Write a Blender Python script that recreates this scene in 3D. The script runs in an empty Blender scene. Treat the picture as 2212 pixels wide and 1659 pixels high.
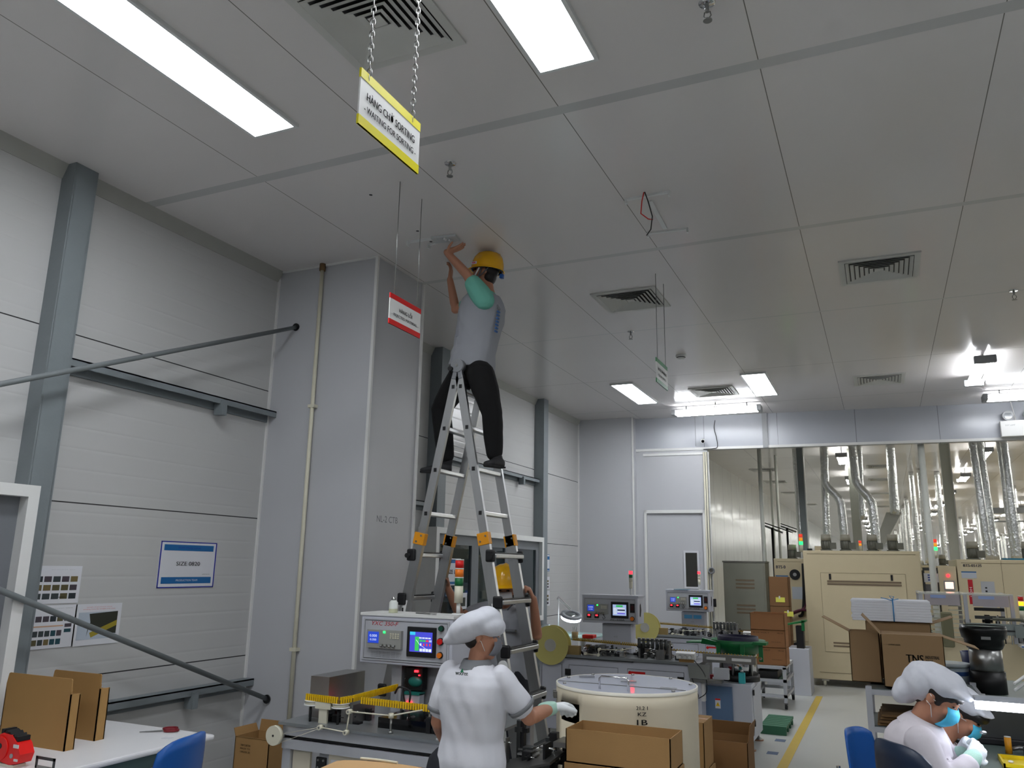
import bpy, bmesh, math, random
from mathutils import Vector, Matrix, Quaternion, noise
from math import pi, sin, cos, radians
scene = bpy.context.scene
COL = scene.collection
V = Vector

# ------------------------------------------------------------------ camera
EYE = V((0, 0, 1.68)); FPX = 1725.0; CX, CY = 1106.0, 829.5
C2W = Matrix(((0.910463, 0.076326, 0.406486), (0.413225, -0.209152, -0.886285), (0.017371, 0.9749, -0.221965)))
cam_data = bpy.data.cameras.new('camera'); cam = bpy.data.objects.new('camera', cam_data); COL.objects.link(cam)
cam.matrix_world = Matrix.Translation(EYE) @ C2W.to_4x4()
cam_data.sensor_width = 36.0; cam_data.lens = 36.0 * FPX / 2212.0
cam_data.clip_start = 0.05; cam_data.clip_end = 300
scene.camera = cam

def ray(px, py): return C2W @ V((px - CX, -(py - CY), -FPX))
def PZ(px, py, z): r = ray(px, py); return EYE + r * ((z - EYE.z) / r.z)
def PY(px, py, y): r = ray(px, py); return EYE + r * ((y - EYE.y) / r.y)
def PX(px, py, x): r = ray(px, py); return EYE + r * ((x - EYE.x) / r.x)
def PD(px, py, d): return EYE + ray(px, py) * (d / FPX)          # at a distance along the view axis
def PN(px, py, p0, n):
    r = ray(px, py); return EYE + r * ((V(p0) - EYE).dot(n) / r.dot(n))

# ------------------------------------------------------------------ world and exposure
world = bpy.data.worlds.new('world'); scene.world = world; world.use_nodes = True
world.node_tree.nodes['Background'].inputs[0].default_value = (0.8, 0.85, 0.9, 1)
world.node_tree.nodes['Background'].inputs[1].default_value = 0.12
scene.view_settings.view_transform = 'Standard'; scene.view_settings.look = 'None'
scene.view_settings.exposure = 0.42; scene.view_settings.gamma = 1.0
scene.view_settings.use_curve_mapping = False
cy = scene.cycles
cy.use_denoising = True; cy.max_bounces = 7; cy.diffuse_bounces = 4; cy.glossy_bounces = 3
cy.transmission_bounces = 5; cy.transparent_max_bounces = 6; cy.caustics_reflective = False; cy.caustics_refractive = False
cy.sample_clamp_indirect = 3.0; cy.use_adaptive_sampling = True; cy.adaptive_threshold = 0.03
PANEL_W, TUBE_W, HALL_W = 23.0, 30.0, 34.0       # strengths of the lamps' diffusers and tubes

# ------------------------------------------------------------------ materials
MATS = {}
def s2l(c):
    return tuple(((x / 255) / 12.92 if x <= 10 else (((x / 255) + .055) / 1.055) ** 2.4) for x in c)
def mat(name, rgb, rough=0.5, metal=0.0, var=0.06, scale=6.0, bump=0.0, bscale=60.0, emit=0.0, alpha=1.0, trans=0.0, ior=1.45, coat=0.0, spec=0.5, stretch=None):
    if name in MATS: return MATS[name]
    m = bpy.data.materials.new(name); m.use_nodes = True; nt = m.node_tree; N = nt.nodes; L = nt.links
    b = N['Principled BSDF']; col = (*s2l(rgb), 1)
    b.inputs['Roughness'].default_value = rough; b.inputs['Metallic'].default_value = metal
    b.inputs['IOR'].default_value = ior; b.inputs['Coat Weight'].default_value = coat
    b.inputs['Specular IOR Level'].default_value = spec
    b.inputs['Transmission Weight'].default_value = trans; b.inputs['Alpha'].default_value = alpha
    tc = N.new('ShaderNodeTexCoord'); mp = N.new('ShaderNodeMapping'); L.new(tc.outputs['Object'], mp.inputs['Vector'])
    if stretch: mp.inputs['Scale'].default_value = stretch
    nz = N.new('ShaderNodeTexNoise'); nz.inputs['Scale'].default_value = scale; nz.inputs['Detail'].default_value = 4
    L.new(mp.outputs[0], nz.inputs['Vector'])
    mx = N.new('ShaderNodeMix'); mx.data_type = 'RGBA'; L.new(nz.outputs['Fac'], mx.inputs['Factor'])
    mx.inputs['A'].default_value = tuple(max(0, x * (1 - var)) for x in col[:3]) + (1,)
    mx.inputs['B'].default_value = tuple(min(1, x * (1 + var)) for x in col[:3]) + (1,)
    L.new(mx.outputs['Result'], b.inputs['Base Color'])
    if bump:
        n2 = N.new('ShaderNodeTexNoise'); n2.inputs['Scale'].default_value = bscale; n2.inputs['Detail'].default_value = 3
        L.new(mp.outputs[0], n2.inputs['Vector'])
        bp = N.new('ShaderNodeBump'); bp.inputs['Strength'].default_value = bump; bp.inputs['Distance'].default_value = 0.01
        L.new(n2.outputs['Fac'], bp.inputs['Height']); L.new(bp.outputs[0], b.inputs['Normal'])
    if emit:
        b.inputs['Emission Color'].default_value = col; b.inputs['Emission Strength'].default_value = emit
    MATS[name] = m; return m

# ------------------------------------------------------------------ mesh builder
_glyph = {}
def text_mesh(s, bold=0.0, shear=0.0):
    k = (s, bold, shear)
    if k not in _glyph:
        c = bpy.data.curves.new('t', 'FONT'); c.body = s; c.size = 1.0; c.offset = bold; c.shear = shear; c.resolution_u = 3
        c.fill_mode = 'FRONT'
        o = bpy.data.objects.new('t', c); me = o.to_mesh()
        vs = [v.co.copy() for v in me.vertices]; fs = [tuple(p.vertices) for p in me.polygons]
        o.to_mesh_clear(); bpy.data.objects.remove(o); bpy.data.curves.remove(c)
        _glyph[k] = (vs, fs)
    return _glyph[k]

class B:
    """collects shapes in a thing's own axes"""
    def __init__(s): s.v = []; s.f = []; s.m = []; s.mats = []; s.sm = []
    def mi(s, m):
        if m not in s.mats: s.mats.append(m)
        return s.mats.index(m)
    def add(s, vs, fs, m, smooth=False):
        n = len(s.v); s.v += [tuple(v) for v in vs]; i = s.mi(m)
        for f in fs: s.f.append(tuple(n + k for k in f)); s.m.append(i); s.sm.append(smooth)
        return s
    def box(s, c, d, m, R=None, ch=0.0):
        x, y, z = d[0] / 2, d[1] / 2, d[2] / 2; c = V(c)
        if ch <= 0:
            vs = [V((a * x, b * y, e * z)) for a in (-1, 1) for b in (-1, 1) for e in (-1, 1)]
            fs = [(0, 1, 3, 2), (4, 6, 7, 5), (0, 4, 5, 1), (2, 3, 7, 6), (0, 2, 6, 4), (1, 5, 7, 3)]
        else:
            bm = bmesh.new(); bmesh.ops.create_cube(bm, size=1.0)
            for v in bm.verts: v.co = V((v.co.x * d[0], v.co.y * d[1], v.co.z * d[2]))
            bmesh.ops.bevel(bm, geom=list(bm.edges), offset=min(ch, 0.45 * min(d)), segments=2, affect='EDGES', profile=0.5)
            bm.verts.index_update(); vs = [v.co.copy() for v in bm.verts]; fs = [tuple(v.index for v in f.verts) for f in bm.faces]; bm.free()
        if R: vs = [R @ v for v in vs]
        return s.add([c + v for v in vs], fs, m)
    def bb(s, lo, hi, m, ch=0.0):
        lo, hi = V(lo), V(hi); return s.box((lo + hi) / 2, hi - lo, m, None, ch)
    def cyl(s, p0, p1, r, m, r1=None, n=16, cap=True, smooth=True):
        p0, p1 = V(p0), V(p1); r1 = r if r1 is None else r1; ax = (p1 - p0).normalized()
        u = ax.orthogonal().normalized(); w = ax.cross(u)
        vs = [p0 + (u * cos(2 * pi * k / n) + w * sin(2 * pi * k / n)) * r for k in range(n)] + [p1 + (u * cos(2 * pi * k / n) + w * sin(2 * pi * k / n)) * r1 for k in range(n)]
        s.add(vs, [(k, (k + 1) % n, n + (k + 1) % n, n + k) for k in range(n)], m, smooth)
        if cap: s.add(vs[:n], [tuple(range(n - 1, -1, -1))], m); s.add(vs[n:], [tuple(range(n))], m)
        return s
    def tube(s, pts, r, m, n=8, closed=False, smooth=True):
        pts = [V(p) for p in pts]; N = len(pts); rs = r if isinstance(r, (list, tuple)) else [r] * N
        vs = []; u = None
        for i, p in enumerate(pts):
            a = pts[(i - 1) % N] if (closed or i > 0) else p; b = pts[(i + 1) % N] if (closed or i < N - 1) else p
            t = (b - a).normalized()
            if u is None: u = t.orthogonal().normalized()
            u = (u - t * u.dot(t)); u = u.normalized() if u.length > 1e-6 else t.orthogonal().normalized(); w = t.cross(u)
            vs += [p + (u * cos(2 * pi * k / n) + w * sin(2 * pi * k / n)) * rs[i] for k in range(n)]
        fs = []
        for i in range(N if closed else N - 1):
            j = (i + 1) % N
            fs += [(i * n + k, i * n + (k + 1) % n, j * n + (k + 1) % n, j * n + k) for k in range(n)]
        s.add(vs, fs, m, smooth)
        if not closed: s.add(vs[:n], [tuple(range(n - 1, -1, -1))], m); s.add(vs[-n:], [tuple(range(n))], m)
        return s
    def lathe(s, c, prof, m, n=32, axis=(0, 0, 1), smooth=True, a0=0, a1=2 * pi):
        c = V(c); ax = V(axis).normalized(); u = V((1, 0, 0)) if abs(ax.z) > .99 else ax.orthogonal().normalized(); w = ax.cross(u)
        full = abs(a1 - a0 - 2 * pi) < 1e-6; K = n if full else n + 1; vs = []
        for r, z in prof: vs += [c + ax * z + (u * cos(a0 + (a1 - a0) * k / n) + w * sin(a0 + (a1 - a0) * k / n)) * r for k in range(K)]
        fs = []
        for i in range(len(prof) - 1):
            for k in range(n): k2 = (k + 1) % K; fs.append((i * K + k, i * K + k2, (i + 1) * K + k2, (i + 1) * K + k))
        return s.add(vs, fs, m, smooth)
    def ball(s, c, r, m, n=14, R=None):
        r = V((r, r, r)) if not hasattr(r, '__len__') else V(r); c = V(c); vs = []; h = n // 2
        for i in range(h + 1):
            a = pi * i / h
            for k in range(n):
                q = V((r.x * sin(a) * cos(2 * pi * k / n), r.y * sin(a) * sin(2 * pi * k / n), r.z * cos(a))); vs.append(c + (R @ q if R else q))
        return s.add(vs, [(i * n + k, i * n + (k + 1) % n, (i + 1) * n + (k + 1) % n, (i + 1) * n + k) for i in range(h) for k in range(n)], m, True)
    def prism(s, poly, d, m, smooth=False):
        """planar outline pushed along the vector d"""
        poly = [V(p) for p in poly]; d = V(d); n = len(poly); vs = poly + [p + d for p in poly]
        s.add(vs, [tuple(range(n - 1, -1, -1)), tuple(range(n, 2 * n))], m)
        return s.add(vs, [(k, (k + 1) % n, n + (k + 1) % n, n + k) for k in range(n)], m, smooth)
    def quad(s, a, b, c, d, m): return s.add([a, b, c, d], [(0, 1, 2, 3)], m)
    def slab(s, a, b, c, d, t, m):
        """a sheet with corners a b c d and thickness t"""
        a, b, c, d = V(a), V(b), V(c), V(d); n = (b - a).cross(d - a).normalized() * t
        return s.prism([a, b, c, d], n, m)
    def text(s, st, c, u, w, h, m, bold=0.0, shear=0.0, up=None, width=None):
        """writing centred on c, running along u, letters h high, fitted to width w"""
        vs, fs = text_mesh(st, 0.0, shear); u = V(u).normalized(); up = V(up or (0, 0, 1)).normalized()
        x0, x1 = min(v.x for v in vs), max(v.x for v in vs); y0, y1 = min(v.y for v in vs), max(v.y for v in vs)
        sx = w / (x1 - x0); sy = h / (y1 - y0); c = V(c)
        if bold:
            for k in (-1, 1): s.text(st, c + u * k * bold * h * 3, u, w, h, m, 0.0, shear, up)
        return s.add([c + u * ((v.x - (x0 + x1) / 2) * sx) + up * ((v.y - (y0 + y1) / 2) * sy) for v in vs], fs, m)
    def mesh(s, name):
        me = bpy.data.meshes.new(name); me.from_pydata(s.v, [], s.f)
        for m in s.mats: me.materials.append(m)
        me.polygons.foreach_set('material_index', s.m); me.polygons.foreach_set('use_smooth', s.sm)
        me.validate(); me.update()
        if any(s.sm):
            bm = bmesh.new(); bm.from_mesh(me); bmesh.ops.remove_doubles(bm, verts=list(bm.verts), dist=1e-6)
            bmesh.ops.recalc_face_normals(bm, faces=list(bm.faces)); bm.to_mesh(me); bm.free()
        else:
            bm = bmesh.new(); bm.from_mesh(me); bmesh.ops.recalc_face_normals(bm, faces=list(bm.faces)); bm.to_mesh(me); bm.free()
        return me

def put(o, parent=None, label=None, cat=None, group=None, kind=None):
    COL.objects.link(o)
    if parent is not None: o.parent = parent
    if label: o['label'] = label
    if cat: o['category'] = cat
    if group: o['group'] = group
    if kind: o['kind'] = kind
    return o
def thing(name, label, cat, loc=(0, 0, 0), rz=0.0, group=None):
    o = bpy.data.objects.new(name, None); o.location = loc; o.rotation_euler = (0, 0, rz); o.empty_display_size = 0.1
    return put(o, None, label, cat, group)
def part(name, b, parent, label=None, kind=None):
    return put(bpy.data.objects.new(name, b.mesh(name)), parent, label, None, None, kind)
def single(name, b, label, cat, loc=(0, 0, 0), rz=0.0, group=None, kind=None):
    o = bpy.data.objects.new(name, b.mesh(name)); o.location = loc; o.rotation_euler = (0, 0, rz)
    return put(o, None, label, cat, group, kind)
def struct(name, b, parent=None):
    return put(bpy.data.objects.new(name, b.mesh(name)), parent, kind='structure' if parent is None else None)
def dup(o, loc=None, rz=None, label=None, group=None, scale=None, parent=None):
    c = o.copy(); COL.objects.link(c)
    if parent is not None: c.parent = parent
    if loc is not None: c.location = loc
    if rz is not None: c.rotation_euler = (0, 0, rz)
    if scale is not None: c.scale = scale
    if label: c['label'] = label
    if group: c['group'] = group
    for ch in list(o.children): dup(ch, parent=c)
    return c

# ------------------------------------------------------------------ palette
WHT = mat('white_paint', (222, 222, 220), .45); PANEL = mat('white_panel', (196, 197, 199), .3, var=.03, scale=1.5)
ALU = mat('aluminium', (190, 191, 192), .32, 1.0, var=.08, scale=30, stretch=(1, 1, .1)); ALUP = mat('aluminium_profile', (190, 192, 198), .4, .35, var=.05)
STEEL = mat('steel', (150, 150, 148), .3, .9, var=.1, scale=12); DSTEEL = mat('dark_steel', (78, 80, 80), .4, .8, var=.15, scale=12)
BLK = mat('black_plastic', (22, 22, 24), .45); RUB = mat('rubber', (30, 30, 31), .8); GLOSSB = mat('black_gloss', (10, 10, 12), .12)
GRYP = mat('grey_paint', (150, 152, 154), .45, var=.04); MGRY = mat('machine_grey', (176, 178, 184), .4, var=.03)
DGRYP = mat('dark_grey_paint', (122, 129, 133), .45, var=.08, bump=.1, bscale=40)
CREAM = mat('cream_paint', (205, 191, 158), .42, var=.03); CREAMD = mat('cream_seam', (120, 108, 82), .6)
CARD = mat('cardboard', (160, 124, 78), .85, var=.07, scale=9, bump=.05, bscale=200); CARDI = mat('cardboard_inside', (148, 116, 72), .88, var=.05)
CARDD = mat('cardboard_edge', (104, 78, 46), .9); INK = mat('black_ink', (24, 22, 22), .6); FADED = mat('faded_ink', (90, 74, 52), .8)
RED = mat('red_plastic', (205, 22, 20), .35); GRN = mat('green_plastic', (16, 104, 54), .4); ORG = mat('orange_plastic', (232, 120, 20), .4)
YEL = mat('yellow_plastic', (232, 190, 20), .35); BLU = mat('blue_plastic', (14, 82, 158), .38, var=.05); NAVY = mat('navy_plastic', (22, 38, 62), .4)
PAPER = mat('paper', (214, 215, 220), .7, var=.02); CREAMP = mat('cream_card', (206, 198, 180), .7)
IVORY = mat('ivory_plastic', (214, 210, 190), .4)
LED_R = mat('red_light', (255, 30, 40), .4, emit=5.0); LED_G = mat('green_light', (30, 255, 90), .4, emit=3.0); LED_O = mat('orange_light', (255, 130, 20), .4, emit=3.0)
CHROME = mat('chrome', (210, 210, 210), .12, 1.0)
# ------------------------------------------------------------------ the room
def panelmat(name, rgb, rough, seams=(), ribs=None, line=(70, 70, 70), var=.03, bands=(), wav=.0, spec=.5):
    m = mat(name, rgb, rough, var=var, scale=.8, spec=spec); nt = m.node_tree; N = nt.nodes; L = nt.links; b = N['Principled BSDF']
    tc = N.new('ShaderNodeTexCoord'); sp = N.new('ShaderNodeSeparateXYZ'); L.new(tc.outputs['Object'], sp.inputs[0])
    def M(op, a, bb=None, c=None):
        n = N.new('ShaderNodeMath'); n.operation = op
        for i, q in enumerate((a, bb, c)):
            if q is None: continue
            if isinstance(q, (int, float)): n.inputs[i].default_value = q
            else: L.new(q, n.inputs[i])
        return n.outputs[0]
    def dist(ax, off, per):
        t = M('SUBTRACT', sp.outputs[ax], off - per / 2); return M('ABSOLUTE', M('SUBTRACT', M('FLOORED_MODULO', t, per), per / 2))
    mask = None
    for ax, off, per, w in seams:
        k = M('LESS_THAN', dist(ax, off, per), w); mask = k if mask is None else M('MAXIMUM', mask, k)
    src = b.inputs['Base Color'].links[0].from_socket
    if mask is not None:
        mx = N.new('ShaderNodeMix'); mx.data_type = 'RGBA'; L.new(mask, mx.inputs['Factor']); L.new(src, mx.inputs['A']); mx.inputs['B'].default_value = (*s2l(line), 1); src = mx.outputs['Result']
    for ax, pos, w, col in bands:
        k = M('LESS_THAN', M('ABSOLUTE', M('SUBTRACT', sp.outputs[ax], pos)), w)
        mx = N.new('ShaderNodeMix'); mx.data_type = 'RGBA'; L.new(k, mx.inputs['Factor']); L.new(src, mx.inputs['A']); mx.inputs['B'].default_value = (*s2l(col), 1); src = mx.outputs['Result']
    L.new(src, b.inputs['Base Color'])
    h = None
    if ribs:
        ax, per, st = ribs; d = dist(ax, 0.0, per); h = M('MULTIPLY', M('SMOOTH_MIN', d, .012, .01), st)
    if wav:
        nz = N.new('ShaderNodeTexNoise'); nz.inputs['Scale'].default_value = 1.3; nz.inputs['Detail'].default_value = 1
        L.new(tc.outputs['Object'], nz.inputs['Vector']); q = M('MULTIPLY', nz.outputs['Fac'], wav); h = q if h is None else M('ADD', h, q)
    if h is not None:
        bp = N.new('ShaderNodeBump'); bp.inputs['Strength'].default_value = 1; bp.inputs['Distance'].default_value = 1; L.new(h, bp.inputs['Height']); L.new(bp.outputs[0], b.inputs['Normal'])
    return m

CEIL = 4.11
M_CEIL = panelmat('ceiling_panels', (220, 216, 215), .17, [(0, -2.46, 1.045, .0025), (1, 3.66, 2.105, .003)], bands=[(1, 3.66, .04, (190, 190, 190)), (1, 5.77, .03, (200, 200, 199)), (1, 7.865, .012, (204, 204, 204))], line=(118, 115, 110), wav=.004, spec=.6)
M_WALLL = panelmat('wall_panels', (189, 189, 188), .24, [(2, .97, 1.045, .004)], ribs=(2, .1306, .10), line=(60, 60, 60), wav=.01)
M_WALLP = panelmat('wall_sheet', (186, 187, 191), .33, wav=.006)
M_HALLW = panelmat('hall_wall_panels', (206, 208, 206), .16, [(1, 14.0, 1.15, .006)], line=(120, 120, 120), wav=.012)
M_BULK = panelmat('bulkhead_panels', (176, 179, 186), .26, [(0, -1.36, 1.13, .004)], line=(120, 122, 126), wav=.006)
M_FLOOR = panelmat('epoxy_floor', (192, 193, 189), .32, wav=.003, var=.05)

b = B(); b.bb((-4.7, -5, -.1), (30, 80, 0), M_FLOOR); struct('floor', b)
b = B(); b.bb((-4.7, -5, CEIL), (30, 80, CEIL + .1), M_CEIL); struct('ceiling', b)
b = B(); b.bb((-4.7, -5, 0), (-4.55, 13.2, CEIL), M_WALLL); struct('wall_left', b)
b = B(); b.bb((-4.7, -5.1, 0), (30, -5, CEIL), PANEL); struct('wall_back', b)
b = B(); b.bb((9.0, -5, 0), (9.1, 13.7, CEIL), PANEL); struct('wall_right', b)
b = B(); b.prism([(-4.7, 80, 0), (30, 80, 0), (30, 80, CEIL), (-4.7, 80, CEIL)], (0, .1, 0), PANEL); struct('wall_far', b)
b = B(); b.bb((29.9, 13.7, 0), (30, 80, CEIL), PANEL); struct('wall_far_right', b)
# boxed steel columns clad in sheet
b = B(); b.bb((-4.56, 5.08, 0), (-3.55, 5.80, CEIL), M_WALLP)
struct('wall_duct_casing', b)
b = B()
for x, y in ((-4.545, 5.075), (-3.545, 5.075), (-3.545, 5.80)): b.bb((x - .012, y - .012, 0), (x + .012, y + .012, CEIL), WHT)
b.bb((-4.56, 5.06, CEIL - .012), (-3.54, 5.085, CEIL), WHT)
struct('trim_1', b)
b = B(); b.bb((-4.6, 12.65, 0), (-3.60, 13.0, CEIL), M_WALLP); b.bb((-3.615, 12.64, 0), (-3.59, 12.66, CEIL), WHT); b.bb((-4.56, 12.63, 0), (-4.53, 12.66, CEIL), WHT)
struct('wall_corner_casing', b)
# far wall: angled bulkhead over the opening, with the door bay at its left
AN = radians(4.58); WC, WS = cos(AN), sin(AN)
def W(u, d=0.0, z=0.0): return V((-3.60 + u * WC - d * WS, 12.83 + u * WS + d * WC, z))     # u along the far wall, d behind its face
def wbox(b, u0, u1, d0, d1, z0, z1, m): b.prism([W(u0, d0, z0), W(u1, d0, z0), W(u1, d1, z0), W(u0, d1, z0)], (0, 0, z1 - z0), m)
b = B(); wbox(b, 0, 13, 0, .12, 3.56, CEIL, M_BULK); struct('wall_far_bulkhead', b)
b = B(); wbox(b, 0, 13, -.012, 0, 3.56, 3.60, WHT); wbox(b, 2.02, 2.10, -.03, 0, 3.56, CEIL, GRYP); struct('trim_2', b)
b = B(); wbox(b, 0.0, .16, 0, .12, 0, 3.56, M_WALLP); wbox(b, .16, 1.05, 0, .12, 2.56, 3.56, M_WALLP); wbox(b, 1.05, 1.16, 0, .12, 0, 3.56, M_WALLP); struct('wall_door_bay', b)
dr = B(); wbox(dr, .16, 1.05, .02, .07, 0, 2.55, M_WALLP); door = struct('door_1', dr)
d2 = B()
for u0, u1, z0, z1 in ((.12, .16, 0, 2.6), (1.05, 1.09, 0, 2.6), (.12, 1.09, 2.55, 2.6)): wbox(d2, u0, u1, -.02, .02, z0, z1, WHT)
wbox(d2, .12, 1.09, -.015, 0, 3.48, 3.52, WHT); part('door_frame', d2, door)
d2 = B(); wbox(d2, .73, .97, .0, .02, 1.38, 1.96, PAPER); wbox(d2, .76, .94, -.004, 0.0, 1.41, 1.93, mat('door_pane_glass', (54, 54, 50), .08)); part('door_window', d2, door)
d2 = B(); d2.ball(W(.96, -.05, 1.13), .035, CHROME); d2.cyl(W(.96, -.05, 1.13), W(.96, .02, 1.13), .014, CHROME); part('door_knob', d2, door)
# hall beyond
b = B(); b.prism([(-3.45, 13.05, 0), (-3.60, 13.05, 0), (-3.15, 80, 0), (-2.95, 80, 0)][::-1], (0, 0, CEIL), M_HALLW); struct('wall_hall', b)
# ceiling/wall coving
b = B()
for y0, y1 in ((-5, 5.07), (5.8, 12.64)):
    b.prism([(-4.55, y0, CEIL), (-4.50, y0, CEIL), (-4.545, y0, CEIL - .09), (-4.55, y0, CEIL - .09)], (0, y1 - y0, 0), mat('coving', (166, 166, 160), .6))
struct('trim_3', b)
# steel columns and girts on the left wall
def icol(name, y0, y1, x1=-4.40):
    b = B(); b.bb((-4.55, y0, 0), (x1, y0 + .012, CEIL), DGRYP); b.bb((-4.55, y1 - .012, 0), (x1, y1, CEIL), DGRYP); b.bb((-4.55, y0 + .01, 0), (x1 - .0, y1 - .01, CEIL), DGRYP); return struct(name, b)
icol('trim_4', 3.03, 3.19, -4.43); icol('trim_5', 7.68, 7.86); icol('trim_6', 10.75, 10.92)
def girt(name, y0, y1, z):
    b = B(); b.bb((-4.55, y0, z + .035), (-4.46, y1, z + .045), DGRYP); b.bb((-4.55, y0, z - .045), (-4.535, y1, z + .04), DGRYP); b.bb((-4.47, y0, z - .005), (-4.46, y1, z + .045), DGRYP)
    b.bb((-4.52, y1 - .62, z - .09), (-4.44, y1 - .57, z + .02), DGRYP); return struct(name, b)
girt('trim_7', 3.19, 5.08, 2.84); girt('trim_8', 3.19, 5.08, .76); girt('trim_9', 5.8, 7.68, 2.3); girt('trim_10', 7.86, 10.75, 2.87)
# tie rods
RODM = mat('rod_paint', (112, 118, 120), .5)
for (a, c, lab) in (((0, 830), (640, 707), 'grey steel tie rod running up to the clad column, upper one'), ((0, 1275), (577, 1510), 'grey steel tie rod slanting down past the pinned papers')):
    p1 = PY(*c, 5.075); q = PX(*a, -4.30) ; q = PN(*a, (-4.30, 0, 0), (1, 0, 0)); d = (p1 - q); q = q - d * .8
    r = B(); r.cyl(q, p1, .017, RODM, n=12); t = single('tie_rod', r, lab, 'tie rod')
    e = B(); e.cyl(p1 + V((0, -.012, 0)), p1 + V((0, .0, 0)), .032, BLK, n=20); part('grommet', e, t)
# pipe up the clad column
b = B(); pa, pb = PY(697, 575, 5.05), PY(641, 1492, 5.05); b.cyl((pa.x, 5.05, .0), (pa.x + .0, 5.05, CEIL), .016, IVORY)
t = single('conduit_pipe', b, 'thin cream pipe running up the clad column from floor to ceiling', 'pipe')
for z in (1.04, 2.9):
    e = B(); e.bb((pa.x - .03, 5.03, z - .012), (pa.x + .03, 5.08, z + .012), IVORY); part('pipe_clip', e, t)
e = B(); e.cyl((pa.x, 5.05, CEIL - .06), (pa.x, 5.05, CEIL), .025, mat('brown_cap', (110, 84, 52), .6)); part('pipe_cap', e, t)
# writing on the side of the clad column
b = B(); b.text('NL-2 CTB', (-3.5495, 5.42, 2.02), (0, 1, 0), .30, .05, mat('pencil', (120, 122, 126), .8)); single('wall_marking', b, 'faint handwritten mark on the bright side of the clad column', 'marking')

# windows in the left wall
GLS = mat('window_glass', (40, 50, 52), .04, var=.05, spec=.9); GREYF = mat('grey_window_frame', (112, 115, 120), .4)
def wallwin(n, y0, y1, z0, z1, leaves, xf=-4.32, dark=GLS):
    fr = B(); w = .065
    for a in ((y0, y1, z1 - w, z1), (y0, y1, z0, z0 + w), (y0, y0 + w, z0 + w, z1 - w), (y1 - w, y1, z0 + w, z1 - w)): fr.bb((-4.55, a[0], a[2]), (xf, a[1], a[3]), WHT)
    o = struct('window_%d' % n, fr); ys = [y0 + w + (y1 - y0 - 2 * w) * k / leaves for k in range(leaves + 1)]
    for k in range(leaves):
        f = B(); x = xf - .05 - .02 * (k % 2); a, c = ys[k], ys[k + 1]; q = .11
        for e in ((a, c, z1 - w - q, z1 - w), (a, c, z0 + w, z0 + w + q), (a, a + q, z0 + w + q, z1 - w - q), (c - q, c, z0 + w + q, z1 - w - q)): f.bb((x - .05, e[0], e[2]), (x, e[1], e[3]), GREYF)
        s = part('window_sash', f, o); g = B(); g.bb((x - .03, a + q, z0 + w + q), (x - .02, c - q, z1 - w - q), dark); part('window_pane', g, s)
    return o
wallwin(1, 1.2, 3.035, .55, 2.075, 2, dark=mat('dark_green_glass', (26, 34, 32), .1))
wallwin(2, 7.56, 10.60, .96, 2.075, 3)
# ------------------------------------------------------------------ ceiling fixtures
EM_P = mat('panel_diffuser', (246, 250, 255), .5, emit=PANEL_W, var=0); EM_T = mat('tube_glow', (248, 251, 255), .5, emit=TUBE_W, var=0); EM_H = mat('hall_tube_glow', (250, 251, 246), .5, emit=HALL_W, var=0)
FIXW = mat('fixture_white', (214, 216, 216), .4)
def led_panel(x, y0, y1, w=.28):
    t = thing('ceiling_light', 'x', 'ceiling light', (x, (y0 + y1) / 2, CEIL)); L = (y1 - y0) / 2; h = w / 2
    f = B()
    for a in ((-h - .02, -L - .02, h + .02, -L), (-h - .02, L, h + .02, L + .02), (-h - .02, -L, -h, L), (h, -L, h + .02, L)): f.bb((a[0], a[1], -.022), (a[2], a[3], 0), FIXW)
    part('frame', f, t); d = B(); d.bb((-h, -L, -.018), (h, L, -.006), EM_P); part('diffuser', d, t); return t
lp = led_panel(-3.0, 1.85, 3.20); lp['label'] = 'long bright ceiling panel beside the yellow hanging sign, nearer the tie rods'
def lpd(x, y, lab): dup(lp, (x, y, CEIL), label=lab)
lpd(-1.235, 2.60, 'bright ceiling panel cut by the top edge beside the square vent')
lpd(-3.04, 10.85, 'lit ceiling panel next to the green hanging sign, beside the tied sprinkler')
lpd(-1.32, 10.85, 'lit ceiling panel over the far machines, right of the green hanging sign')
lpd(-3.0, -1.6, 'unseen added ceiling panel behind the photographer near the left wall'); lpd(-1.2, -1.6, 'unseen added ceiling panel behind the photographer mid room')  # from here on out of view, added for the light they give
lpd(1.6, -1.0, 'unseen added ceiling panel behind the photographer towards the right wall'); lpd(2.7, 2.4, 'unseen added ceiling panel over the sorting benches'); lpd(5.6, 2.4, 'unseen added ceiling panel near the right wall')
lpd(2.9, 6.6, 'unseen added ceiling panel over the right side aisle'); lpd(5.6, 7.6, 'unseen added ceiling panel near the right wall, further in')

def twin_tube(emit, label, loc, rz, group=None):
    """a weatherproof body with two tubes under it, tubes run along local y"""
    t = thing('tube_light', label, 'tube light', loc, rz, group)
    bd = B(); bd.bb((-.05, -.61, -.05), (.05, .61, 0), FIXW); bd.bb((-.11, -.66, -.085), (.11, -.60, -.0), GRYP, ch=.01); bd.bb((-.11, .60, -.085), (.11, .66, -.0), GRYP, ch=.01)
    part('housing', bd, t)
    for q in (-.45, .45): hg = B(); hg.cyl((0, q, -.005), (0, q, CEIL - loc[2]), .008, GRYP, n=6); part('hanger', hg, t)
    for s in (-1, 1):
        q = B(); q.cyl((s * .075, -.60, -.065), (s * .075, .60, -.065), .016, emit, n=10); part('tube', q, t)
    return t
twin_tube(EM_T, 'twin tube light above the door bay, the one with a hanging cable', (-2.12, 12.02, CEIL - .06), pi / 2)
twin_tube(EM_T, 'twin tube light pointing away from the photographer at the right', (1.20, 10.6, CEIL - .06), 0)
twin_tube(EM_T, 'twin tube light across the right edge above the emergency lamp', (2.05, 12.3, CEIL - .06), pi / 2)
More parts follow.
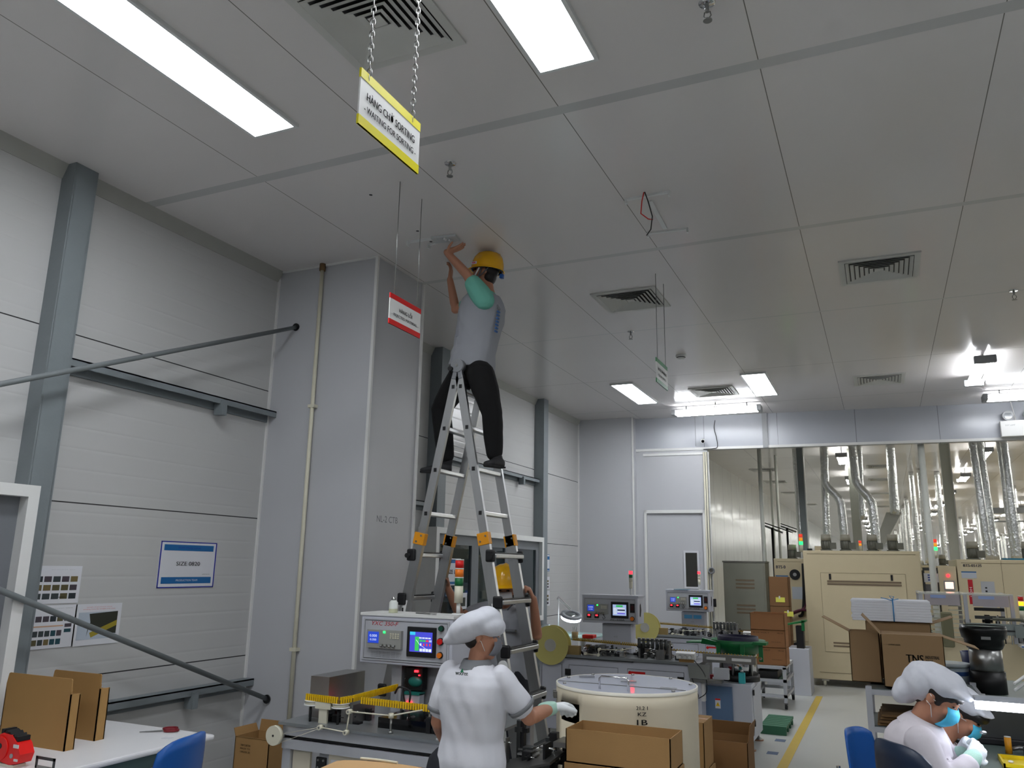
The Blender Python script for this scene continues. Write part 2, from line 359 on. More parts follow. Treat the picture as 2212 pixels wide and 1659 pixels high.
hl = twin_tube(EM_H, 'twin tube light in the hall rows over the ovens', (-.60, 17.6, CEIL - .14), 0, 'hall tube lights')
hl0 = hl
for ix, x in enumerate((-.6, 1.9, 4.4, 7.0, 9.6, 12.2, 15.0, 18.0, 21.2, 24.6, 28.0)):
    st = 4.3 if ix < 2 else 3.5
    for iy in range(-1, 18):  # extra near row is unseen, added to brighten hall faces toward the camera
        y = 17.6 + st * iy + (0, 0, .9, 1.7, .4, 2.2, 1.1, .2, 1.9, .7, 1.5)[ix]
        if (ix, iy) == (0, 0) or x > y * .56 + 2 or y > 78 or y < 13.9: continue
        lab = None
        if ix < 2 and 0 <= iy < 4 and y > 17: lab = 'tube light in the hall row above the %s, %s from the opening' % (('largest oven', 'right oven')[ix], ('first', 'second', 'third', 'fourth')[iy])
        dup(hl, (x, y, CEIL - .14), label=lab)

# ------------------------------------------------------------------ vents
def vent(x, y, label, s=.30):
    t = thing('ceiling_vent', label, 'air vent', (x, y, CEIL)); vm = mat('vent_white', (196, 196, 192), .5)
    f = B()
    for a in ((-s, -s, s, -s + .045), (-s, s - .045, s, s), (-s, -s + .045, -s + .045, s - .045), (s - .045, -s + .045, s, s - .045)): f.bb((a[0], a[1], -.012), (a[2], a[3], 0), vm)
    part('frame', f, t); k = B(); k.bb((-s + .04, -s + .04, -.003), (s - .04, s - .04, -.0005), BLK); part('backing', k, t)
    l = B(); n = 6
    for i in range(n):
        r = s - .05 - i * .036; ri = r - .026
        P0 = [(-r, -r), (r, -r), (r, r), (-r, r)]; P1 = [(-ri, -ri), (ri, -ri), (ri, ri), (-ri, ri)]
        for j in range(4):
            a, c = P0[j], P0[(j + 1) % 4]; d, e = P1[(j + 1) % 4], P1[j]
            l.add([(*a, -.014), (*c, -.014), (*d, -.002), (*e, -.002), (*a, -.017), (*c, -.017), (*d, -.005), (*e, -.005)], [(0, 1, 2, 3), (4, 7, 6, 5), (0, 4, 5, 1), (2, 6, 7, 3)], vm)
    r = s - .05 - n * .036; l.bb((-r, -r, -.012), (r, r, -.008), vm); part('louvre', l, t); return t
v0 = vent(-1.92, 2.64, 'large square air vent right above the yellow hanging sign')
for x, y, lab in ((-1.95, 6.87, 'square air vent in the middle of the ceiling, behind the hanging wires'), (.15, 6.86, 'square air vent beside the red ceiling reflection'),
                  (-1.98, 11.1, 'square air vent between two lit ceiling panels above the tube light'), (.13, 11.08, 'square air vent near the far bulkhead, left of the twin tube light')):
    dup(v0, (x, y, CEIL), label=lab)
for k, (x, y) in enumerate(((-2.55, 20.6), (-2.6, 23.5), (-2.5, 27.0), (-2.4, 32), (.1, 20.6), (.1, 23.6), (.1, 27.8), (.1, 33.5))):
    dup(v0, (x, y, CEIL), label='square air vent in the hall ceiling, %s of the row %s' % (('nearest', 'second', 'third', 'farthest')[k % 4], ('along the hall wall', 'above the largest oven')[k // 4]), group='hall ceiling vents')

# ------------------------------------------------------------------ small ceiling things
def sprinkler(x, y, label):
    b = B(); b.lathe((x, y, CEIL), [(.0, -.004), (.035, -.004), (.037, 0)], CHROME, n=20); t = single('sprinkler_head', b, label, 'sprinkler')
    c = B(); c.cyl((x, y, CEIL), (x, y, CEIL - .045), .009, STEEL); c.tube([(x - .012, y, CEIL - .045), (x - .016, y, CEIL - .065), (x, y, CEIL - .085), (x + .016, y, CEIL - .065), (x + .012, y, CEIL - .045)], .003, STEEL)
    c.cyl((x, y, CEIL - .085), (x, y, CEIL - .089), .02, STEEL); part('nozzle', c, t)
sprinkler(-2.26, 3.95, 'sprinkler head in the ceiling just beyond the yellow sign'); sprinkler(-2.24, 7.86, 'sprinkler head beyond the middle air vent'); sprinkler(1.22, 7.85, 'sprinkler head near the right edge of the ceiling')
sprinkler(-2.1, 11.86, 'sprinkler head close to the door bay tube light'); sprinkler(-.52, 3.12, 'sprinkler head at the top edge of the ceiling')
p = PZ(1471, 767, CEIL); b = B(); b.lathe((p.x, p.y, CEIL), [(0, -.05), (.03, -.05), (.045, -.035), (.06, -.02), (.06, 0)], WHT, n=24); t = single('smoke_detector', b, 'white round smoke detector beside the green hanging sign', 'smoke detector')
c = B(); c.lathe((p.x, p.y, CEIL), [(.046, -.036), (.052, -.03), (.052, -.026)], BLK, n=24); part('grille', c, t)
# brackets of a removed light with loose wires
def bracket(pts, label, wires=True):
    a, b2, c, d = [PZ(*p, CEIL) for p in pts]; k = B(); t = thing('light_bracket', label, 'bracket', (a.x, a.y, CEIL)); o = V((a.x, a.y, CEIL))
    for p, q in ((a, b2), (c, d)):
        e = B(); dv = (q - p).normalized(); n = V((-dv.y, dv.x, 0)) * .012; p, q = p - o, q - o; z = V((0, 0, -.012)); e.prism([p - n + z, q - n + z, q + n + z, p + n + z], (0, 0, .012), FIXW); e.prism([q - n * 1.2, q + dv * .012 - n * 1.2, q + dv * .012 + n * 1.2, q + n * 1.2], (0, 0, -.035), FIXW); e.prism([p - n * 1.2, p + dv * .012 - n * 1.2, p + dv * .012 + n * 1.2, p + n * 1.2], (0, 0, -.035), FIXW); part('strip', e, t)
    return t, o
t, o = bracket([(1350, 430), (1443, 413), (1398, 503), (1483, 493)], 'white mounting strips of a removed light with dangling red and black wires')
c = B(); a, d = PZ(1404, 432, CEIL) - o, PZ(1437, 492, CEIL) - o; c.box((a + d) / 2 + V((0, 0, -.008)), ((a - d).length, .03, .008), FIXW, Matrix.Rotation(math.atan2(d.y - a.y, d.x - a.x), 3, 'Z')); part('cross_bar', c, t)
w = B(); s = PZ(1391, 415, CEIL) - o; w.tube([s, s + V((-.02, .02, -.05)), s + V((-.04, .06, -.12)), s + V((.0, .1, -.15)), s + V((.02, .14, -.14))], .004, RED); part('red_wire', w, t)
w = B(); w.tube([s + V((.005, 0, 0)), s + V((.02, .03, -.06)), s + V((.03, .09, -.14)), s + V((.0, .16, -.2)), s + V((-.04, .2, -.22))], .004, BLK); part('black_wire', w, t)
t, o = bracket([(880, 522), (960, 510), (925, 528), (972, 513)], 'white strip at the ceiling above the reaching hands')
# ------------------------------------------------------------------ hanging signs
def hang_sign(ctr, w, h, rz, colm, l1, l2, label, chain, fs=1.0, h2=.55):
    t = thing('hanging_sign', label, 'hanging sign', ctr, rz); bd = B(); hb = h * .165
    bd.bb((-w / 2, -.003, -h / 2), (w / 2, .003, h / 2), WHT); part('board', bd, t)
    st = B()
    for s in (-1, 1):
        z0 = h / 2 - hb if s > 0 else -h / 2
        st.bb((-w / 2 - .0006, -.0042, z0), (w / 2 + .0006, .0042, z0 + hb + .0006), colm)
    part('colour_band', st, t); tx = B()
    tx.text(l1, (0, -.0048, h * .10), (1, 0, 0), w * .80 * fs, h * .19, INK, bold=.007); tx.text(l2, (0, -.0048, -h * .155), (1, 0, 0), w * .86, h * .115, INK, bold=.007); part('lettering', tx, t)
    for s in (-1, 1):
        c = B(); L = CEIL - ctr[2] - h / 2 + .03; x = s * w * .37; n = int(L / .024) if chain else 2
        if chain:
            for i in range(n):
                z = h / 2 - .012 + i * .024; R = Matrix.Rotation(pi / 2 * (i % 2) + .5, 3, 'Z'); k = [V((x, 0, z)) + R @ V((.0075 * cos(a), 0, .016 * sin(a))) for a in [2 * pi * j / 10 for j in range(10)]]
                c.tube(k, .0022, STEEL, n=5, closed=True)
        else: c.cyl((x, 0, h / 2 - .02), (x, 0, h / 2 + L - .03), .0028, STEEL, n=6)
        part('chain' if chain else 'wire', c, t)
    return t
YB = mat('sign_yellow', (228, 216, 10), .4, var=.01); RB = mat('sign_red', (206, 22, 24), .4, var=.01); GB = mat('sign_green', (12, 122, 66), .4, var=.01)
hang_sign((-1.427, 2.072, 3.154), .371, .200, pi / 2, YB, 'HÀNG CHỜ SORTING', '- WAITING FOR SORTING -', 'yellow and white hanging sign reading waiting for sorting, nearest one', True)
hang_sign((-2.68, 4.176, 3.234), .371, .200, pi / 2, RB, 'HÀNG LỖI', '- REJECTED MATERIAL -', 'red and white hanging sign in front of the clad column', False, fs=.52)
hang_sign((-1.57, 6.43, 3.265), .371, .206, pi / 2, GB, 'HÀNG ĐẠT CHỜ NHẬP KHO', '- QUALIFIED -', 'green and white hanging sign, the farthest of the hanging signs', False)
# ------------------------------------------------------------------ production machines
SCR_B = mat('lcd_blue', (40, 70, 190), .3, emit=.5, var=0); SCR_L = mat('screen_light', (170, 190, 235), .3, emit=.5, var=.1, scale=60)
SCR_G = mat('screen_green', (60, 190, 90), .3, emit=.5, var=0); SCR_P = mat('screen_purple', (110, 90, 220), .3, emit=.5, var=0); SCR_R = mat('screen_red', (220, 60, 80), .3, emit=.5, var=0); SCR_W = mat('screen_white', (225, 235, 240), .3, emit=.5, var=0)
LAV = mat('lavender_grey_paint', (192, 194, 204), .42, var=.03); PLATE = mat('machine_plate', (140, 144, 146), .3, .5)
def tower_light(t, x, y, z, cols, sc=1.0, stem=.10, glow=None):
    s = sc; b = B(); b.cyl((x, y, z), (x, y, z + .012), .035 * s, WHT); b.cyl((x, y, z + .01), (x, y, z + stem), .011 * s, WHT, r1=.011 * s); b.cyl((x, y, z + stem), (x, y, z + stem + .09 * s), .024 * s, IVORY)
    p = part('tower_light', b, t); zz = z + stem + .09 * s
    for c in reversed(cols):
        q = B(); q.cyl((x, y, zz), (x, y, zz + .042 * s), .024 * s, c); q.cyl((x, y, zz + .042 * s), (x, y, zz + .048 * s), .0245 * s, WHT); part('lamp_segment', q, p); zz += .048 * s
    return p
def ctrl(t, x0, y, z0, w, h, d, name, first=False, namem=INK, col=LAV):
    """control box on a machine; front face looks towards -y"""
    b = B(); b.bb((x0, y, z0), (x0 + w, y + d, z0 + h), col, ch=.006); b.bb((x0 - .008, y - .006, z0 + h - .004), (x0 + w + .008, y + d + .006, z0 + h + .012), WHT if first else col)
    box = part('control_box', b, t)
    f = B(); f.bb((x0 + .03 * w, y - .006, z0 + .07 * h), (x0 + .97 * w, y, z0 + .93 * h), MGRY)
    fr = [(x0 + .05 * w, z0 + .11 * h), (x0 + .95 * w, z0 + .11 * h), (x0 + .95 * w, z0 + .89 * h), (x0 + .05 * w, z0 + .89 * h)]
    f.tube([(a, y - .007, c) for a, c in fr], .0016, BLK, n=5, closed=True); part('face_plate', f, box)
    X = lambda u: x0 + u * w; Z = lambda v: z0 + v * h
    a = B(); a.bb((X(.10), y - .03, Z(.33)), (X(.48), y - .005, Z(.70)), mat('meter_grey', (150, 150, 146), .5)); m = part('meter_unit', a, box)
    a = B(); a.bb((X(.115), y - .032, Z(.43)), (X(.235), y - .029, Z(.66)), SCR_B)
    a.text('0.000', (X(.175), y - .0325, Z(.58)), (1, 0, 0), w * .08, h * .05, SCR_W); a.text('0.350', (X(.175), y - .0325, Z(.50)), (1, 0, 0), w * .07, h * .04, SCR_W); part('lcd', a, m)
    a = B(); a.bb((X(.285), y - .034, Z(.64)), (X(.305), y - .029, Z(.68)), LED_G); part('status_light', a, m)
    a = B()
    for i in range(4):
        for j in range(3): a.bb((X(.36 + .027 * i), y - .034, Z(.54 + .04 * j)), (X(.378 + .027 * i), y - .029, Z(.565 + .04 * j)), IVORY)
    part('keypad', a, m); a = B()
    for i in range(4): a.cyl((X(.28 + .045 * i), y - .03, Z(.40)), (X(.275 + .045 * i), y - .05, Z(.37)), .006, STEEL, n=8)
    part('probe_jack', a, m)
    s = B(); s.bb((X(.53), y - .016, Z(.2)), (X(.84), y - .004, Z(.80)), BLK, ch=.004); sc = part('touch_screen', s, box)
    a = B(); u0, u1, v0, v1 = .565, .805, .30, .70
    a.bb((X(u0), y - .018, Z(v0)), (X(u1), y - .0155, Z(v1)), mat('screen_violet', (70, 74, 200), .3, emit=.5, var=0) if first else SCR_L)
    def r(p, q, c, e, m): a.bb((X(u0 + (u1 - u0) * p), y - .0188, Z(v0 + (v1 - v0) * q)), (X(u0 + (u1 - u0) * c), y - .0178, Z(v0 + (v1 - v0) * e)), m)
    if first:
        r(.0, .84, .24, 1, mat('screen_cyan', (60, 190, 230), .3, emit=.5)); r(.24, .06, .42, .76, SCR_G)
        for k in range(4): r(.46 + .135 * k, .52, .57 + .135 * k, .62, (SCR_G, SCR_G, SCR_R, SCR_L)[k]); r(.46 + .135 * k, .04, .57 + .135 * k, .18, SCR_W); r(.47 + .135 * k, .32, .53 + .135 * k, .44, (SCR_W, SCR_R, SCR_R, SCR_R)[k]); r(.42 + .135 * k, .68, .53 + .135 * k, .74, SCR_W)
        a.tube([(X(u0 + (u1 - u0) * p), y - .0195, Z(v0 + (v1 - v0) * q)) for p, q in ((.3, .6), (.45, .38), (.6, .28), (.9, .05))], .0012, SCR_W, n=4)
    else:
        r(.25, .78, .75, .95, SCR_G)
        for k in range(4): r(.35, .6 - .15 * k, .9, .7 - .15 * k, (SCR_W, BLK, SCR_W, SCR_P)[k] if k != 1 else BLK); r(.05, .6 - .15 * k, .3, .7 - .15 * k, SCR_W)
    part('display', a, sc)
    def button(u, v, c, rr): q = B(); q.cyl((X(u), y - .004, Z(v)), (X(u), y - .012, Z(v)), rr * 1.15, BLK, n=18); q.cyl((X(u), y - .010, Z(v)), (X(u), y - .026, Z(v)), rr * .9, c, n=18); part('button', q, box)
    if first:
        button(.89, .79, mat('dark_green_button', (14, 70, 52), .4), .016); button(.885, .53, RED, .019); button(.885, .26, ORG, .017)
        f = B(); f.text(name, (X(.275), y - .0075, Z(.83)), (1, 0, 0), w * .30, h * .085, mat('red_lettering', (178, 40, 46), .5), shear=.25)
        for k in range(4): f.text('warning the operator must test ' + 'abcd'[k], (X(.30), y - .0075, Z(.245 - .032 * k)), (1, 0, 0), w * .34, h * .018, INK)
        part('lettering', f, box)
    else:
        for u in (.13, .27): q = B(); q.bb((X(u - .04), y - .012, Z(.17)), (X(u + .04), y - .004, Z(.33)), BLK); q.bb((X(u - .02), y - .013, Z(.25)), (X(u + .02), y - .0118, Z(.30)), LED_R); part('counter', q, box)
        q = B(); q.bb((X(.87), y - .014, Z(.42)), (X(.95), y - .004, Z(.75)), BLK); q.bb((X(.885), y - .016, Z(.5)), (X(.935), y - .013, Z(.68)), mat('dark_red', (60, 8, 10), .4)); part('power_switch', q, box)
        button(.905, .2, ORG, .022); f = B(); f.text(name, (X(.64), y - .0075, Z(.14)), (1, 0, 0), w * .26, h * .06, INK, bold=.01); part('lettering', f, box)
        q = B(); q.tube([(X(.36), y - .012, Z(.4)), (X(.4), y - .02, Z(.3)), (X(.43), y - .02, Z(.2)), (X(.4), y - .018, Z(.14)), (X(.38), y - .018, Z(.22))], .003, BLK, n=6); part('probe_lead', q, box)
        q = B(); q.prism([(x0 + w + .0015, y + .07, Z(.3)), (x0 + w + .0015, y + .10, Z(.25)), (x0 + w + .0015, y + .13, Z(.5)), (x0 + w + .0015, y + .11, Z(.75)), (x0 + w + .0015, y + .08, Z(.7))], (.001, 0, 0), INK); part('side_mark', q, box)
    return box

def gub(t, lo, hi, n, seed, mats=None, name='mechanism_block', tall=1.0):
    """small brackets, motors, rods and sensors packed on a machine plate"""
    rnd = random.Random(seed); mats = mats or [DSTEEL, BLK, STEEL, PLATE, BLK]
    lo, hi = V(lo), V(hi)
    for k in range(n):
        b = B(); x, y = rnd.uniform(lo.x, hi.x), rnd.uniform(lo.y, hi.y); h = rnd.uniform(.25, 1) * (hi.z - lo.z) * tall; w = rnd.uniform(.02, .06); m = rnd.choice(mats); q = rnd.random()
        if q < .4:
            b.bb((x - w / 2, y - w / 2, lo.z), (x + w / 2, y + w / 2, lo.z + h), m, ch=.003); b.bb((x - w, y - w * .4, lo.z + h * .7), (x + w, y + w * .4, lo.z + h * .82), rnd.choice(mats))
        elif q < .7:
            b.cyl((x, y, lo.z), (x, y, lo.z + h * .5), w * .3, m, n=10); b.cyl((x, y - w * .7, lo.z + h * .6), (x, y + w * .7, lo.z + h * .6), w * .4, rnd.choice(mats), n=14); b.cyl((x, y - w * .9, lo.z + h * .6), (x, y - w * .7, lo.z + h * .6), w * .15, STEEL, n=8)
        elif q < .85:
            b.bb((x - w * .15, y - w, lo.z), (x + w * .15, y + w, lo.z + h), m); b.cyl((x - w, y, lo.z + h * .8), (x + w, y, lo.z + h * .8), w * .12, CHROME, n=8)
        else:
            b.bb((x - w * 1.2, y - w * .5, lo.z), (x + w * 1.2, y + w * .5, lo.z + h * .3), m); b.cyl((x, y, lo.z), (x + w * .3, y, lo.z + h), w * .1, CHROME, n=8); b.ball((x + w * .3, y, lo.z + h), w * .2, rnd.choice(mats), n=8)
        part(name, b, t)
def cable(t, pts, r=.004, m=BLK, name='cable'):
    P = [V(p) for p in pts]; out = []
    for i in range(len(P) - 1):
        a, b, c, d = P[max(i - 1, 0)], P[i], P[i + 1], P[min(i + 2, len(P) - 1)]
        for k in range(6):
            s = k / 6; out.append(.5 * ((2 * b) + (c - a) * s + (2 * a - 5 * b + 4 * c - d) * s * s + (3 * b - a - 3 * c + d) * s ** 3))
    out.append(P[-1]); q = B(); q.tube(out, r, m, n=6); return part(name, q, t) if t is not None else q

def tape(t, path, z, name='component_tape', h=.035, col=None, pitch=.016):
    """yellow parts standing on a carrier tape along path"""
    b = B(); col = col or YEL; br = mat('tape_brown', (120, 92, 40), .7)
    for (x0, y0, z0), (x1, y1, z1) in zip(path, path[1:]):
        a, c = V((x0, y0, z0)), V((x1, y1, z1)); L = (c - a).length; n = int(L / pitch); d = (c - a) / L; sd = V((-d.y, d.x, 0)) * .003
        b.prism([a - sd, c - sd, c + sd, a + sd], (0, 0, h * .55), br)
        for i in range(n): p = a + d * (i + .5) * pitch; b.prism([p - d * .0045 - sd * 2, p + d * .0045 - sd * 2, p + d * .0045 + sd * 2, p - d * .0045 + sd * 2], (0, 0, h), col)
    part(name, b, t)

# ---- nearest machine (table front edge at y 3.85)
t = thing('forming_machine', 'grey parts machine with violet touch screen and yellow component tape, behind the woman in white', 'machine', (-2.6, 3.84, 0)); o = V((-2.6, 3.84, 0))
def L(x, y, z): return (x - o.x, y - o.y, z)
b = B(); b.bb(L(-3.18, 3.85, .785), L(-1.98, 4.78, .80), PLATE); part('table_plate', b, t)
b = B()
for z in (.73, .66): b.bb(L(-3.16, 3.87, z), L(-2.0, 3.93, z + .05), ALUP)
b.bb(L(-3.16, 3.88, .715), L(-2.0, 3.93, .735), BLK)
for x in (-3.16, -2.05):
    for y in (3.88, 4.70): b.bb(L(x, y, .0), L(x + .055, y + .055, .78), ALUP)
b.bb(L(-3.16, 3.9, .70), L(-3.12, 4.75, .78), ALUP); part('frame', b, t)
for x0, x1, m in ((-3.10, -2.98, CREAMP), (-2.92, -2.45, MGRY), (-2.42, -2.08, MGRY)):
    b = B(); b.bb(L(x0, 3.90, .08), L(x1, 3.915, .65), m); d = part('panel_door', b, t)
b = B(); b.bb(L(-2.93, 3.885, .57), L(-2.865, 3.90, .635), BLK, ch=.004)
for dx in (.015, .05):
    for dz in (.012, .05): b.cyl(L(-2.93 + dx, 3.886, .57 + dz), L(-2.93 + dx, 3.882, .57 + dz), .006, STEEL, n=10)
part('hinge', b, t)
b = B(); b.bb(L(-2.85, 3.893, .42), L(-2.60, 3.8995, .66), CREAMP); b.bb(L(-2.835, 3.891, .42), L(-2.68, 3.8935, .63), PAPER)
for k in range(6): b.text('check list row', L(-2.76, 3.8905, .61 - .022 * k), (1, 0, 0), .12, .006, GRYP)
part('paper_note', b, t)
ctrl(t, *L(-3.035, 4.40, 1.075), .655, .29, .24, 'YXC 350-F', True)
b = B()
for x in (-2.83, -2.48): b.bb(L(x, 4.46, .80), L(x + .07, 4.55, 1.08), ALUP)
b.bb(L(-2.76, 4.54, .80), L(-2.48, 4.56, 1.08), MGRY); part('post', b, t)
b = B(); b.bb(L(-2.735, 4.46, .93), L(-2.61, 4.52, 1.06), BLK, ch=.004); x = part('vibration_unit', b, t)
q = B(); q.bb(L(-2.665, 4.452, 1.035), L(-2.64, 4.462, 1.047), LED_R); q.bb(L(-2.635, 4.452, 1.015), L(-2.627, 4.462, 1.022), LED_R); part('digit_display', q, x)
q = B(); q.ball(L(-2.66, 4.46, .98), (.05, .02, .03), mat('teal_paint', (30, 110, 100), .4)); part('motor_cover', q, x)
b = B(); b.bb(L(-2.73, 4.44, .80), L(-2.615, 4.50, .915), MGRY, ch=.004); x = part('counter_unit', b, t)
q = B(); q.bb(L(-2.70, 4.432, .85), L(-2.665, 4.442, .868), LED_R); part('digit_display', q, x); q = B(); q.bb(L(-2.73, 4.436, .905), L(-2.615, 4.505, .92), mat('teal_paint', (0, 0, 0))); part('cover', q, x)
tower_light(t, *L(-2.40, 4.50, 1.377), [RED, ORG, GRN], 1.12, .075)
# items on the table plate
b = B(); q0, q1 = PY(672, 1462, 4.05), PY(712, 1463, 4.05); b.bb(L(q0.x, 4.05, .80), L(q1.x, PZ(795, 1449, q1.z).y, q1.z), STEEL); part('motor_housing', b, t)
b = B(); q0, q1 = PY(738, 1521, 3.99), PY(763, 1523, 3.99); b.bb(L(q0.x, 3.99, .80), L(q1.x, PZ(810, 1511, q1.z).y, q1.z), STEEL); part('motor_housing', b, t)
b = B()
for x in (-3.03, -2.84): b.cyl(L(x, 3.94, .80), L(x, 3.94, .885), .007, BLK, n=8)
part('stand_post', b, t)
for x in (-3.03, -2.84): b = B(); b.cyl(L(x, 3.96, .885), L(x, 3.96, .892), .052, WHT, n=28); b.cyl(L(x, 3.96, .892), L(x, 3.96, .908), .046, IVORY, n=28); b.cyl(L(x, 3.96, .908), L(x, 3.96, .912), .05, WHT, n=28); part('guide_wheel', b, t)
b = B(); b.bb(L(-2.99, 3.925, .875), L(-2.885, 3.95, .91), IVORY); b.bb(L(-2.965, 3.93, .80), L(-2.91, 3.945, .88), IVORY); part('guide_bracket', b, t)
tape(t, [L(-3.07, 3.94, .912), L(-2.82, 3.92, .912), L(-2.79, 4.0, .915), L(-2.785, 4.62, .925)], 0); tape(t, [L(-2.72, 3.98, .915), L(-2.05, 3.98, .905)], 0); tape(t, [L(-2.79, 4.62, .925), L(-2.72, 4.60, .925)], 0)
gub(t, L(-2.62, 3.98, .80), L(-2.03, 4.36, .90), 34, 3, [BLK, DSTEEL, BLK, BLK, GLOSSB]); gub(t, L(-3.0, 3.98, .80), L(-2.74, 4.16, .88), 9, 4, [BLK, DSTEEL, BLK])
b = B(); b.bb(L(-2.60, 3.98, .80), L(-2.05, 4.40, .855), GLOSSB); part('base_block', b, t)
b = B(); b.box(L(-2.23, 3.985, .862), (.03, .02, .012), ORG); part('sensor', b, t)
cable(t, [L(-2.7, 4.3, .93), L(-2.66, 4.28, .97), L(-2.60, 4.3, .95), L(-2.6, 4.3, .88)], .006); cable(t, [L(-2.72, 4.44, 1.0), L(-2.725, 4.43, .93), L(-2.71, 4.43, .86)], .005)
# white belt over small pulleys
pul = [PY(692, 1571, 3.83), PY(748, 1582, 3.83), PY(755, 1537, 3.84), PY(845, 1546, 3.88), PY(928, 1531, 4.0)]
whl = PY(595, 1588, 3.84)
b = B(); b.cyl(L(whl.x, 3.82, whl.z), L(whl.x, 3.845, whl.z), .052, IVORY, n=40); b.cyl(L(whl.x, 3.818, whl.z), L(whl.x, 3.82, whl.z), .006, BLK); b.cyl(L(whl.x, 3.845, whl.z), L(whl.x + .05, 3.86, whl.z), .008, STEEL); part('belt_wheel', b, t)
for k in (0, 1, 2): p = pul[k]; b = B(); b.cyl(L(p.x, p.y - .015, p.z), L(p.x, p.y + .012, p.z), .013, IVORY); b.cyl(L(p.x, p.y - .016, p.z), L(p.x, p.y + .03, p.z), .006, STEEL, n=10); part('pulley', b, t)
for k in (3, 4): p = pul[k]; b = B(); b.cyl(L(p.x, p.y, p.z - .012), L(p.x, p.y, p.z + .012), .014, IVORY); b.cyl(L(p.x, p.y, .80), L(p.x, p.y, p.z - .01), .006, STEEL, n=10); b.cyl(L(p.x, p.y, .80), L(p.x, p.y, .812), .013, STEEL); part('pulley', b, t)
b = B()
for a, c, r in ((whl, pul[0], .0012), (whl + V((0, 0, -.05)), pul[0] + V((0, 0, -.004)), .0012), (pul[0], pul[1], .004), (pul[1], pul[2], .004), (pul[2], pul[3], .004), (pul[3], pul[4], .004)): b.tube([L(*a), L(*c)], r, IVORY, n=6)
part('belt', b, t)
b = B(); b.bb(L(-2.17, 3.87, .80), L(-2.06, 3.95, .806), PAPER); b.text('NOTE', L(-2.11, 3.90, .8065), (1, 0, 0), .07, .02, RED, up=(0, 1, 0)); part('note_card', b, t)
# bottle and tweezers on the control box
b = B(); p = PY(849, 1328, 4.46); x, y, z = p.x, 4.46, 1.377; b.lathe((x, y, z), [(0, 0), (.027, 0), (.028, .004), (.028, .064), (.018, .075), (.013, .078)], mat('bottle_plastic', (222, 226, 222), .35, alpha=1), n=24); t2 = single('solvent_bottle', b, 'small translucent bottle with a metal cap standing on the nearest control box', 'bottle')
c = B(); c.lathe((x, y, z + .078), [(.013, 0), (.015, .002), (.015, .01), (.011, .013), (.012, .02), (0, .021)], STEEL, n=20); part('cap', c, t2); c = B(); c.lathe((x, y, z), [(.0285, .002), (.0285, .026)], mat('bottle_liquid', (196, 198, 168), .3), n=24); part('liquid_level', c, t2)
b = B(); b.cyl((-2.70, 4.50, 1.38), (-2.52, 4.44, 1.38), .003, STEEL, n=6); b.cyl((-2.70, 4.505, 1.381), (-2.52, 4.442, 1.386), .003, STEEL, n=6); single('tweezers', b, 'thin steel tweezers lying on the nearest control box', 'tool')

# ---- steel chute and sorter between the woman and the drum
t = thing('sorter_unit', 'dark steel parts sorter with orange digits, under the gloved hand', 'machine', (-1.62, 4.05, 0)); o = V((-1.62, 4.05, 0))
b = B(); b.bb(L(-1.93, 4.02, 0), L(-1.60, 4.30, .60), BLK, ch=.004); part('housing', b, t)
b = B()
for x in (-1.77, -1.72): b.bb(L(x, 4.014, .61 - .06), L(x + .02, 4.02, .64 - .06), LED_O)
part('digit_display', b, t)
b = B(); b.slab(L(-1.95, 3.98, .62), L(-1.58, 3.98, .72), L(-1.58, 4.25, .74), L(-1.95, 4.25, .64), .012, STEEL); b.slab(L(-1.95, 3.97, .615), L(-1.58, 3.97, .72), L(-1.58, 3.98, .66), L(-1.95, 3.98, .56), .008, DSTEEL); part('chute', b, t)
b = B(); b.bb(L(-1.58, 4.2, .0), L(-1.545, 4.24, .74), ALUP); b.bb(L(-1.60, 4.20, .50), L(-1.53, 4.27, .80), DSTEEL); b.bb(L(-1.62, 4.12, .775), L(-1.525, 4.27, .80), STEEL); b.bb(L(-1.6, 4.17, .70), L(-1.53, 4.2, .74), BLK); b.bb(L(-1.6, 4.2, .32), L(-1.53, 4.24, .35), ALUP); part('frame', b, t)
gub(t, L(-1.92, 4.1, .66), L(-1.62, 4.3, .86), 12, 9, [BLK, STEEL, DSTEEL]); gub(t, L(-1.58, 4.1, .35), L(-1.56, 4.2, .55), 5, 12, [BLK, STEEL, DSTEEL])

# ---- round noise cover
DC = V((-1.40, 4.70, 0)); t = thing('drum_cover', 'big round cream drum cover with a clear flat lid and wire handle', 'noise cover', DC)
ZD = 1.03; R0 = .40
b = B(); hole0, hole1 = None, None
n = 96; prof = [.02, .60, .86, .875, ZD]
vs, fs = [], []; cut = [k for k in range(n) if 219 < (k * 360 / n) < 246]
for z in (.02, .855, .955, ZD):
    for k in range(n): a = 2 * pi * k / n; vs.append((R0 * cos(a), R0 * sin(a), z))
for i in range(3):
    for k in range(n):
        if i == 1 and k in cut: continue
        fs.append((i * n + k, i * n + (k + 1) % n, (i + 1) * n + (k + 1) % n, (i + 1) * n + k))
b.add(vs, fs, mat('drum_cream', (214, 204, 180), .38, var=.03), True)
shell = part('shell', b, t); md = shell.modifiers.new('s', 'SOLIDIFY'); md.thickness = .008
b = B(); b.cyl((0, 0, .03), (0, 0, .80), .36, BLK, n=40); part('bowl_feeder', b, t)
LID = mat('clear_lid', (190, 194, 210), .05, var=.02, spec=.8)
b = B(); b.cyl((0, 0, ZD - .004), (0, 0, ZD + .004), R0 - .004, LID, n=72); lid = part('lid', b, t)
b = B(); b.lathe((0, 0, 0), [(R0 - .006, ZD - .01), (R0 - .006, ZD + .005), (R0 + .002, ZD + .005), (R0 + .002, ZD - .012)], mat('drum_rim', (226, 222, 208), .4), n=96); part('rim', b, t)
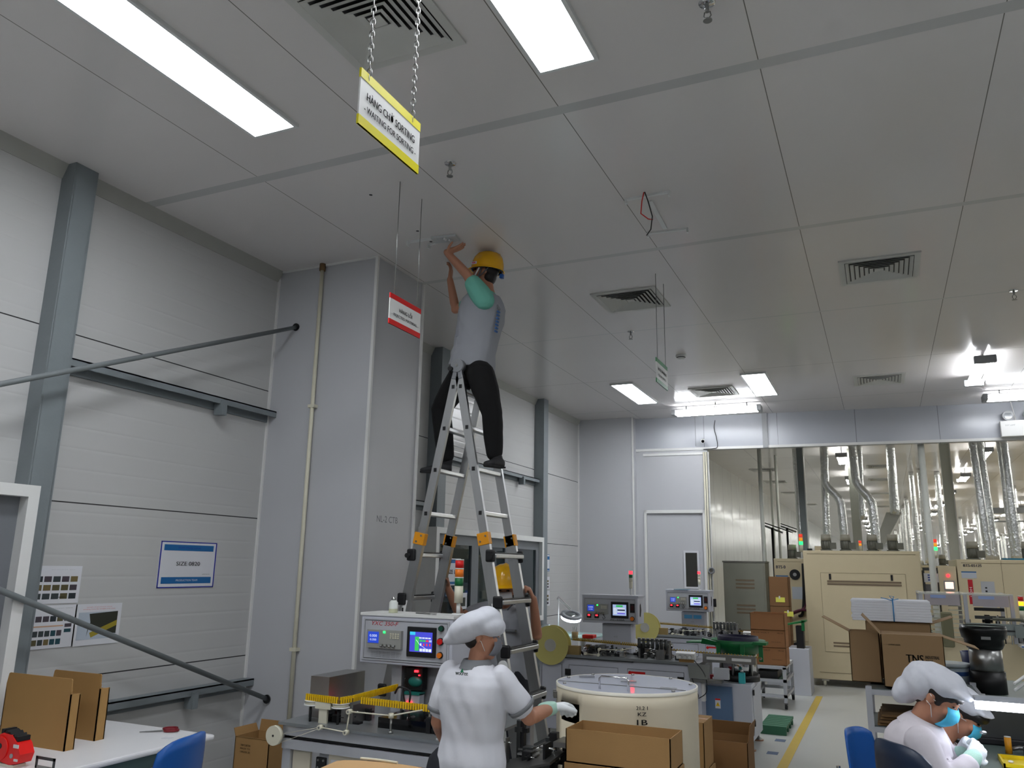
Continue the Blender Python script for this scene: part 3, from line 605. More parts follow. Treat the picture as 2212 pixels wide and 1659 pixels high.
b = B(); b.bb((-R0 + .03, -.12, ZD + .004), (R0 - .03, -.117, ZD + .0075), STEEL); part('lid_joint', b, lid)
for a in (20, 60, 100, 140, 175, 215, 330): b = B(); b.cyl(((R0 - .035) * cos(radians(a)), (R0 - .035) * sin(radians(a)), ZD), ((R0 - .035) * cos(radians(a)), (R0 - .035) * sin(radians(a)), ZD + .012), .01, STEEL, n=10); part('screw', b, lid)
for x, y, r in ((-.28, .12, .2), (0, .05, 0), (.27, -.1, -.3)): b = B(); b.box((x, y, ZD + .008), (.09, .035, .006), CHROME, Matrix.Rotation(r + .3, 3, 'Z')); part('hinge', b, lid)
b = B(); b.tube([(-.06, -.30, ZD), (-.06, -.30, ZD + .06), (-.05, -.30, ZD + .07), (.09, -.30, ZD + .07), (.10, -.30, ZD + .06), (.10, -.30, ZD)], .006, CHROME, n=8); part('handle', b, lid)
b = B(); a = radians(-62); n_ = V((cos(a), sin(a), 0)); uu = V((-sin(a), cos(a), 0))
for st, z, w, h in (('21.2 1', .965, .06, .018), ('KZ', .935, .045, .018), ('1B', .895, .055, .026)): b.text(st, n_ * (R0 + .0065) + V((0, 0, z)), uu, w, h, INK, bold=.01)
part('pen_marks', b, t)
b = B()
for an in (200, 208): a = radians(an); b.box((cos(a) * (R0 + .01), sin(a) * (R0 + .01), .97), (.02, .03, .035), STEEL, Matrix.Rotation(a, 3, 'Z'))
part('latch', b, t)

# ---- two line machines behind
def line_machine(x, y, label, wide=1.44, name='ZC-320A', out=True):
    t = thing('winding_machine', label, 'machine', (x, y, 0))
    b = B(); b.bb((-.22, .02, .07), (wide, .62, .77), LAV, ch=.006); base = part('base_cabinet', b, t)
    for x0, x1, z0, z1 in ((-.20, .02, .2, .70), (.10, .62, .2, .70), (.72, 1.28, .2, .70)): q = B(); q.bb((x0, .012, z0), (x1, .024, z1), LAV); q.tube([(x0, .013, z0), (x1, .013, z0), (x1, .013, z1), (x0, .013, z1)], .003, DSTEEL, n=4, closed=True); part('door', q, base)
    for px in (.09, 1.25): q = B(); q.bb((px - .03, .0, .60), (px + .03, .016, .66), BLK); part('hinge', q, base)
    q = B(); q.bb((.76, .008, .66), (.90, .0125, .68), RED); q.bb((.93, .008, .6), (1.15, .0125, .62), GRYP); q.cyl((.745, .012, .665), (.745, .008, .665), .018, RED, n=16); part('warning_label', q, base)
    for px in (-.15, wide - .1):
        for py in (.1, .55): q = B(); q.cyl((px, py, .0), (px, py, .012), .035, STEEL); q.cyl((px, py, .01), (px, py, .08), .01, STEEL); part('foot', q, base)
    b = B(); b.bb((-.06, -.01, .775), (wide, .62, .80), PLATE); b.bb((0, -.008, .765), (.78, .02, .777), BLK); part('table_plate', b, t)
    # reel
    b = B(); b.cyl((-.09, -.03, .885), (-.09, -.022, .885), .195, mat('reel_yellow', (196, 186, 112), .5), n=48); b.cyl((-.09, .06, .885), (-.09, .068, .885), .195, mat('reel_yellow', (0, 0, 0)), n=48); b.cyl((-.09, -.022, .885), (-.09, .06, .885), .12, mat('paper_roll', (176, 158, 112), .8), n=40); r = part('reel', b, t)
    b = B(); b.cyl((-.09, -.04, .885), (-.09, -.028, .885), .062, mat('hub_grey', (176, 174, 166), .4), n=32); part('hub', b, r)
    b = B(); b.cyl((-.09, -.02, .885), (-.09, .12, .885), .02, STEEL); b.bb((-.11, .1, .78), (-.07, .14, .92), DSTEEL); part('reel_bracket', b, t)
    b = B(); b.bb((.06, .03, .80), (.20, .10, .885), mat('carton_brown', (150, 128, 84), .8)); part('paper_guide', b, t)
    tape(t, [(.05, .25, .92), (.60, .22, .905), (.78, .22, .90)], 0, h=.03, col=mat('ochre_parts', (176, 148, 62), .6), pitch=.02); tape(t, [(1.10, .22, .88), (wide + (.55 if out else -.02), .16, .86)], 0, h=.02, col=mat('ochre_parts', (0, 0, 0)), pitch=.03)
    gub(t, (.18, .06, .80), (.80, .4, .90), 30, int(y * 10), [BLK, STEEL, DSTEEL, CHROME, BLK]); gub(t, (.82, .06, .80), (1.12, .4, .96), 22, int(y * 10) + 1, [BLK, STEEL, DSTEEL, BLK, STEEL]); gub(t, (1.14, .1, .80), (1.40, .4, .84), 6, 5, [STEEL, DSTEEL])
    for k in range(7): q = B(); q.cyl((.83 + .045 * k, .06, .90), (.83 + .045 * k, .06, .99), .014, DSTEEL, n=10); q.cyl((.83 + .045 * k, .06, .99), (.83 + .045 * k, .06, 1.0), .017, STEEL, n=10); part('cylinder_head', q, t)
    b = B(); b.bb((.81, .08, .965), (1.14, .11, .985), STEEL); b.bb((.815, .08, .80), (.83, .11, .97), STEEL); b.bb((1.12, .08, .80), (1.135, .11, .97), STEEL); part('head_frame', b, t)
    b = B(); pts = [(.28, .0, .82), (.42, .0, .815), (.43, .0, .87), (.66, .02, .875), (.78, .05, .90)]
    for p, q_ in zip(pts, pts[1:]): b.tube([p, q_], .004, IVORY, n=6)
    part('belt', b, t)
    for p in pts[:4]: q = B(); q.cyl((p[0], p[1] - .012, p[2]), (p[0], p[1] + .02, p[2]), .014, IVORY, n=14); part('pulley', q, t)
    # button box
    b = B(); b.prism([(1.22, -.02, .83), (1.22, -.05, .885), (1.22, .02, .90), (1.22, .04, .83)], (.18, 0, 0), WHT); b.bb((1.24, -.0, .80), (1.38, .03, .835), CARD); bb_ = part('button_box', b, t)
    for k in range(3): q = B(); q.cyl((1.26 + .05 * k, -.038, .855), (1.26 + .05 * k, -.055, .85), .016, CHROME, n=14); part('button', q, bb_)
    # pillar and control box
    b = B(); b.bb((.30, .50, .80), (.62, .68, 1.09), LAV, ch=.004); b.text('0123', (.45, .498, .96), (1, 0, 0), .04, .015, GRYP); part('pillar', b, t)
    ctrl(t, .10, .42, 1.10, .62, .28, .24, name)
    # outfeed arm with chute
    if not out: return t
    b = B(); b.bb((wide, .14, .80), (wide + .50, .24, .875), STEEL)
    for k in range(2): b.bb((wide + .04 + .24 * k, .133, .825), (wide + .22 + .24 * k, .141, .85), WHT)
    part('outfeed_rail', b, t)
    b = B(); b.slab((wide - .12, .0, .79), (wide + .10, -.02, .79), (wide + .08, -.04, .66), (wide - .10, -.02, .66), .01, mat('grey_tray', (122, 124, 120), .4)); b.bb((wide - .10, .0, .625), (wide + .20, .12, .65), STEEL); b.bb((wide + .12, .04, .66), (wide + .26, .1, .76), MGRY); part('tray', b, t)
    b = B(); b.bb((wide - .03, .04, .45), (wide + .03, .10, .625), WHT); part('tray_post', b, t)
    cable(t, [(wide - .05, .0, .82), (wide + .05, -.03, .70), (wide + .06, -.02, .55), (wide - .02, -.0, .48)]); cable(t, [(wide - .08, .0, .66), (wide - .04, -.02, .56), (wide - .02, -.02, .5), (wide - .06, .0, .42)])
    return t
m2 = line_machine(-3.12, 8.10, 'long grey winding machine with a big yellow paper reel, right behind the ladder')
tower_light(m2, .62, .52, 1.385, [LED_R, GRN, IVORY], .8, .08)
m3 = line_machine(-2.96, 11.20, 'long grey winding machine standing farther back in front of the door', wide=1.3, out=False)
tower_light(m3, .56, .52, 1.385, [LED_R, IVORY, IVORY], .8, .08)
q = B(); q.bb((.22, .40, 1.39), (.42, .58, 1.398), mat('clipboard_blue', (120, 150, 170), .5)); part('folder', q, m3)
q = B()
for k in range(2): q.bb((.34 + .13 * k, .49, 1.0), (.45 + .13 * k, .497, 1.05), mat('gauge_blue', (40, 90, 120), .3, emit=.3))
part('gauge', q, m3)

# ---- white stand with the bowl feeder of the second machine
t = thing('feeder_stand', 'white steel cabinet on levelling feet carrying the green feeder bowl', 'cabinet', (-1.55, 8.38, 0))
b = B(); b.bb((-.38, 0, .09), (.30, .64, .60), mat('stand_white', (196, 199, 208), .42, var=.03), ch=.006); part('body', b, t)
b = B(); b.bb((.301, .05, .14), (.306, .58, .56), mat('stand_white', (0, 0, 0))); part('side_door', b, t)
for z in (.22, .50): b = B(); b.bb((.304, .04, z), (.318, .07, z + .05), BLK); part('hinge', b, t)
for px in (-.33, .26):
    for py in (.05, .58): b = B(); b.cyl((px, py, 0), (px, py, .012), .05, mat('copper_foot', (170, 128, 104), .4, .5)); b.lathe((px, py, .01), [(.045, 0), (.02, .02), (.012, .025)], STEEL, n=16); b.cyl((px, py, .02), (px, py, .10), .011, CHROME); part('foot', b, t)
b = B(); b.bb((-.15, -.05, .23), (.12, .0, .57), mat('blue_grey_box', (92, 118, 150), .45)); c = part('control_enclosure', b, t)
b = B(); b.bb((-.04, -.053, .37), (.01, -.05, .46), PAPER); b.bb((-.04, -.0545, .445), (.01, -.053, .46), RED); b.prism([(-.035, -.0545, .39), (.005, -.0545, .39), (-.015, -.0545, .43)], (0, .001, 0), YEL); b.text('!', (-.015, -.0550, .405), (1, 0, 0), .005, .02, INK); part('warning_label', b, c)
cable(t, [(-.10, -.02, .22), (-.08, -.03, .17), (-.02, -.03, .15), (.03, -.03, .18), (.05, -.02, .22)], .006); cable(t, [(-.08, -.02, .22), (-.02, -.02, .2), (.04, -.02, .21)], .006, MGRY)
t = thing('bowl_feeder', 'green vibrating bowl feeder with a chrome base and dark blue lining', 'feeder', (-1.41, 8.70, .60)); z0 = 0
b = B(); b.cyl((0, 0, 0), (0, 0, .06), .20, BLK, n=32); part('base', b, t)
b = B(); b.cyl((0, 0, .055), (0, 0, .26), .17, CHROME, n=36); part('drive_housing', b, t)
for a in (200, 260, 320, 30): b = B(); b.cyl((.185 * cos(radians(a)), .185 * sin(radians(a)), .05), (.175 * cos(radians(a)), .175 * sin(radians(a)), .26), .012, STEEL, n=8); part('leaf_spring', b, t)
b = B(); b.lathe((0, 0, 0), [(.12, .25), (.19, .26), (.24, .33), (.27, .39), (.262, .39), (.23, .34), (.18, .29), (0, .28)], GRN, n=48); part('bowl', b, t)
b = B(); b.lathe((0, 0, 0), [(.0, .30), (.17, .31), (.205, .36), (.20, .425), (.19, .425), (.19, .36)], mat('bowl_lining', (28, 28, 54), .5), n=40); part('bowl_lining', b, t)
b = B(); b.slab((-.50, -.12, .34), (-.1, -.20, .36), (-.05, -.1, .375), (-.45, -.05, .355), .012, GRN); b.slab((-.32, -.20, .40), (-.1, -.22, .36), (-.1, -.20, .33), (-.34, -.18, .345), .012, GRN); part('outlet_track', b, t)
for x, y in ((-.16, -.21), (.08, -.255), (.24, -.14)): b = B(); b.bb((x - .02, y - .01, .20), (x + .02, y + .01, .36), GRN); b.cyl((x, y - .01, .23), (x, y - .04, .23), .012, STEEL, n=10); part('bracket', b, t)
b = B(); b.bb((.16, -.2, .36), (.30, -.02, .385), GRN); part('rim_plate', b, t)
b = B(); b.bb((-1.65, 8.42, .60), (-1.545, 8.50, .665), mat('brick_red', (150, 26, 36), .45), ch=.004); tt = single('ballast_box', b, 'small dark red box on the white stand beside the feeder base', 'box'); c = B(); c.bb((-1.625, 8.418, .615), (-1.57, 8.4205, .645), PAPER); part('sticker', c, tt)
b = B(); b.bb((-1.375, 8.42, .60), (-1.315, 8.47, .70), mat('turquoise_plastic', (60, 176, 180), .4), ch=.004); tt = single('turquoise_box', b, 'small turquoise holder on the white stand in front of the feeder', 'box'); c = B(); c.ball((-1.345, 8.445, .715), (.018, .018, .02), CHROME); part('cap', c, tt)

# ---- desk behind the second machine with a magnifier lamp
t = thing('side_bench', 'narrow bench with glass top beside the wall behind the yellow reel', 'bench', (-3.75, 9.0, 0))
b = B(); b.bb((-.15, -.4, .90), (.75, .5, .915), mat('teal_glass', (150, 186, 180), .15)); part('bench_top', b, t)
for x in (-.12, .70):
    for y in (-.36, .45): b = B(); b.bb((x - .02, y - .02, 0), (x + .02, y + .02, .90), ALUP); part('leg', b, t)
def mag_lamp(t, base, joint, head, ring_r, n, flip=1):
    base, joint, head, n = V(base), V(joint), V(head), V(n).normalized()
    for dx in (0, .025): b = B(); off = V((0, 0, dx)); b.tube([base + off, joint + off], .006, WHT, n=8); b.tube([joint + off, head + off + V((0, 0, .05))], .006, WHT, n=8); part('arm', b, t)
    b = B(); b.ball(joint, .02, WHT); b.cyl(base + V((0, 0, -.06)), base, .012, STEEL); part('joint', b, t)
    b = B(); b.lathe(head, [(ring_r * .62, .0), (ring_r * .62, .022), (ring_r, .02), (ring_r * 1.04, .0)], mat('lamp_head_grey', (150, 154, 160), .4), n=44, axis=n); h = part('lamp_head', b, t)
    b = B(); b.lathe(head, [(ring_r * .66, -.002), (ring_r * .70, -.034), (ring_r * .96, -.034), (ring_r * .98, -.002)], mat('ring_glow', (238, 242, 255), .4, emit=9.0, var=0), n=44, axis=n); part('ring_light', b, h)
    b = B(); b.lathe(head, [(0, .02), (ring_r * .4, .016), (ring_r * .62, .006)], mat('magnifier_glass', (120, 126, 126), .05, var=0), n=32, axis=n); part('magnifier', b, h)
p0, p1, p2 = PY(1175, 1305, 9.1), PY(1215, 1305, 9.1), PY(1238, 1325, 9.0)
t = thing('magnifier_lamp', 'white magnifier lamp with folding arm over the far side bench', 'lamp', (p0.x, 9.1, .915)); o = V((p0.x, 9.1, .915))
mag_lamp(t, V((p1.x - .05, 9.1, 1.0)) - o, PY(1215, 1303, 9.1) - o + V((-.05, 0, .05)), PY(1234, 1330, 9.0) - o, .12, (.25, -.3, 1))
b = B(); q = PY(1215, 1385, 9.1) - o; b.tube([V((p1.x - .05, 9.1, .915)) - o, V((p1.x - .05, 9.1, 1.0)) - o], .01, WHT); part('post', b, t)
p = PY(1195, 1358, 8.75); b = B(); b.ball((p.x, 8.75, .95), (.07, .05, .032), RED); b.bb((p.x - .1, 8.70, .915), (p.x + .05, 8.8, .94), RED, ch=.01); tt = single('tape_dispenser', b, 'red tape dispenser on the side bench by the wall', 'tape dispenser'); c = B(); c.cyl((p.x + .02, 8.70, .95), (p.x + .02, 8.68, .95), .02, BLK); part('hub', c, tt)
p = PY(1242, 1360, 8.75); b = B(); b.lathe((p.x, 8.75, .915), [(0, 0), (.035, 0), (.037, .06), (.033, .06), (.033, .01)], mat('tan_pot', (190, 158, 110), .7), n=24); tt = single('brush_pot', b, 'tan pot of white brushes on the side bench', 'pot')
for k in range(3): c = B(); c.cyl((p.x - .015 + .015 * k, 8.75, .93), (p.x - .02 + .02 * k, 8.75, 1.03), .006, WHT, n=8); part('brush', c, tt)
p = PY(1275, 1362, 8.75); b = B(); b.bb((p.x - .08, 8.70, .915), (p.x + .05, 8.82, .955), RED, ch=.008); single('parts_tray', b, 'red parts tray on the side bench under the grey control box', 'tray')
p = PY(1180, 1350, 8.7); b = B(); b.lathe((p.x, 8.7, .915), [(0, 0), (.06, .0), (.075, .05), (.06, .1), (.04, .13)], mat('clear_bag', (200, 214, 218), .25), n=20); single('plastic_bag', b, 'crumpled clear plastic bag on the side bench next to the ladder', 'bag')
# ------------------------------------------------------------------ step ladder (rungs run along y, legs spread along x)
LX, LY0, LY1, LZ = -2.783, 5.10, 5.52, 3.12
t = thing('telescopic_ladder', 'tall aluminium folding ladder with orange clips carrying the man at the ceiling', 'ladder', (LX, (LY0 + LY1) / 2, 0)); o = V((LX, (LY0 + LY1) / 2, 0))
SL = .205
def lpt(s, y, z): return V((LX + s * (LZ - z) * SL, y, z)) - o
def flare(y, z): return y + (0 if z > 1.85 else 0)
for s in (-1, 1):
    for y, ys in ((LY0, -1), (LY1, 1)):
        def rail(z0, z1, w, th, yo, m, nm, parent=t):
            a, c = lpt(s, y + yo, z0), lpt(s, y + yo, z1); d = (c - a).normalized(); sd = V((d.z, 0, -d.x)) * w / 2; yy = V((0, th / 2, 0)); b = B()
            b.prism([a - sd - yy, a + sd - yy, a + sd + yy, a - sd + yy], c - a, m); return part(nm, b, parent)
        st = rail(1.72, 3.05, .062, .026, 0, ALU, 'stile'); lo = rail(.04, 1.90, .078, .034, ys * .012, ALU, 'outer_stile')
        b = B(); c = lpt(s, y + ys * .012, 1.86); b.box(c, (.088, .05, .085), mat('orange_clip', (226, 150, 22), .45), Matrix.Rotation(math.atan(SL) * s * -1, 3, 'Y'), ch=.004)
        for k in (-.02, .02): b.cyl(c + V((k, -.026, k)), c + V((k, -.03, k)), .007, STEEL, n=10)
        part('rail_clip', b, t)
        b = B(); c = lpt(s, y + ys * .012, .03); b.box(c, (.11, .06, .06), RUB, ch=.01); part('rubber_foot', b, t)
        b = B()
        for z in (2.97, 2.66, 2.355, 2.04): b.box(lpt(s, y - .014, z), (.022, .006, .028), BLK)
        part('rung_plug', b, t)
    for z in (2.97, 2.66, 2.355, 2.04): b = B(); c0, c1 = lpt(s, LY0 + .01, z), lpt(s, LY1 - .01, z); b.box((c0 + c1) / 2, (.045, (c1 - c0).length, .032), ALU, ch=.006); part('rung', b, t)
    for z in (1.745, 1.435, 1.12, .81, .50, .20):
        b = B(); c0, c1 = lpt(s, LY0 - .03, z), lpt(s, LY1 + .03, z); off = V((s * .05, 0, 0))
        b.box((c0 + c1) / 2 + off, (.06, (c1 - c0).length, .03), ALU, ch=.006); r = part('rung', b, t)
        b = B(); b.box((c0 + c1) / 2 + off + V((0, 0, .019)), (.05, (c1 - c0).length - .02, .01), BLK, ch=.003)
        for c in (c0, c1): b.box(c + off * .7, (.07, .03, .085), BLK, ch=.012)
        part('rung_bracket', b, r)
    b = B(); b.cyl(lpt(s, LY0 - .07, 1.74) + V((s * .05, 0, 0)), lpt(s, LY0 - .02, 1.74) + V((s * .05, 0, 0)), .017, RUB, n=14); part('lock_knob', b, t)
for y in (LY0, LY1):
    c = V((0, y, LZ + .01)) - V((0, o.y, 0)); b = B(); b.cyl(c + V((0, -.028, 0)), c + V((0, .028, 0)), .052, mat('hinge_grey', (140, 142, 146), .4, .6), n=28); b.cyl(c + V((0, -.032, 0)), c + V((0, .03, 0)), .012, STEEL, n=12); h = part('hinge', b, t)
    for s in (-1, 1): b = B(); b.box(c + V((s * .022, 0, -.062)), (.036, .036, .08), mat('hinge_grey', (0, 0, 0)), Matrix.Rotation(-s * .2, 3, 'Y'), ch=.005); part('hinge_plate', b, t)
    b = B(); b.cyl(c + V((-.045, -.05, -.025)), c + V((-.045, .0, -.025)), .018, BLK, n=16); part('hinge_knob', b, t)
for s in (-1, 1):                     # stickers on the lower stiles
    for y in (LY0,): b = B(); c = lpt(s, y - .0305 + .0, 1.32); b.box(c, (.03, .002, .22), WHT, Matrix.Rotation(-s * math.atan(SL), 3, 'Y')); b.box(c + V((0, -.0012, .04)), (.012, .001, .03), INK); b.box(c + V((0, -.0012, -.05)), (.014, .001, .02), INK); part('sticker', b, t)
b = B(); c = lpt(1, LY0 - .02, 1.03); b.cyl(c + V((0, -.014, 0)), c, .035, WHT, n=24); part('spool', b, t)

# ------------------------------------------------------------------ cartons
def carton(name, label, loc, rz, w, d, h, flaps=(), text=None, cat='carton', m=CARD, group=None, tape_=False, closed=True):
    t = thing(name, label, cat, loc, rz, group); b = B(); th = .005
    b.bb((-w / 2, -d / 2, 0), (w / 2, d / 2, th), m)
    for a in ((-w / 2, -d / 2, w / 2, -d / 2 + th), (-w / 2, d / 2 - th, w / 2, d / 2), (-w / 2, -d / 2, -w / 2 + th, d / 2), (w / 2 - th, -d / 2, w / 2, d / 2)): b.bb((a[0], a[1], 0), (a[2], a[3], h), m)
    part('body', b, t)
    if closed:
        b = B(); b.bb((-w / 2, -d / 2, h), (w / 2, -.001, h + .004), m); b.bb((-w / 2, .001, h), (w / 2, d / 2, h + .004), m); part('top_flap', b, t)
    for side, ang, ln in flaps:            # angle measured outwards from straight up
        a = radians(ang); b = B()
        if side in 'lr':
            s = -1 if side == 'l' else 1; p = V((s * w / 2, 0, h)); v = V((s * sin(a), 0, cos(a))) * ln; e = V((0, d / 2 - .004, 0)); n = V((s * cos(a), 0, -sin(a))) * .004
        else:
            s = -1 if side == 'f' else 1; p = V((0, s * d / 2, h)); v = V((0, s * sin(a), cos(a))) * ln; e = V((w / 2 - .004, 0, 0)); n = V((0, s * cos(a), -sin(a))) * .004
        b.prism([p - e, p + e, p + e * .97 + v, p - e * .97 + v], n, m); part('flap', b, t)
    if tape_: b = B(); b.bb((-w / 2 - .001, -.025, h + .0042), (w / 2 + .001, .025, h + .005), mat('packing_tape', (176, 150, 100), .15)); b.bb((-w / 2 - .001, -.025, h - .06), (-w / 2 - .0002, .025, h + .004), mat('packing_tape', (0, 0, 0))); part('tape', b, t)
    if text:
        b = B()
        for s, x, z, tw, tt, ink in text: b.text(s, (x, -d / 2 - .0008, z), (1, 0, 0), tw, tt, ink, bold=.012)
        part('lettering', b, t)
    return t
# open tray carton in front of the drum, on a closed one
bx = PY(1222, 1570, 4.02); bx2 = PY(1448, 1600, 4.02); cxm = (bx.x + bx2.x) / 2; w = bx2.x - bx.x; zt = (bx.z + bx2.z) / 2
carton('cardboard_box', 'open brown carton with raised sides in front of the cream drum', (cxm, 4.02 + .125, zt - .155), 0, w, .25, .155, closed=False, flaps=())
c0 = carton('cardboard_box', 'closed brown carton right under the open one by the drum', (cxm, 4.02 + .125, zt - .155 - .36), 0, w + .01, .26, .354, tape_=True)
carton('cardboard_box', 'lowest brown carton of the stack by the drum, on the floor', (cxm, 4.02 + .125, 0), 0, w + .02, .27, zt - .155 - .366, tape_=True)
# nearest carton under the frame with shiny tape
p = PZ(838, 1649, .965); t = carton('cardboard_box', 'nearest carton top with shiny clear tape at the lower edge', (p.x - .02, p.y - .13, .60), .12, .40, .34, .345, closed=False)
b = B(); hh = .345
vs = [(-.20 + .40 * i / 12, -.17 + .34 * j / 6, hh + .030 * sin(pi * i / 12) ** .6 * (.4 + .6 * sin(pi * j / 6))) for i in range(13) for j in range(7)]
b.add(vs, [(i * 7 + j, (i + 1) * 7 + j, (i + 1) * 7 + j + 1, i * 7 + j + 1) for i in range(12) for j in range(6)], mat('light_cardboard', (196, 158, 110), .7, var=.04), True); part('top_flap', b, t)
b = B(); b.tube([(-.10 + .02 * k, .172 - .002 * k, hh + .004 + .034 * sin(pi * (i_ := (.13 + .02 * k) / .46)) ** .6 * .45) for k in range(9)], .005, mat('clear_tape', (224, 220, 200), .08), n=6); part('tape', b, t)
dup(c0, (p.x - .02, p.y - .13, .0), .12, label='lower carton hidden under the nearest taped carton'); bpy.context.view_layer.update()
for ch in scene.objects[-1:]: pass
st = [o_ for o_ in scene.objects if o_.get('label') == 'lower carton hidden under the nearest taped carton'][0]; st.scale = (.8, 1, .60 / .358)
# cartons between the drum and the white stand
carton('cardboard_box', 'open brown carton with upright flaps in front of the white stand', (-1.17, 6.45, 0.0), 0, .37, .30, .47, closed=False, flaps=(('r', 8, .12), ('b', -20, .1), ('l', 55, .06)), m=mat('dark_cardboard', (136, 100, 62), .85))
carton('cardboard_box', 'brown carton peeping out behind the drum cover', (-1.34, 5.85, .38), 0, .34, .3, .30, tape_=True); carton('cardboard_box', 'brown carton under the one peeping out behind the drum', (-1.34, 5.85, 0), 0, .36, .32, .374)
# floor carton by the wall, left of the nearest machine
p = PY(535, 1600, 4.3); t = carton('cardboard_box', 'brown flap-topped carton between the white table and the nearest machine', (p.x - .0, 4.45, 0), 0, .28, .22, p.z + .01, closed=False, flaps=(('b', 6, .07), ('f', 12, .0), ('l', 25, .05)), text=[('TNI-P CARTON', -.05, p.z - .04, .08, .012, FADED), ('MADE TO', -.05, p.z - .06, .08, .01, FADED), ('ORDER 20', -.05, p.z - .08, .08, .01, FADED)])
# stacks on the trolley and the floor beyond
t = thing('roller_trolley', 'aluminium profile trolley on casters with printed brown cartons', 'trolley', (-1.42, 11.0, 0)); 
for x in (-.19, .19):
    for y in (.0, .85): b = B(); b.bb((x - .02, y - .02, .07), (x + .02, y + .02, .50), ALUP); part('leg', b, t); b = B(); b.cyl((x - .015, y, .04), (x + .015, y, .04), .035, RUB, n=16); b.bb((x - .02, y - .02, .05), (x + .02, y + .02, .08), STEEL); part('caster', b, t)
for z in (.14, .32, .475): b = B(); b.bb((-.21, -.02, z), (.21, .02, z + .035), ALUP); b.bb((-.21, .83, z), (.21, .87, z + .035), ALUP); b.bb((-.21, .0, z), (-.17, .85, z + .035), ALUP); b.bb((.17, 0, z), (.21, .85, z + .035), ALUP); part('shelf_frame', b, t)
b = B(); b.bb((-.2, 0, .505), (.2, .86, .513), WHT); b.bb((-.18, .03, .33), (.18, .8, .34), mat('green_sheet', (90, 120, 104), .5)); part('shelf_plate', b, t)
b = B(); b.bb((-.15, .05, .34), (.10, .5, .44), BLK, ch=.01); part('power_box', b, t)
DC_ = mat('carton_red_brown', (150, 104, 66), .8)
for k in range(3):
    t = carton('cardboard_box', 'printed red-brown carton on the trolley, ' + ('bottom of its stack of three', 'in the middle of its stack of three', 'top of its stack, with plain raised front')[k], (-1.41, 11.20, .514 + .212 * k), 0, .42, .36, .206, m=DC_, closed=k < 2, text=[('8 HI VOLT', -.08, .18, .2, .014, FADED), ('Mfr Lot', .15, .18, .07, .014, FADED), ('PAI SI ROLL', .10, .07, .12, .01, FADED)] if k < 2 else None, flaps=(('f', -8, .0),))
for k in range(3):
    carton('cardboard_box', 'dark brown carton with a yellow note beside the cream oven, ' + ('lowest', 'second', 'highest')[k] + ' of its stack', (-1.46, 13.05, .30 + .43 * k), .0, .28, .3, .424, m=mat('carton_dark', (122, 88, 56), .85), tape_=False)
b = B(); b.bb((-1.70, 12.95, .0), (-1.25, 13.25, .30), MGRY, ch=.01); single('storage_crate', b, 'grey crate under the dark carton stack', 'crate')
for k, (x, z) in enumerate(((-1.51, 1.22), (-1.40, 1.02))): b = B(); b.bb((x, 12.894, z), (x + .13, 12.899, z + .07), mat('note_yellow', (226, 220, 96), .6)); tt = single('yellow_note', b, 'yellow paper note stuck on the dark cartons, ' + ('upper' if k == 0 else 'lower') + ' one', 'note'); c = B(); c.bb((x + .045, 12.89, z + .05), (x + .065, 12.895, z + .09), WHT); part('tape_strip', c, tt)
# green pallet
a, c = PZ(1655, 1588, 0), PZ(1700, 1560, 0); t = thing('plastic_pallet', 'low green plastic pallet on the floor beside the yellow line', 'pallet', (-1.17, 9.75, 0))
b = B()
for k in range(4): b.bb((-.02 - .13, -.42 + .22 * k, 0), (.11, -.36 + .22 * k, .06), mat('pallet_green', (52, 104, 78), .6))
part('skid', b, t); b = B()
for k in range(7): b.bb((-.15, -.42 + .105 * k, .06), (.115, -.33 + .105 * k, .085), mat('pallet_green', (0, 0, 0)))
part('deck', b, t)
# floor line
b = B(); b.bb((-.985, 5, .0005), (-.90, 12.4, .0025), mat('floor_yellow', (196, 168, 76), .5)); single('floor_line', b, 'yellow line painted on the pale floor', 'floor marking', kind='structure')
for x, y, w_ in ((-.80, 8.9, .12), (-.78, 10.1, .1), (-.2, 9.3, .1), (-.2, 9.0, .09), (-1.1, 8.45, .14), (-1.12, 9.02, .14)): pass
for x, y, lb in ((-1.10, 8.42, 'blue floor sticker beside the front foot of the white stand'), (-1.10, 9.06, 'blue floor sticker beside the rear foot of the white stand')): b = B(); b.bb((x - .04, y - .06, 0), (x + .06, y + .06, .002), mat('sticker_blue', (84, 100, 128), .5)); single('floor_sticker', b, lb, 'sticker')

# ------------------------------------------------------------------ left: white table and what lies on it
TZ = .75; A_, B_, C_ = PZ(465, 1586, TZ), PZ(294, 1569, TZ), PZ(222, 1651, TZ)
tx1, ty1 = A_.x, A_.y; tx0 = -4.35; ty0 = 1.9
t = thing('work_table', 'white topped work table with a grey frame along the left wall', 'table', (tx1 - .4, ty1 - .4, 0)); o = V((tx1 - .4, ty1 - .4, 0))
b = B(); b.bb(V((tx0, ty0, TZ - .028)) - o, V((tx1, ty1, TZ)) - o, mat('table_white', (224, 224, 226), .35, var=.02), ch=.01); part('table_top', b, t)
for x in (tx0 + .05, tx1 - .06):
    for y in (ty0 + .05, ty1 - .06): b = B(); b.bb(V((x - .02, y - .02, 0)) - o, V((x + .02, y + .02, TZ - .03)) - o, ALUP); part('leg', b, t)
b = B(); b.bb(V((tx0 + .05, ty1 - .08, .10)) - o, V((tx1 - .06, ty1 - .04, .14)) - o, ALUP); b.bb(V((tx1 - .08, ty0 + .05, .60)) - o, V((tx1 - .04, ty1 - .06, .64)) - o, ALUP); b.bb(V((tx1 - .08, ty0 + .05, .45)) - o, V((tx1 - .04, ty1 - .06, .47)) - o, ALUP); part('rail', b, t)
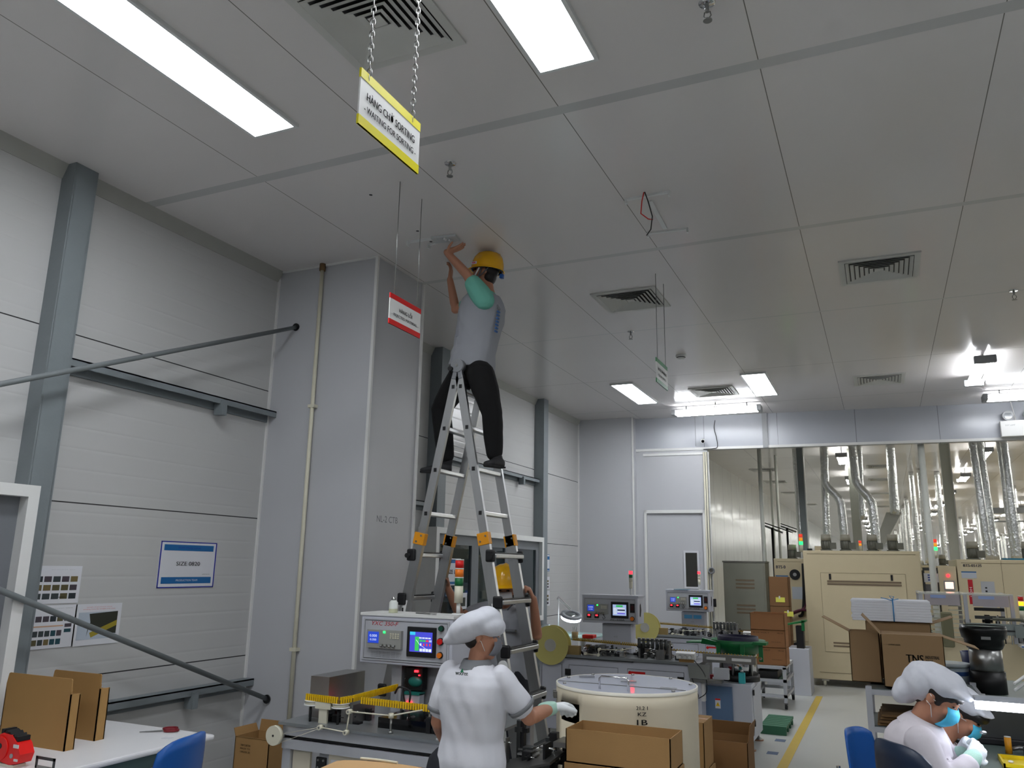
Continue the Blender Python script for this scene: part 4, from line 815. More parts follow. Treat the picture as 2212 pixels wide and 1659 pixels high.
b = B(); b.bb(V((tx1 - .5, ty1 - .7, .50)) - o, V((tx1 - .09, ty1 - .1, .70)) - o, mat('drawer_teal', (92, 118, 118), .5)); part('drawer', b, t)
CARDL = mat('cardboard_ochre', (170, 132, 80), .85, var=.05, scale=5)
# two folded-open cartons standing upright: px outlines on planes
def upright(label, y, x0px, x1px, topy, boty, sw, lean=0):
    a, c = PY(x0px, topy, y), PY(x1px, topy, y); w = c.x - a.x; h = a.z - TZ - .05; t = thing('cardboard_box', label, 'carton', (a.x, y, TZ)); th = .006
    b = B(); b.bb((0, 0, 0), (w, th, h), CARDL); part('front_panel', b, t)
    b = B(); b.bb((w - th, .0, 0), (w, sw, h * .92), CARDL); part('side_panel', b, t); b = B(); b.bb((0, 0, 0), (th, sw, h * .92), CARDL); part('side_panel', b, t)
    b = B(); b.bb((0, sw - th, 0), (w, sw, h * .9), CARDL); part('back_panel', b, t)
    b = B(); b.prism([(.001, .0, h), (w - .001, .0, h), (w - .004, .0, h + .045), (w - .010, .0, h + .05), (.018, .0, h + .05), (.010, .0, h + .045)], (0, .005, 0), CARDL); part('flap', b, t)
    return t
upright('tall empty brown carton standing on the white table, nearer one behind the red tape gun', 2.95, 18, 160, 1452, 1650, .055)
upright('tall empty brown carton standing on the white table, farther one', 3.18, 116, 222, 1446, 1650, .06)
# red tape gun
p = PZ(35, 1652, TZ); t = thing('tape_gun', 'bright red carton sealing tape gun on the white table', 'tape gun', (p.x, p.y - .05, TZ)); R_ = mat('gun_red', (226, 26, 22), .35)
b = B(); b.prism([(-.13, 0, .03), (.02, 0, .01), (.07, 0, .02), (.085, 0, .06), (.06, 0, .10), (.01, 0, .135), (-.05, 0, .14), (-.10, 0, .12), (-.14, 0, .11)], (0, .07, 0), R_); part('body', b, t)
b = B(); b.cyl((-.05, -.006, .075), (-.05, .0, .075), .05, R_, n=28); b.cyl((-.05, -.008, .085), (-.05, -.005, .085), .012, BLK, n=16); b.cyl((.03, -.004, .05), (.03, 0, .05), .01, GRYP); part('wheel_cover', b, t)
b = B()
for k in range(5): b.box((-.06 + .025 * k, .035, .145 - .006 * k), (.02, .06, .02), BLK, Matrix.Rotation(.4 * k, 3, 'Y'))
part('cutter', b, t); b = B(); b.bb((.035, -.003, .085), (.07, .0, .10), WHT); b.bb((.05, -.003, .03), (.075, 0, .04), WHT); part('label', b, t)
b = B(); b.cyl((-.06, -.01, .013), (-.06, .05, .013), .013, mat('clear_tape', (0, 0, 0)), n=20); b.bb((-.11, 0, 0), (.05, .06, .012), mat('clear_tape', (0, 0, 0))); part('base', b, t)
# ruler frame, scissors, slip
a, c = PZ(88, 1655, TZ), PZ(188, 1648, TZ); t = thing('metal_stand', 'dull metal strip stand lying on the table in front of the cartons', 'metal strip', (a.x, a.y - .03, TZ)); w = c.x - a.x
b = B(); b.bb((0, 0, 0), (w, .004, .012), STEEL); b.bb((0, 0, .038), (w, .004, .05), DSTEEL); b.bb((0, 0, 0), (.012, .004, .05), DSTEEL); b.bb((w - .012, 0, 0), (w, .004, .05), DSTEEL); part('frame', b, t)
p = PZ(350, 1580, TZ); t = thing('scissors', 'scissors with dark red handles on the white table', 'scissors', (p.x, p.y, TZ), .9); MR = mat('maroon_plastic', (112, 16, 28), .4)
for s in (-1, 1):
    b = B(); b.tube([(.045 + .036 * cos(k * pi / 8), s * .032 + .026 * sin(k * pi / 8), .008) for k in range(16)], .0065, MR, n=6, closed=True); part('handle', b, t)
    b = B(); b.prism([(.005, s * .006, .003), (0, -s * .012, .004), (-.115, -s * .006, .004)], (0, 0, .002), STEEL); part('blade', b, t)
p = PZ(360, 1594, TZ); b = B(); b.bb((-.02, -.02, 0), (.03, .02, .001), PAPER); single('paper_slip', b, 'small paper slip beside the scissors', 'paper', (p.x, p.y, TZ), .2)
# blue chairs
def shell_chair(name, label, loc, rz, m, w=.40, h=.38, zb=.46):
    """moulded seat and back on a steel frame; the back stands at local -y"""
    t = thing(name, label, 'chair', loc, rz); b = B(); n = 12; vs = []
    for i in range(n + 1):
        u = -1 + 2 * i / n
        for j in range(9):
            v = j / 8; ww = w / 2 * (1 - .16 * v ** 2 - (.12 * max(0, v - .8) * 5) ** 2); x = u * ww; z = zb + .05 + v * h * (1 - .10 * abs(u) ** 4); y = -.20 - .05 * v + .05 * (1 - u * u) * -1 + .05; vs.append((x, y, z))
    fs = [(i * 9 + j, (i + 1) * 9 + j, (i + 1) * 9 + j + 1, i * 9 + j + 1) for i in range(n) for j in range(8)]
    b.add(vs, fs, m, True); o_ = part('backrest', b, t); md = o_.modifiers.new('s', 'SOLIDIFY'); md.thickness = .012
    b = B(); vs = []
    for i in range(9):
        u = -1 + 2 * i / 8
        for j in range(7): v = -1 + 2 * j / 6; vs.append((u * w * .5 * (1 - .08 * v * v), v * .2, zb - .02 + .02 * (u * u) + .015 * v * v))
    b.add(vs, [(i * 7 + j, (i + 1) * 7 + j, (i + 1) * 7 + j + 1, i * 7 + j + 1) for i in range(8) for j in range(6)], m, True); o_ = part('seat', b, t); md = o_.modifiers.new('s', 'SOLIDIFY'); md.thickness = .012
    for sx in (-1, 1):
        for sy in (-1, 1): b = B(); b.tube([(sx * .15, sy * .15, zb - .03), (sx * .2, sy * .2, .0)], .011, CHROME, n=8); part('leg', b, t)
        b = B(); b.tube([(sx * .15, -.15, zb - .03), (sx * .16, -.22, zb), (sx * .15, -.245, zb + .2)], .011, CHROME, n=8); part('back_support', b, t)
    return t
p = PY(392, 1640, 3.05); shell_chair('plastic_chair', 'bright blue plastic chair pulled up to the white table', (-3.06, 2.80, 0), pi / 2 + .25, BLU, w=.44, h=.42, zb=.46)
# sheets on the wall
def wall_sheet(name, label, px0, px1, draw, cat='notice'):
    a, c = PX(*px0, -4.545), PX(*px1, -4.545); y0, y1, z1, z0 = a.y, c.y, a.z, c.z; b = B(); b.bb((-4.549, y0, z0), (-4.545, y1, z1), PAPER); t = single(name, b, label, cat)
    def r(u0, v0, u1, v1, m, nm=None):
        q.bb((-4.5452, y0 + (y1 - y0) * u0, z0 + (z1 - z0) * v0), (-4.5440, y0 + (y1 - y0) * u1, z0 + (z1 - z0) * v1), m)
    q = B(); draw(q, r, y0, y1, z0, z1); part('printed_picture', q, t); return t
def tx(q, s, y0, y1, z0, z1, u, v, w, h, m, bold=0): q.text(s, (-4.5436, y0 + (y1 - y0) * u, z0 + (z1 - z0) * v), (0, 1, 0), (y1 - y0) * w, (z1 - z0) * h, m, bold=bold)
DBLU = mat('sign_blue_edge', (22, 34, 150), .45); MB = mat('sign_blue_band', (24, 98, 156), .5)
def d1(q, r, y0, y1, z0, z1):
    r(0, 0, 1, .022, DBLU); r(0, .978, 1, 1, DBLU); r(0, 0, .018, 1, DBLU); r(.982, 0, 1, 1, DBLU); r(.06, .80, .94, .93, MB); r(.06, .09, .94, .23, MB)
    tx(q, 'SIZE 0820', y0, y1, z0, z1, .5, .52, .42, .085, INK, .006); tx(q, 'PRODUCTION TEAM', y0, y1, z0, z1, .5, .16, .38, .04, PAPER); tx(q, 'APPROVED BY', y0, y1, z0, z1, .84, .29, .14, .015, INK); tx(q, 'SORTING LINE', y0, y1, z0, z1, .5, .865, .4, .03, DBLU)
wall_sheet('size_sign', 'blue bordered sign reading SIZE 0820 on the panel wall', (349, 1168), (460, 1268), d1, 'sign')
def thumbs(q, r, rows, cols, seed, v0, v1, u0=.04, u1=.96):
    rnd = random.Random(seed)
    for i in range(rows):
        for j in range(cols):
            c = rnd.choice([(52, 60, 62), (36, 44, 50), (84, 78, 50), (30, 70, 80), (70, 62, 70), (110, 96, 60)]); m = mat('print_%d_%d_%d' % c, c, .6)
            uu = u0 + (u1 - u0) * j / cols; vv = v0 + (v1 - v0) * i / rows; r(uu, vv, uu + (u1 - u0) / cols * .82, vv + (v1 - v0) / rows * .66, m)
def d2(q, r, y0, y1, z0, z1): thumbs(q, r, 3, 5, 2, .12, .80); r(.55, .16, .7, .175, INK); tx(q, 'process list', y0, y1, z0, z1, .6, .9, .5, .015, GRYP)
def d3(q, r, y0, y1, z0, z1): thumbs(q, r, 1, 6, 3, .62, .82, .04, .9); thumbs(q, r, 2, 6, 4, .08, .48, .04, .75); r(.05, .50, .75, .53, mat('pale_orange', (200, 160, 130), .6)); thumbs(q, r, 2, 1, 9, .35, .6, .78, .95); tx(q, 'work instruction table', y0, y1, z0, z1, .55, .93, .7, .02, GRYP)
def d4(q, r, y0, y1, z0, z1):
    r(.08, .14, .92, .80, mat('photo_pale', (176, 186, 198), .6))
    q.add([(-4.5435, y0 + (y1 - y0) * u, z0 + (z1 - z0) * v) for u, v in ((.28, .2), (.3, .45), (.5, .3), (.92, .25), (.92, .80), (.3, .76), (.34, .55))], [(0, 1, 2, 3, 4, 5, 6)], mat('photo_dark', (44, 46, 36), .6))
    q.add([(-4.5432, y0 + (y1 - y0) * u, z0 + (z1 - z0) * v) for u, v in ((.38, .18), (.92, .45), (.92, .58), (.34, .3))], [(0, 1, 2, 3)], mat('photo_yellow', (150, 134, 40), .6))
    tx(q, 'sample of good part check', y0, y1, z0, z1, .5, .92, .55, .02, RED); tx(q, 'winding must be straight and clean', y0, y1, z0, z1, .5, .87, .7, .025, RED)
wall_sheet('instruction_sheet', 'white sheet with rows of small photos on the wall, upper one by the grey column', (76, 1222), (168, 1302), d2)
wall_sheet('instruction_sheet', 'white sheet with rows of small photos on the wall, lower one by the grey column', (60, 1310), (156, 1396), d3)
wall_sheet('instruction_sheet', 'white sheet with one large dark photo and red heading on the wall', (165, 1306), (254, 1388), d4)
def d5(q, r, y0, y1, z0, z1): r(0, 0, 1, .03, MB); r(0, .97, 1, 1, MB); r(0, 0, .05, 1, MB); r(.95, 0, 1, 1, MB); r(.1, .7, .9, .9, MB); r(.1, .06, .9, .16, MB)
wall_sheet('size_sign', 'small blue bordered notice on the wall right of the far window', (1182, 1198), (1187, 1234), d5, 'sign')
def d6(q, r, y0, y1, z0, z1): thumbs(q, r, 3, 1, 5, .1, .8, .2, .8)
wall_sheet('instruction_sheet', 'narrow sheet with dark pictures below the small blue notice', (1181, 1246), (1187, 1272), d6); wall_sheet('instruction_sheet', 'narrow sheet with one dark picture, lowest on the wall right of the far window', (1180, 1276), (1187, 1308), d6)
# notices on the far window
a, c = PX(966, 1206, -4.36), PX(995, 1264, -4.36); b = B(); b.bb((-4.372, a.y, c.z), (-4.366, c.y, a.z), PAPER); t = single('size_sign', b, 'white and blue notice ending in 030 on the far window glass', 'sign'); q = B()
q.bb((-4.367, a.y, a.z - .05), (-4.3645, c.y, a.z - .012), MB); q.bb((-4.367, a.y, c.z + .012), (-4.3645, c.y, c.z + .04), MB); q.text('SIZE 1030', (-4.364, (a.y + c.y) / 2, (a.z + c.z) / 2), (0, 1, 0), (c.y - a.y) * .86, .045, INK, bold=.02); part('lettering', q, t)
a, c = PX(980, 1282, -4.36), PX(1009, 1315, -4.36); b = B(); b.bb((-4.372, a.y, c.z), (-4.366, c.y, a.z), PAPER); t = single('instruction_sheet', b, 'white sheet with a dark picture at the foot of the far window', 'notice'); q = B(); q.bb((-4.367, a.y + .03, c.z + .03), (-4.3645, c.y - .04, a.z - .05), mat('photo_dark', (0, 0, 0))); part('printed_picture', q, t)
# security camera, cables, trunking by the door
p = W(1.10, -.06, 3.70); b = B(); b.cyl(p + V((0, 0, 0)), p + V((.02, -.11, -.03)), .033, WHT, n=20); t = single('security_camera', b, 'white bullet camera above the door bay corner', 'camera'); c = B(); c.cyl(p + V((.02, -.11, -.03)), p + V((.0205, -.114, -.031)), .024, GLOSSB, n=18); part('lens', c, t); c = B(); c.cyl(p, p + V((0, .06, 0)), .016, WHT); part('bracket', c, t)
for k, (u, m_) in enumerate(((1.10, IVORY), (1.135, IVORY), (1.17, mat('pipe_grey', (190, 190, 186), .4)))):
    b = B(); a0 = W(u, -.02, .0); b.cyl(a0, W(u, -.02, 3.52), .013, m_, n=10); single('conduit_pipe', b, ('thin cream pipe beside the far door, nearest the door frame', 'thin cream pipe beside the far door, middle one of three', 'thin pale grey pipe at the very edge of the opening')[k], 'pipe')
b = B(); b.lathe(W(1.16, -.05, 1.66), [(.03, -.02), (.05, -.02), (.05, .02), (.03, .02), (.03, -.02)], mat('cable_coil', (120, 122, 126), .6), n=20, axis=(0, 1, 0)); single('cable_coil', b, 'grey cable coil hung on the pipes beside the far door', 'cable')
b = B(); pp = W(1.15, -.05, 1.18); b.bb(pp - V((.05, .03, .07)), pp + V((.03, .03, .07)), IVORY, ch=.005); t = single('socket_box', b, 'cream socket box with a dark plug low beside the far door', 'socket'); c = B(); c.bb(pp + V((.02, -.045, -.06)), pp + V((.07, -.02, .06)), BLK, ch=.005); part('plug', c, t)
b = cable(None, [W(1.30, -.02, 4.03), W(1.28, -.02, 3.9), W(1.31, -.02, 3.75), W(1.32, -.02, 3.6), W(1.25, -.03, 3.57), W(1.1, -.03, 3.56)], .006, BLK); single('hanging_cable', b, 'black cable running down the bulkhead from the tube light', 'cable')
b = B(); b.tube([W(.98, -.01, CEIL), W(.98, -.01, 3.62)], .003, GRYP, n=6); single('hanging_wire', b, 'thin grey wire down the bulkhead to the security camera', 'wire')
# emergency lamp
p = PY(2192, 922, 13.1); wz = p.z; t = thing('emergency_lamp', 'white emergency lamp with two round heads on the bulkhead', 'emergency light', (p.x, 13.12, wz))
b = B(); b.bb((-.17, -.0, -.13), (.22, .10, .10), WHT, ch=.01); part('body', b, t)
for x in (-.06, .2): b = B(); b.cyl((x, .0, .17), (x, .09, .18), .07, mat('lamp_shell', (170, 172, 174), .3), n=24); b.cyl((x, .05, .1), (x, .05, .14), .02, GRYP); h_ = part('lamp_head', b, t); b = B(); b.cyl((x, -.004, .17), (x, .0, .17), .05, mat('lens_grey', (120, 124, 128), .1), n=24); part('lens', b, h_)
b = B(); b.text('EXIT LAMP', (-.05, -.002, .03), (1, 0, 0), .12, .02, GRYP); part('lettering', b, t)
b = B(); b.cyl((.04, .09, .1), (.0, .09, CEIL - wz), .008, WHT, n=8); part('cable', b, t)
# ------------------------------------------------------------------ people
SKIN = mat('skin', (176, 124, 98), .55, var=.05, scale=14); HAIR = mat('black_hair', (26, 20, 18), .5, var=.3, scale=80, stretch=(1, 1, .1))
CLW = mat('white_cloth', (214, 215, 222), .85, var=.03, scale=10, bump=.12, bscale=22); CLP = mat('white_coat_cloth', (212, 206, 212), .85, var=.03, bump=.1, bscale=22)
CAPM = mat('cap_cloth', (206, 208, 216), .85, var=.04, bump=.15, bscale=26); COLG = mat('grey_collar', (120, 122, 126), .85); VEST = mat('vest_grey', (150, 152, 158), .85, var=.05, bump=.15, bscale=20)
TEAL = mat('teal_shirt', (108, 178, 160), .85, bump=.1, bscale=20); TROU = mat('black_trousers', (12, 12, 13), .9, bump=.1, bscale=20); SHOE = mat('dark_shoe', (38, 38, 40), .7)
HELM = mat('helmet_yellow', (236, 176, 8), .22, var=.02, coat=.4); GLOVE = mat('white_glove', (226, 230, 232), .85, bump=.2, bscale=300); CUFF = mat('mint_cuff', (176, 214, 198), .85, bump=.2, bscale=300)
MBLU = mat('mask_blue', (70, 178, 214), .75, bump=.08, bscale=90); MGR = mat('mask_white', (196, 196, 200), .8); EYEB = mat('eye_dark', (16, 12, 12), .2)

def bake(name, b, m, parent, vox, smooth=6, wrinkle=0.0, wsc=9.0, label=None, seed=0):
    """fuse overlapping volumes into one continuous surface"""
    me = b.mesh(name); o = bpy.data.objects.new(name, me); COL.objects.link(o)
    r = o.modifiers.new('r', 'REMESH'); r.mode = 'VOXEL'; r.voxel_size = vox; r.use_smooth_shade = True
    s = o.modifiers.new('s', 'SMOOTH'); s.factor = .5; s.iterations = smooth
    dg = bpy.context.evaluated_depsgraph_get(); nm = bpy.data.meshes.new_from_object(o.evaluated_get(dg)); bpy.data.objects.remove(o)
    if wrinkle:
        co = [v.co.copy() for v in nm.vertices]; no = [v.normal.copy() for v in nm.vertices]
        for v, c, n_ in zip(nm.vertices, co, no):
            q = c * wsc + V((seed, seed * 2, 0)); f = noise.noise(V((q.x, q.y, q.z * .6))) + .5 * noise.noise(V((q.x * 2.3 + q.z, q.y * 2.3, q.z * 1.1)))
            v.co = c + n_ * (wrinkle * f)
    nm.materials.clear(); nm.materials.append(m); nm.polygons.foreach_set('use_smooth', [True] * len(nm.polygons)); nm.update(); nm.name = name
    return put(bpy.data.objects.new(name, nm), parent, label)
def loft(b, rings, m, n=20):
    """rings: (centre, right axis, front axis, half width, half depth)"""
    vs = []
    for c, u, w, a, d in rings:
        for k in range(n):
            t_ = 2 * pi * k / n; x, y = cos(t_), sin(t_); p = 2.4; s = (abs(x) ** p + abs(y) ** p) ** (-1 / p); vs.append(V(c) + V(u) * a * x * s + V(w) * d * y * s)
    N = len(rings); fs = [(i * n + k, i * n + (k + 1) % n, (i + 1) * n + (k + 1) % n, (i + 1) * n + k) for i in range(N - 1) for k in range(n)]
    fs += [tuple(range(n - 1, -1, -1)), tuple((N - 1) * n + k for k in range(n))]; b.add(vs, fs, m, True)
def limb(b, pts, rs, m, n=14):
    """a tapering limb through its joints, rounded at each"""
    P = []; Rr = []; pts = [V(p) for p in pts]
    for i in range(len(pts) - 1):
        for k in range(5): s = k / 5; P.append(pts[i].lerp(pts[i + 1], s)); bul = 1 + .06 * sin(pi * s); Rr.append((rs[i] * (1 - s) + rs[i + 1] * s) * bul)
    P.append(pts[-1]); Rr.append(rs[-1]); b.tube(P, Rr, m, n=n)
    for p, r in zip(pts, rs): b.ball(p, r, m, n=12)
def hand(b, wrist, d, palm_n, m, curl=.4, s=1.0, side=1, spread=.14, inf=0.0, thumb_out=.7):
    """wrist point, direction of the fingers, normal out of the palm; side: which side of the palm carries the thumb"""
    d = V(d).normalized(); pn = V(palm_n); pn = (pn - d * pn.dot(d)).normalized(); w = d.cross(pn) * side; wr = V(wrist)
    pal = wr + d * .045 * s
    loft(b, [(wr - d * .01, w, pn, .024 * s + inf, .018 * s + inf), (wr + d * .03 * s, w, pn, .036 * s + inf, .016 * s + inf), (wr + d * .075 * s, w, pn, .041 * s + inf, .0135 * s + inf), (wr + d * .088 * s, w, pn, .038 * s + inf, .011 * s + inf)], m, 16)
    L = [.070, .078, .072, .056]
    for k in range(4):
        o_ = (1.5 - k); base = wr + d * (.082 - .003 * abs(o_)) * s + w * o_ * .0195 * s; dd = (d + w * o_ * spread * .5).normalized(); a = curl * (1 + .08 * k); p = [base]; cur = dd
        for j, fr in enumerate((.45, .32, .23)):
            q = Quaternion(dd.cross(pn).normalized(), a * (.7 if j == 0 else 1.0)); cur = q @ cur; p.append(p[-1] + cur * L[k] * fr * s)
        limb(b, p, [.0088 * s + inf, .0085 * s + inf, .0078 * s + inf, .0068 * s + inf], m, 10)
    tb = wr + d * .022 * s + w * .028 * s; td = (d * (1 - thumb_out * .4) + w * thumb_out + pn * .35).normalized(); p1 = tb + td * .032 * s; td2 = (td + d * .5 + pn * curl * .4).normalized(); p2 = p1 + td2 * .028 * s; p3 = p2 + (td2 + d * .2 + pn * curl * .3).normalized() * .022 * s
    limb(b, [wr + d * .012 * s + w * .012 * s, tb, p1, p2, p3], [.013 * s + inf, .0125 * s + inf, .0105 * s + inf, .009 * s + inf, .0075 * s + inf], m, 10)
def head(b, c, f, u, m, s=1.0):
    f = V(f).normalized(); u = V(u); u = (u - f * u.dot(f)).normalized(); r = f.cross(u); R = Matrix((r, f, u)).transposed(); c = V(c)
    b.ball(c + u * .028 * s, (.073 * s, .090 * s, .085 * s), m, 20, R); b.ball(c + f * .022 * s - u * .030 * s, (.060 * s, .066 * s, .078 * s), m, 18, R)
    b.ball(c + f * .055 * s - u * .085 * s, (.030 * s, .026 * s, .022 * s), m, 12, R)                                     # chin
    b.prism([c + f * .082 * s + u * .02 * s - r * .006, c + f * .082 * s + u * .02 * s + r * .006, c + f * .108 * s - u * .022 * s + r * .012, c + f * .108 * s - u * .022 * s - r * .012], -f * .03, m)   # nose
    b.ball(c + f * .098 * s - u * .022 * s, (.014 * s, .013 * s, .010 * s), m, 10, R)
    for e in (-1, 1):
        b.ball(c + r * e * .072 * s - u * .002 * s - f * .006, (.010 * s, .018 * s, .030 * s), m, 12, R); b.ball(c + r * e * .074 * s - u * .026 * s - f * .004, (.008 * s, .009 * s, .012 * s), m, 8, R)
        b.ball(c + f * .072 * s + r * e * .036 * s - u * .016 * s, (.026 * s, .018 * s, .02 * s), m, 10, R)                # cheek
        b.ball(c + f * .078 * s + r * e * .030 * s + u * .034 * s, (.022 * s, .01 * s, .008 * s), m, 8, R)                 # brow
    b.ball(c + f * .088 * s - u * .054 * s, (.022 * s, .010 * s, .008 * s), m, 10, R); b.ball(c + f * .086 * s - u * .064 * s, (.018 * s, .010 * s, .008 * s), m, 10, R)
    return c, f, u, r, R
def eyes(t, H, s=1.0, shut=False):
    c, f, u, r, R = H
    for e in (-1, 1):
        b = B(); p = c + f * .082 * s + r * e * .031 * s + u * .014 * s; b.ball(p, (.014 * s, .007 * s, (.003 if shut else .006) * s), EYEB, 10, R); part('eye', b, t)
        b = B(); q = c + f * .089 * s + r * e * .031 * s + u * .037 * s; b.ball(q, (.019 * s, .005 * s, .0035 * s), HAIR, 10, R); part('eyebrow', b, t)
def hair(t, H, s=1.0, low=.01, thick=.010):
    c, f, u, r, R = H; b = B(); b.ball(c + u * .036 * s - f * .014 * s, (.0735 * s, .090 * s, .080 * s), HAIR, 20, R)
    b.ball(c - f * .045 * s - u * .018 * s, (.066 * s, .050 * s, .07 * s), HAIR, 16, R); bake('hair', b, HAIR, t, .006, 3)
def mask(t, H, m, s=1.0, straps=True):
    c, f, u, r, R = H; b = B(); n = 14; rows = [(.004, .096, .044), (-.016, .112, .050), (-.040, .117, .056), (-.066, .108, .056), (-.092, .086, .050)]; vs = []
    for z, fr, hw in rows:
        for k in range(n + 1):
            a = (k / n - .5) * 2; ang = a * 1.02; vs.append(c + u * z * s + r * sin(ang) * (hw + .020) * s + f * ((fr - .020 * abs(z + .03) * 4) * cos(ang * .86) ** .8 + .0) * s)
    b.add(vs, [(i * (n + 1) + k, i * (n + 1) + k + 1, (i + 1) * (n + 1) + k + 1, (i + 1) * (n + 1) + k) for i in range(len(rows) - 1) for k in range(n)], m, True)
    o = part('face_mask', b, t); md = o.modifiers.new('s', 'SOLIDIFY'); md.thickness = .003; md.offset = 1
    if straps:
        for e in (-1, 1):
            for z in (.0, -.075):
                q = B(); q.tube([c + u * z * s + r * e * .064 * s + f * .035 * s, c + u * (z * .4 + .0) * s + r * e * .075 * s + f * .01 * s, c + r * e * .084 * s + u * (.015 if z == 0 else -.02) * s - f * .012 * s], .0016, WHT, n=5); part('ear_loop', q, o)
    return o
def helmet(t, c, f, u, s=1.0, strap=True):
    f = V(f).normalized(); u = V(u); u = (u - f * u.dot(f)).normalized(); r = f.cross(u); R = Matrix((r, f, u)).transposed(); c = V(c)
    b = B(); n = 36; vs = []; prof = [(1, 0), (1.0, .03), (.97, .06), (.88, .10), (.70, .132), (.42, .150), (.15, .155)]
    for rr, z in prof:
        for k in range(n):
            a = 2 * pi * k / n; x, y = .112 * rr * cos(a), .135 * rr * sin(a); rid = .006 * max(0, 1 - abs(cos(a)) * 5) * (1 if z > .05 else 0); vs.append(c + R @ V((x, y, z + rid)) * s)
    N = len(prof); fs = [(i * n + k, i * n + (k + 1) % n, (i + 1) * n + (k + 1) % n, (i + 1) * n + k) for i in range(N - 1) for k in range(n)] + [tuple((N - 1) * n + k for k in range(n))]
    b.add(vs, fs, HELM, True); vs = []
    for rr, z in ((1.0, .006), (1.10, -.004), (1.11, -.010), (1.0, -.002)):
        for k in range(n): a = 2 * pi * k / n; fr = .032 * max(0, sin(a)) ** 3; vs.append(c + R @ V((.112 * rr * cos(a), .135 * rr * sin(a) + (fr if rr > 1.05 else 0), z - (.008 * max(0, sin(a)) if rr > 1.05 else 0))) * s)
    b.add(vs, [(i * n + k, i * n + (k + 1) % n, (i + 1) * n + (k + 1) % n, (i + 1) * n + k) for i in range(3) for k in range(n)], HELM, True)
    o = part('helmet', b, t, 'yellow safety helmet')
    q = B(); q.tube([c + R @ V((.108 * cos(a), .128 * sin(a), -.006)) * s for a in [2 * pi * k / 24 for k in range(24)]], .006, BLK, n=6, closed=True)
    if strap:
        for e in (-1, 1): q.tube([c + R @ V((e * .10, .01, -.01)) * s, c + R @ V((e * .088, .03, -.09)) * s, c + R @ V((e * .03, .07, -.165)) * s], .006, mat('strap_grey', (88, 92, 98), .7), n=6); q.tube([c + R @ V((e * .10, -.05, -.01)) * s, c + R @ V((e * .088, .02, -.08)) * s], .005, mat('strap_grey', (0, 0, 0)), n=6)
        q.box(c + R @ V((0, -.135, -.05)) * s, (.035, .03, .035), BLU, R, ch=.005)
    part('helmet_strap', q, o); return o

def torso_rings(pel, che, nck, r_, w=1.0, inf=0.0, hip=.155, waist=.128, chest=.165, shl=.150, dp=1.0, low=None):
    """from pelvis to neck along a spine"""
    pel, che, nck, r_ = V(pel), V(che), V(nck), V(r_).normalized(); up = (che - pel).normalized(); f = up.cross(r_).normalized(); up2 = (nck - che).normalized(); f2 = up2.cross(r_).normalized(); R = []
    def a(c, hw, hd, ff=f): R.append((c, r_, ff, hw * w + inf, hd * dp * w + inf))
    if low: a(V(low), hip * 1.04, .108)
    a(pel - up * .06, hip, .105); a(pel, hip, .112); a(pel.lerp(che, .35), waist, .098); a(pel.lerp(che, .65), waist * 1.08, .102); a(che, chest, .112); a(che.lerp(nck, .45), chest * .99, .104, f2); a(che.lerp(nck, .72), shl * .92, .082, f2); a(che.lerp(nck, .88), shl * .55, .062, f2); a(nck, .052, .052, f2)
    return R
def shoe(t, ankle, heel, toe, m=SHOE, s=1.0):
    ankle, heel, toe = V(ankle), V(heel), V(toe); d = (toe - heel); L = d.length; d.normalize(); up = V((0, 0, 1)); w = d.cross(up).normalized(); up = w.cross(d); b = B()
    loft(b, [(heel + up * .035, w, up, .026, .03), (heel + d * .03 + up * .038, w, up, .034, .036), (heel + d * L * .35 + up * .036, w, up, .036, .036), (heel + d * L * .7 + up * .026, w, up, .044, .026), (heel + d * L * .92 + up * .02, w, up, .036, .019), (heel + d * L + up * .018, w, up, .018, .014)], m, 16)
    limb(b, [ankle, ankle.lerp(heel, .5) + up * .03 + d * .01], [.042, .04], m); bake('shoe', b, m, t, .007, 3)
    b = B(); b.prism([heel - w * .03, heel + d * L * .5 - w * .034, heel + d * L * .8 - w * .044, toe - w * .02, toe + w * .02, heel + d * L * .8 + w * .044, heel + d * L * .5 + w * .034, heel + w * .03], up * .012, RUB); part('sole', b, t)

# ============ the man at the ceiling
t = thing('person', 'person in grey vest and yellow helmet on the ladder, reaching to the ceiling', 'person', (-2.75, 5.3, 2.37)); o = V((-2.75, 5.3, 2.37))
def P(px, py, y): return PY(px, py, y) - o
hc = P(1049, 592, 5.31); f = V((-.96, -.12, .26)); u = V((.25, .03, .95)); nk = P(1054, 625, 5.31); ch = P(1040, 685, 5.31); pl = P(1018, 800, 5.31); rt = V((-.12, 1, 0)).normalized()      # his right is towards +y
shL, shR = P(1046, 648, 5.15), P(1034, 655, 5.46); elL = P(1008, 592, 5.08); wrL = PZ(965, 545, 3.995) - o; elR = P(984, 668, 5.47); wrR = P(972, 604, 5.42)
hipL, hipR = P(1038, 808, 5.21), P(996, 812, 5.40); knL, knR = P(1064, 893, 5.20), P(952, 886, 5.42); anL, anR = P(1067, 985, 5.25), P(964, 990, 5.40)
def arms(b, m, inf=0, cut=1.0):
    limb(b, [shL, elL, wrL], [.048 + inf, .038 + inf, .026 + inf], m); limb(b, [shR, elR, wrR], [.048 + inf, .038 + inf, .026 + inf], m)
b = B(); H = head(b, hc, f, u, SKIN); loft(b, torso_rings(pl, ch, nk, rt), SKIN); limb(b, [nk - V((0, 0, .04)), hc - V((0, 0, .05))], [.052, .05], SKIN); arms(b, SKIN)
limb(b, [hipL, knL, anL], [.082, .056, .04], SKIN); limb(b, [hipR, knR, anR], [.082, .056, .04], SKIN)
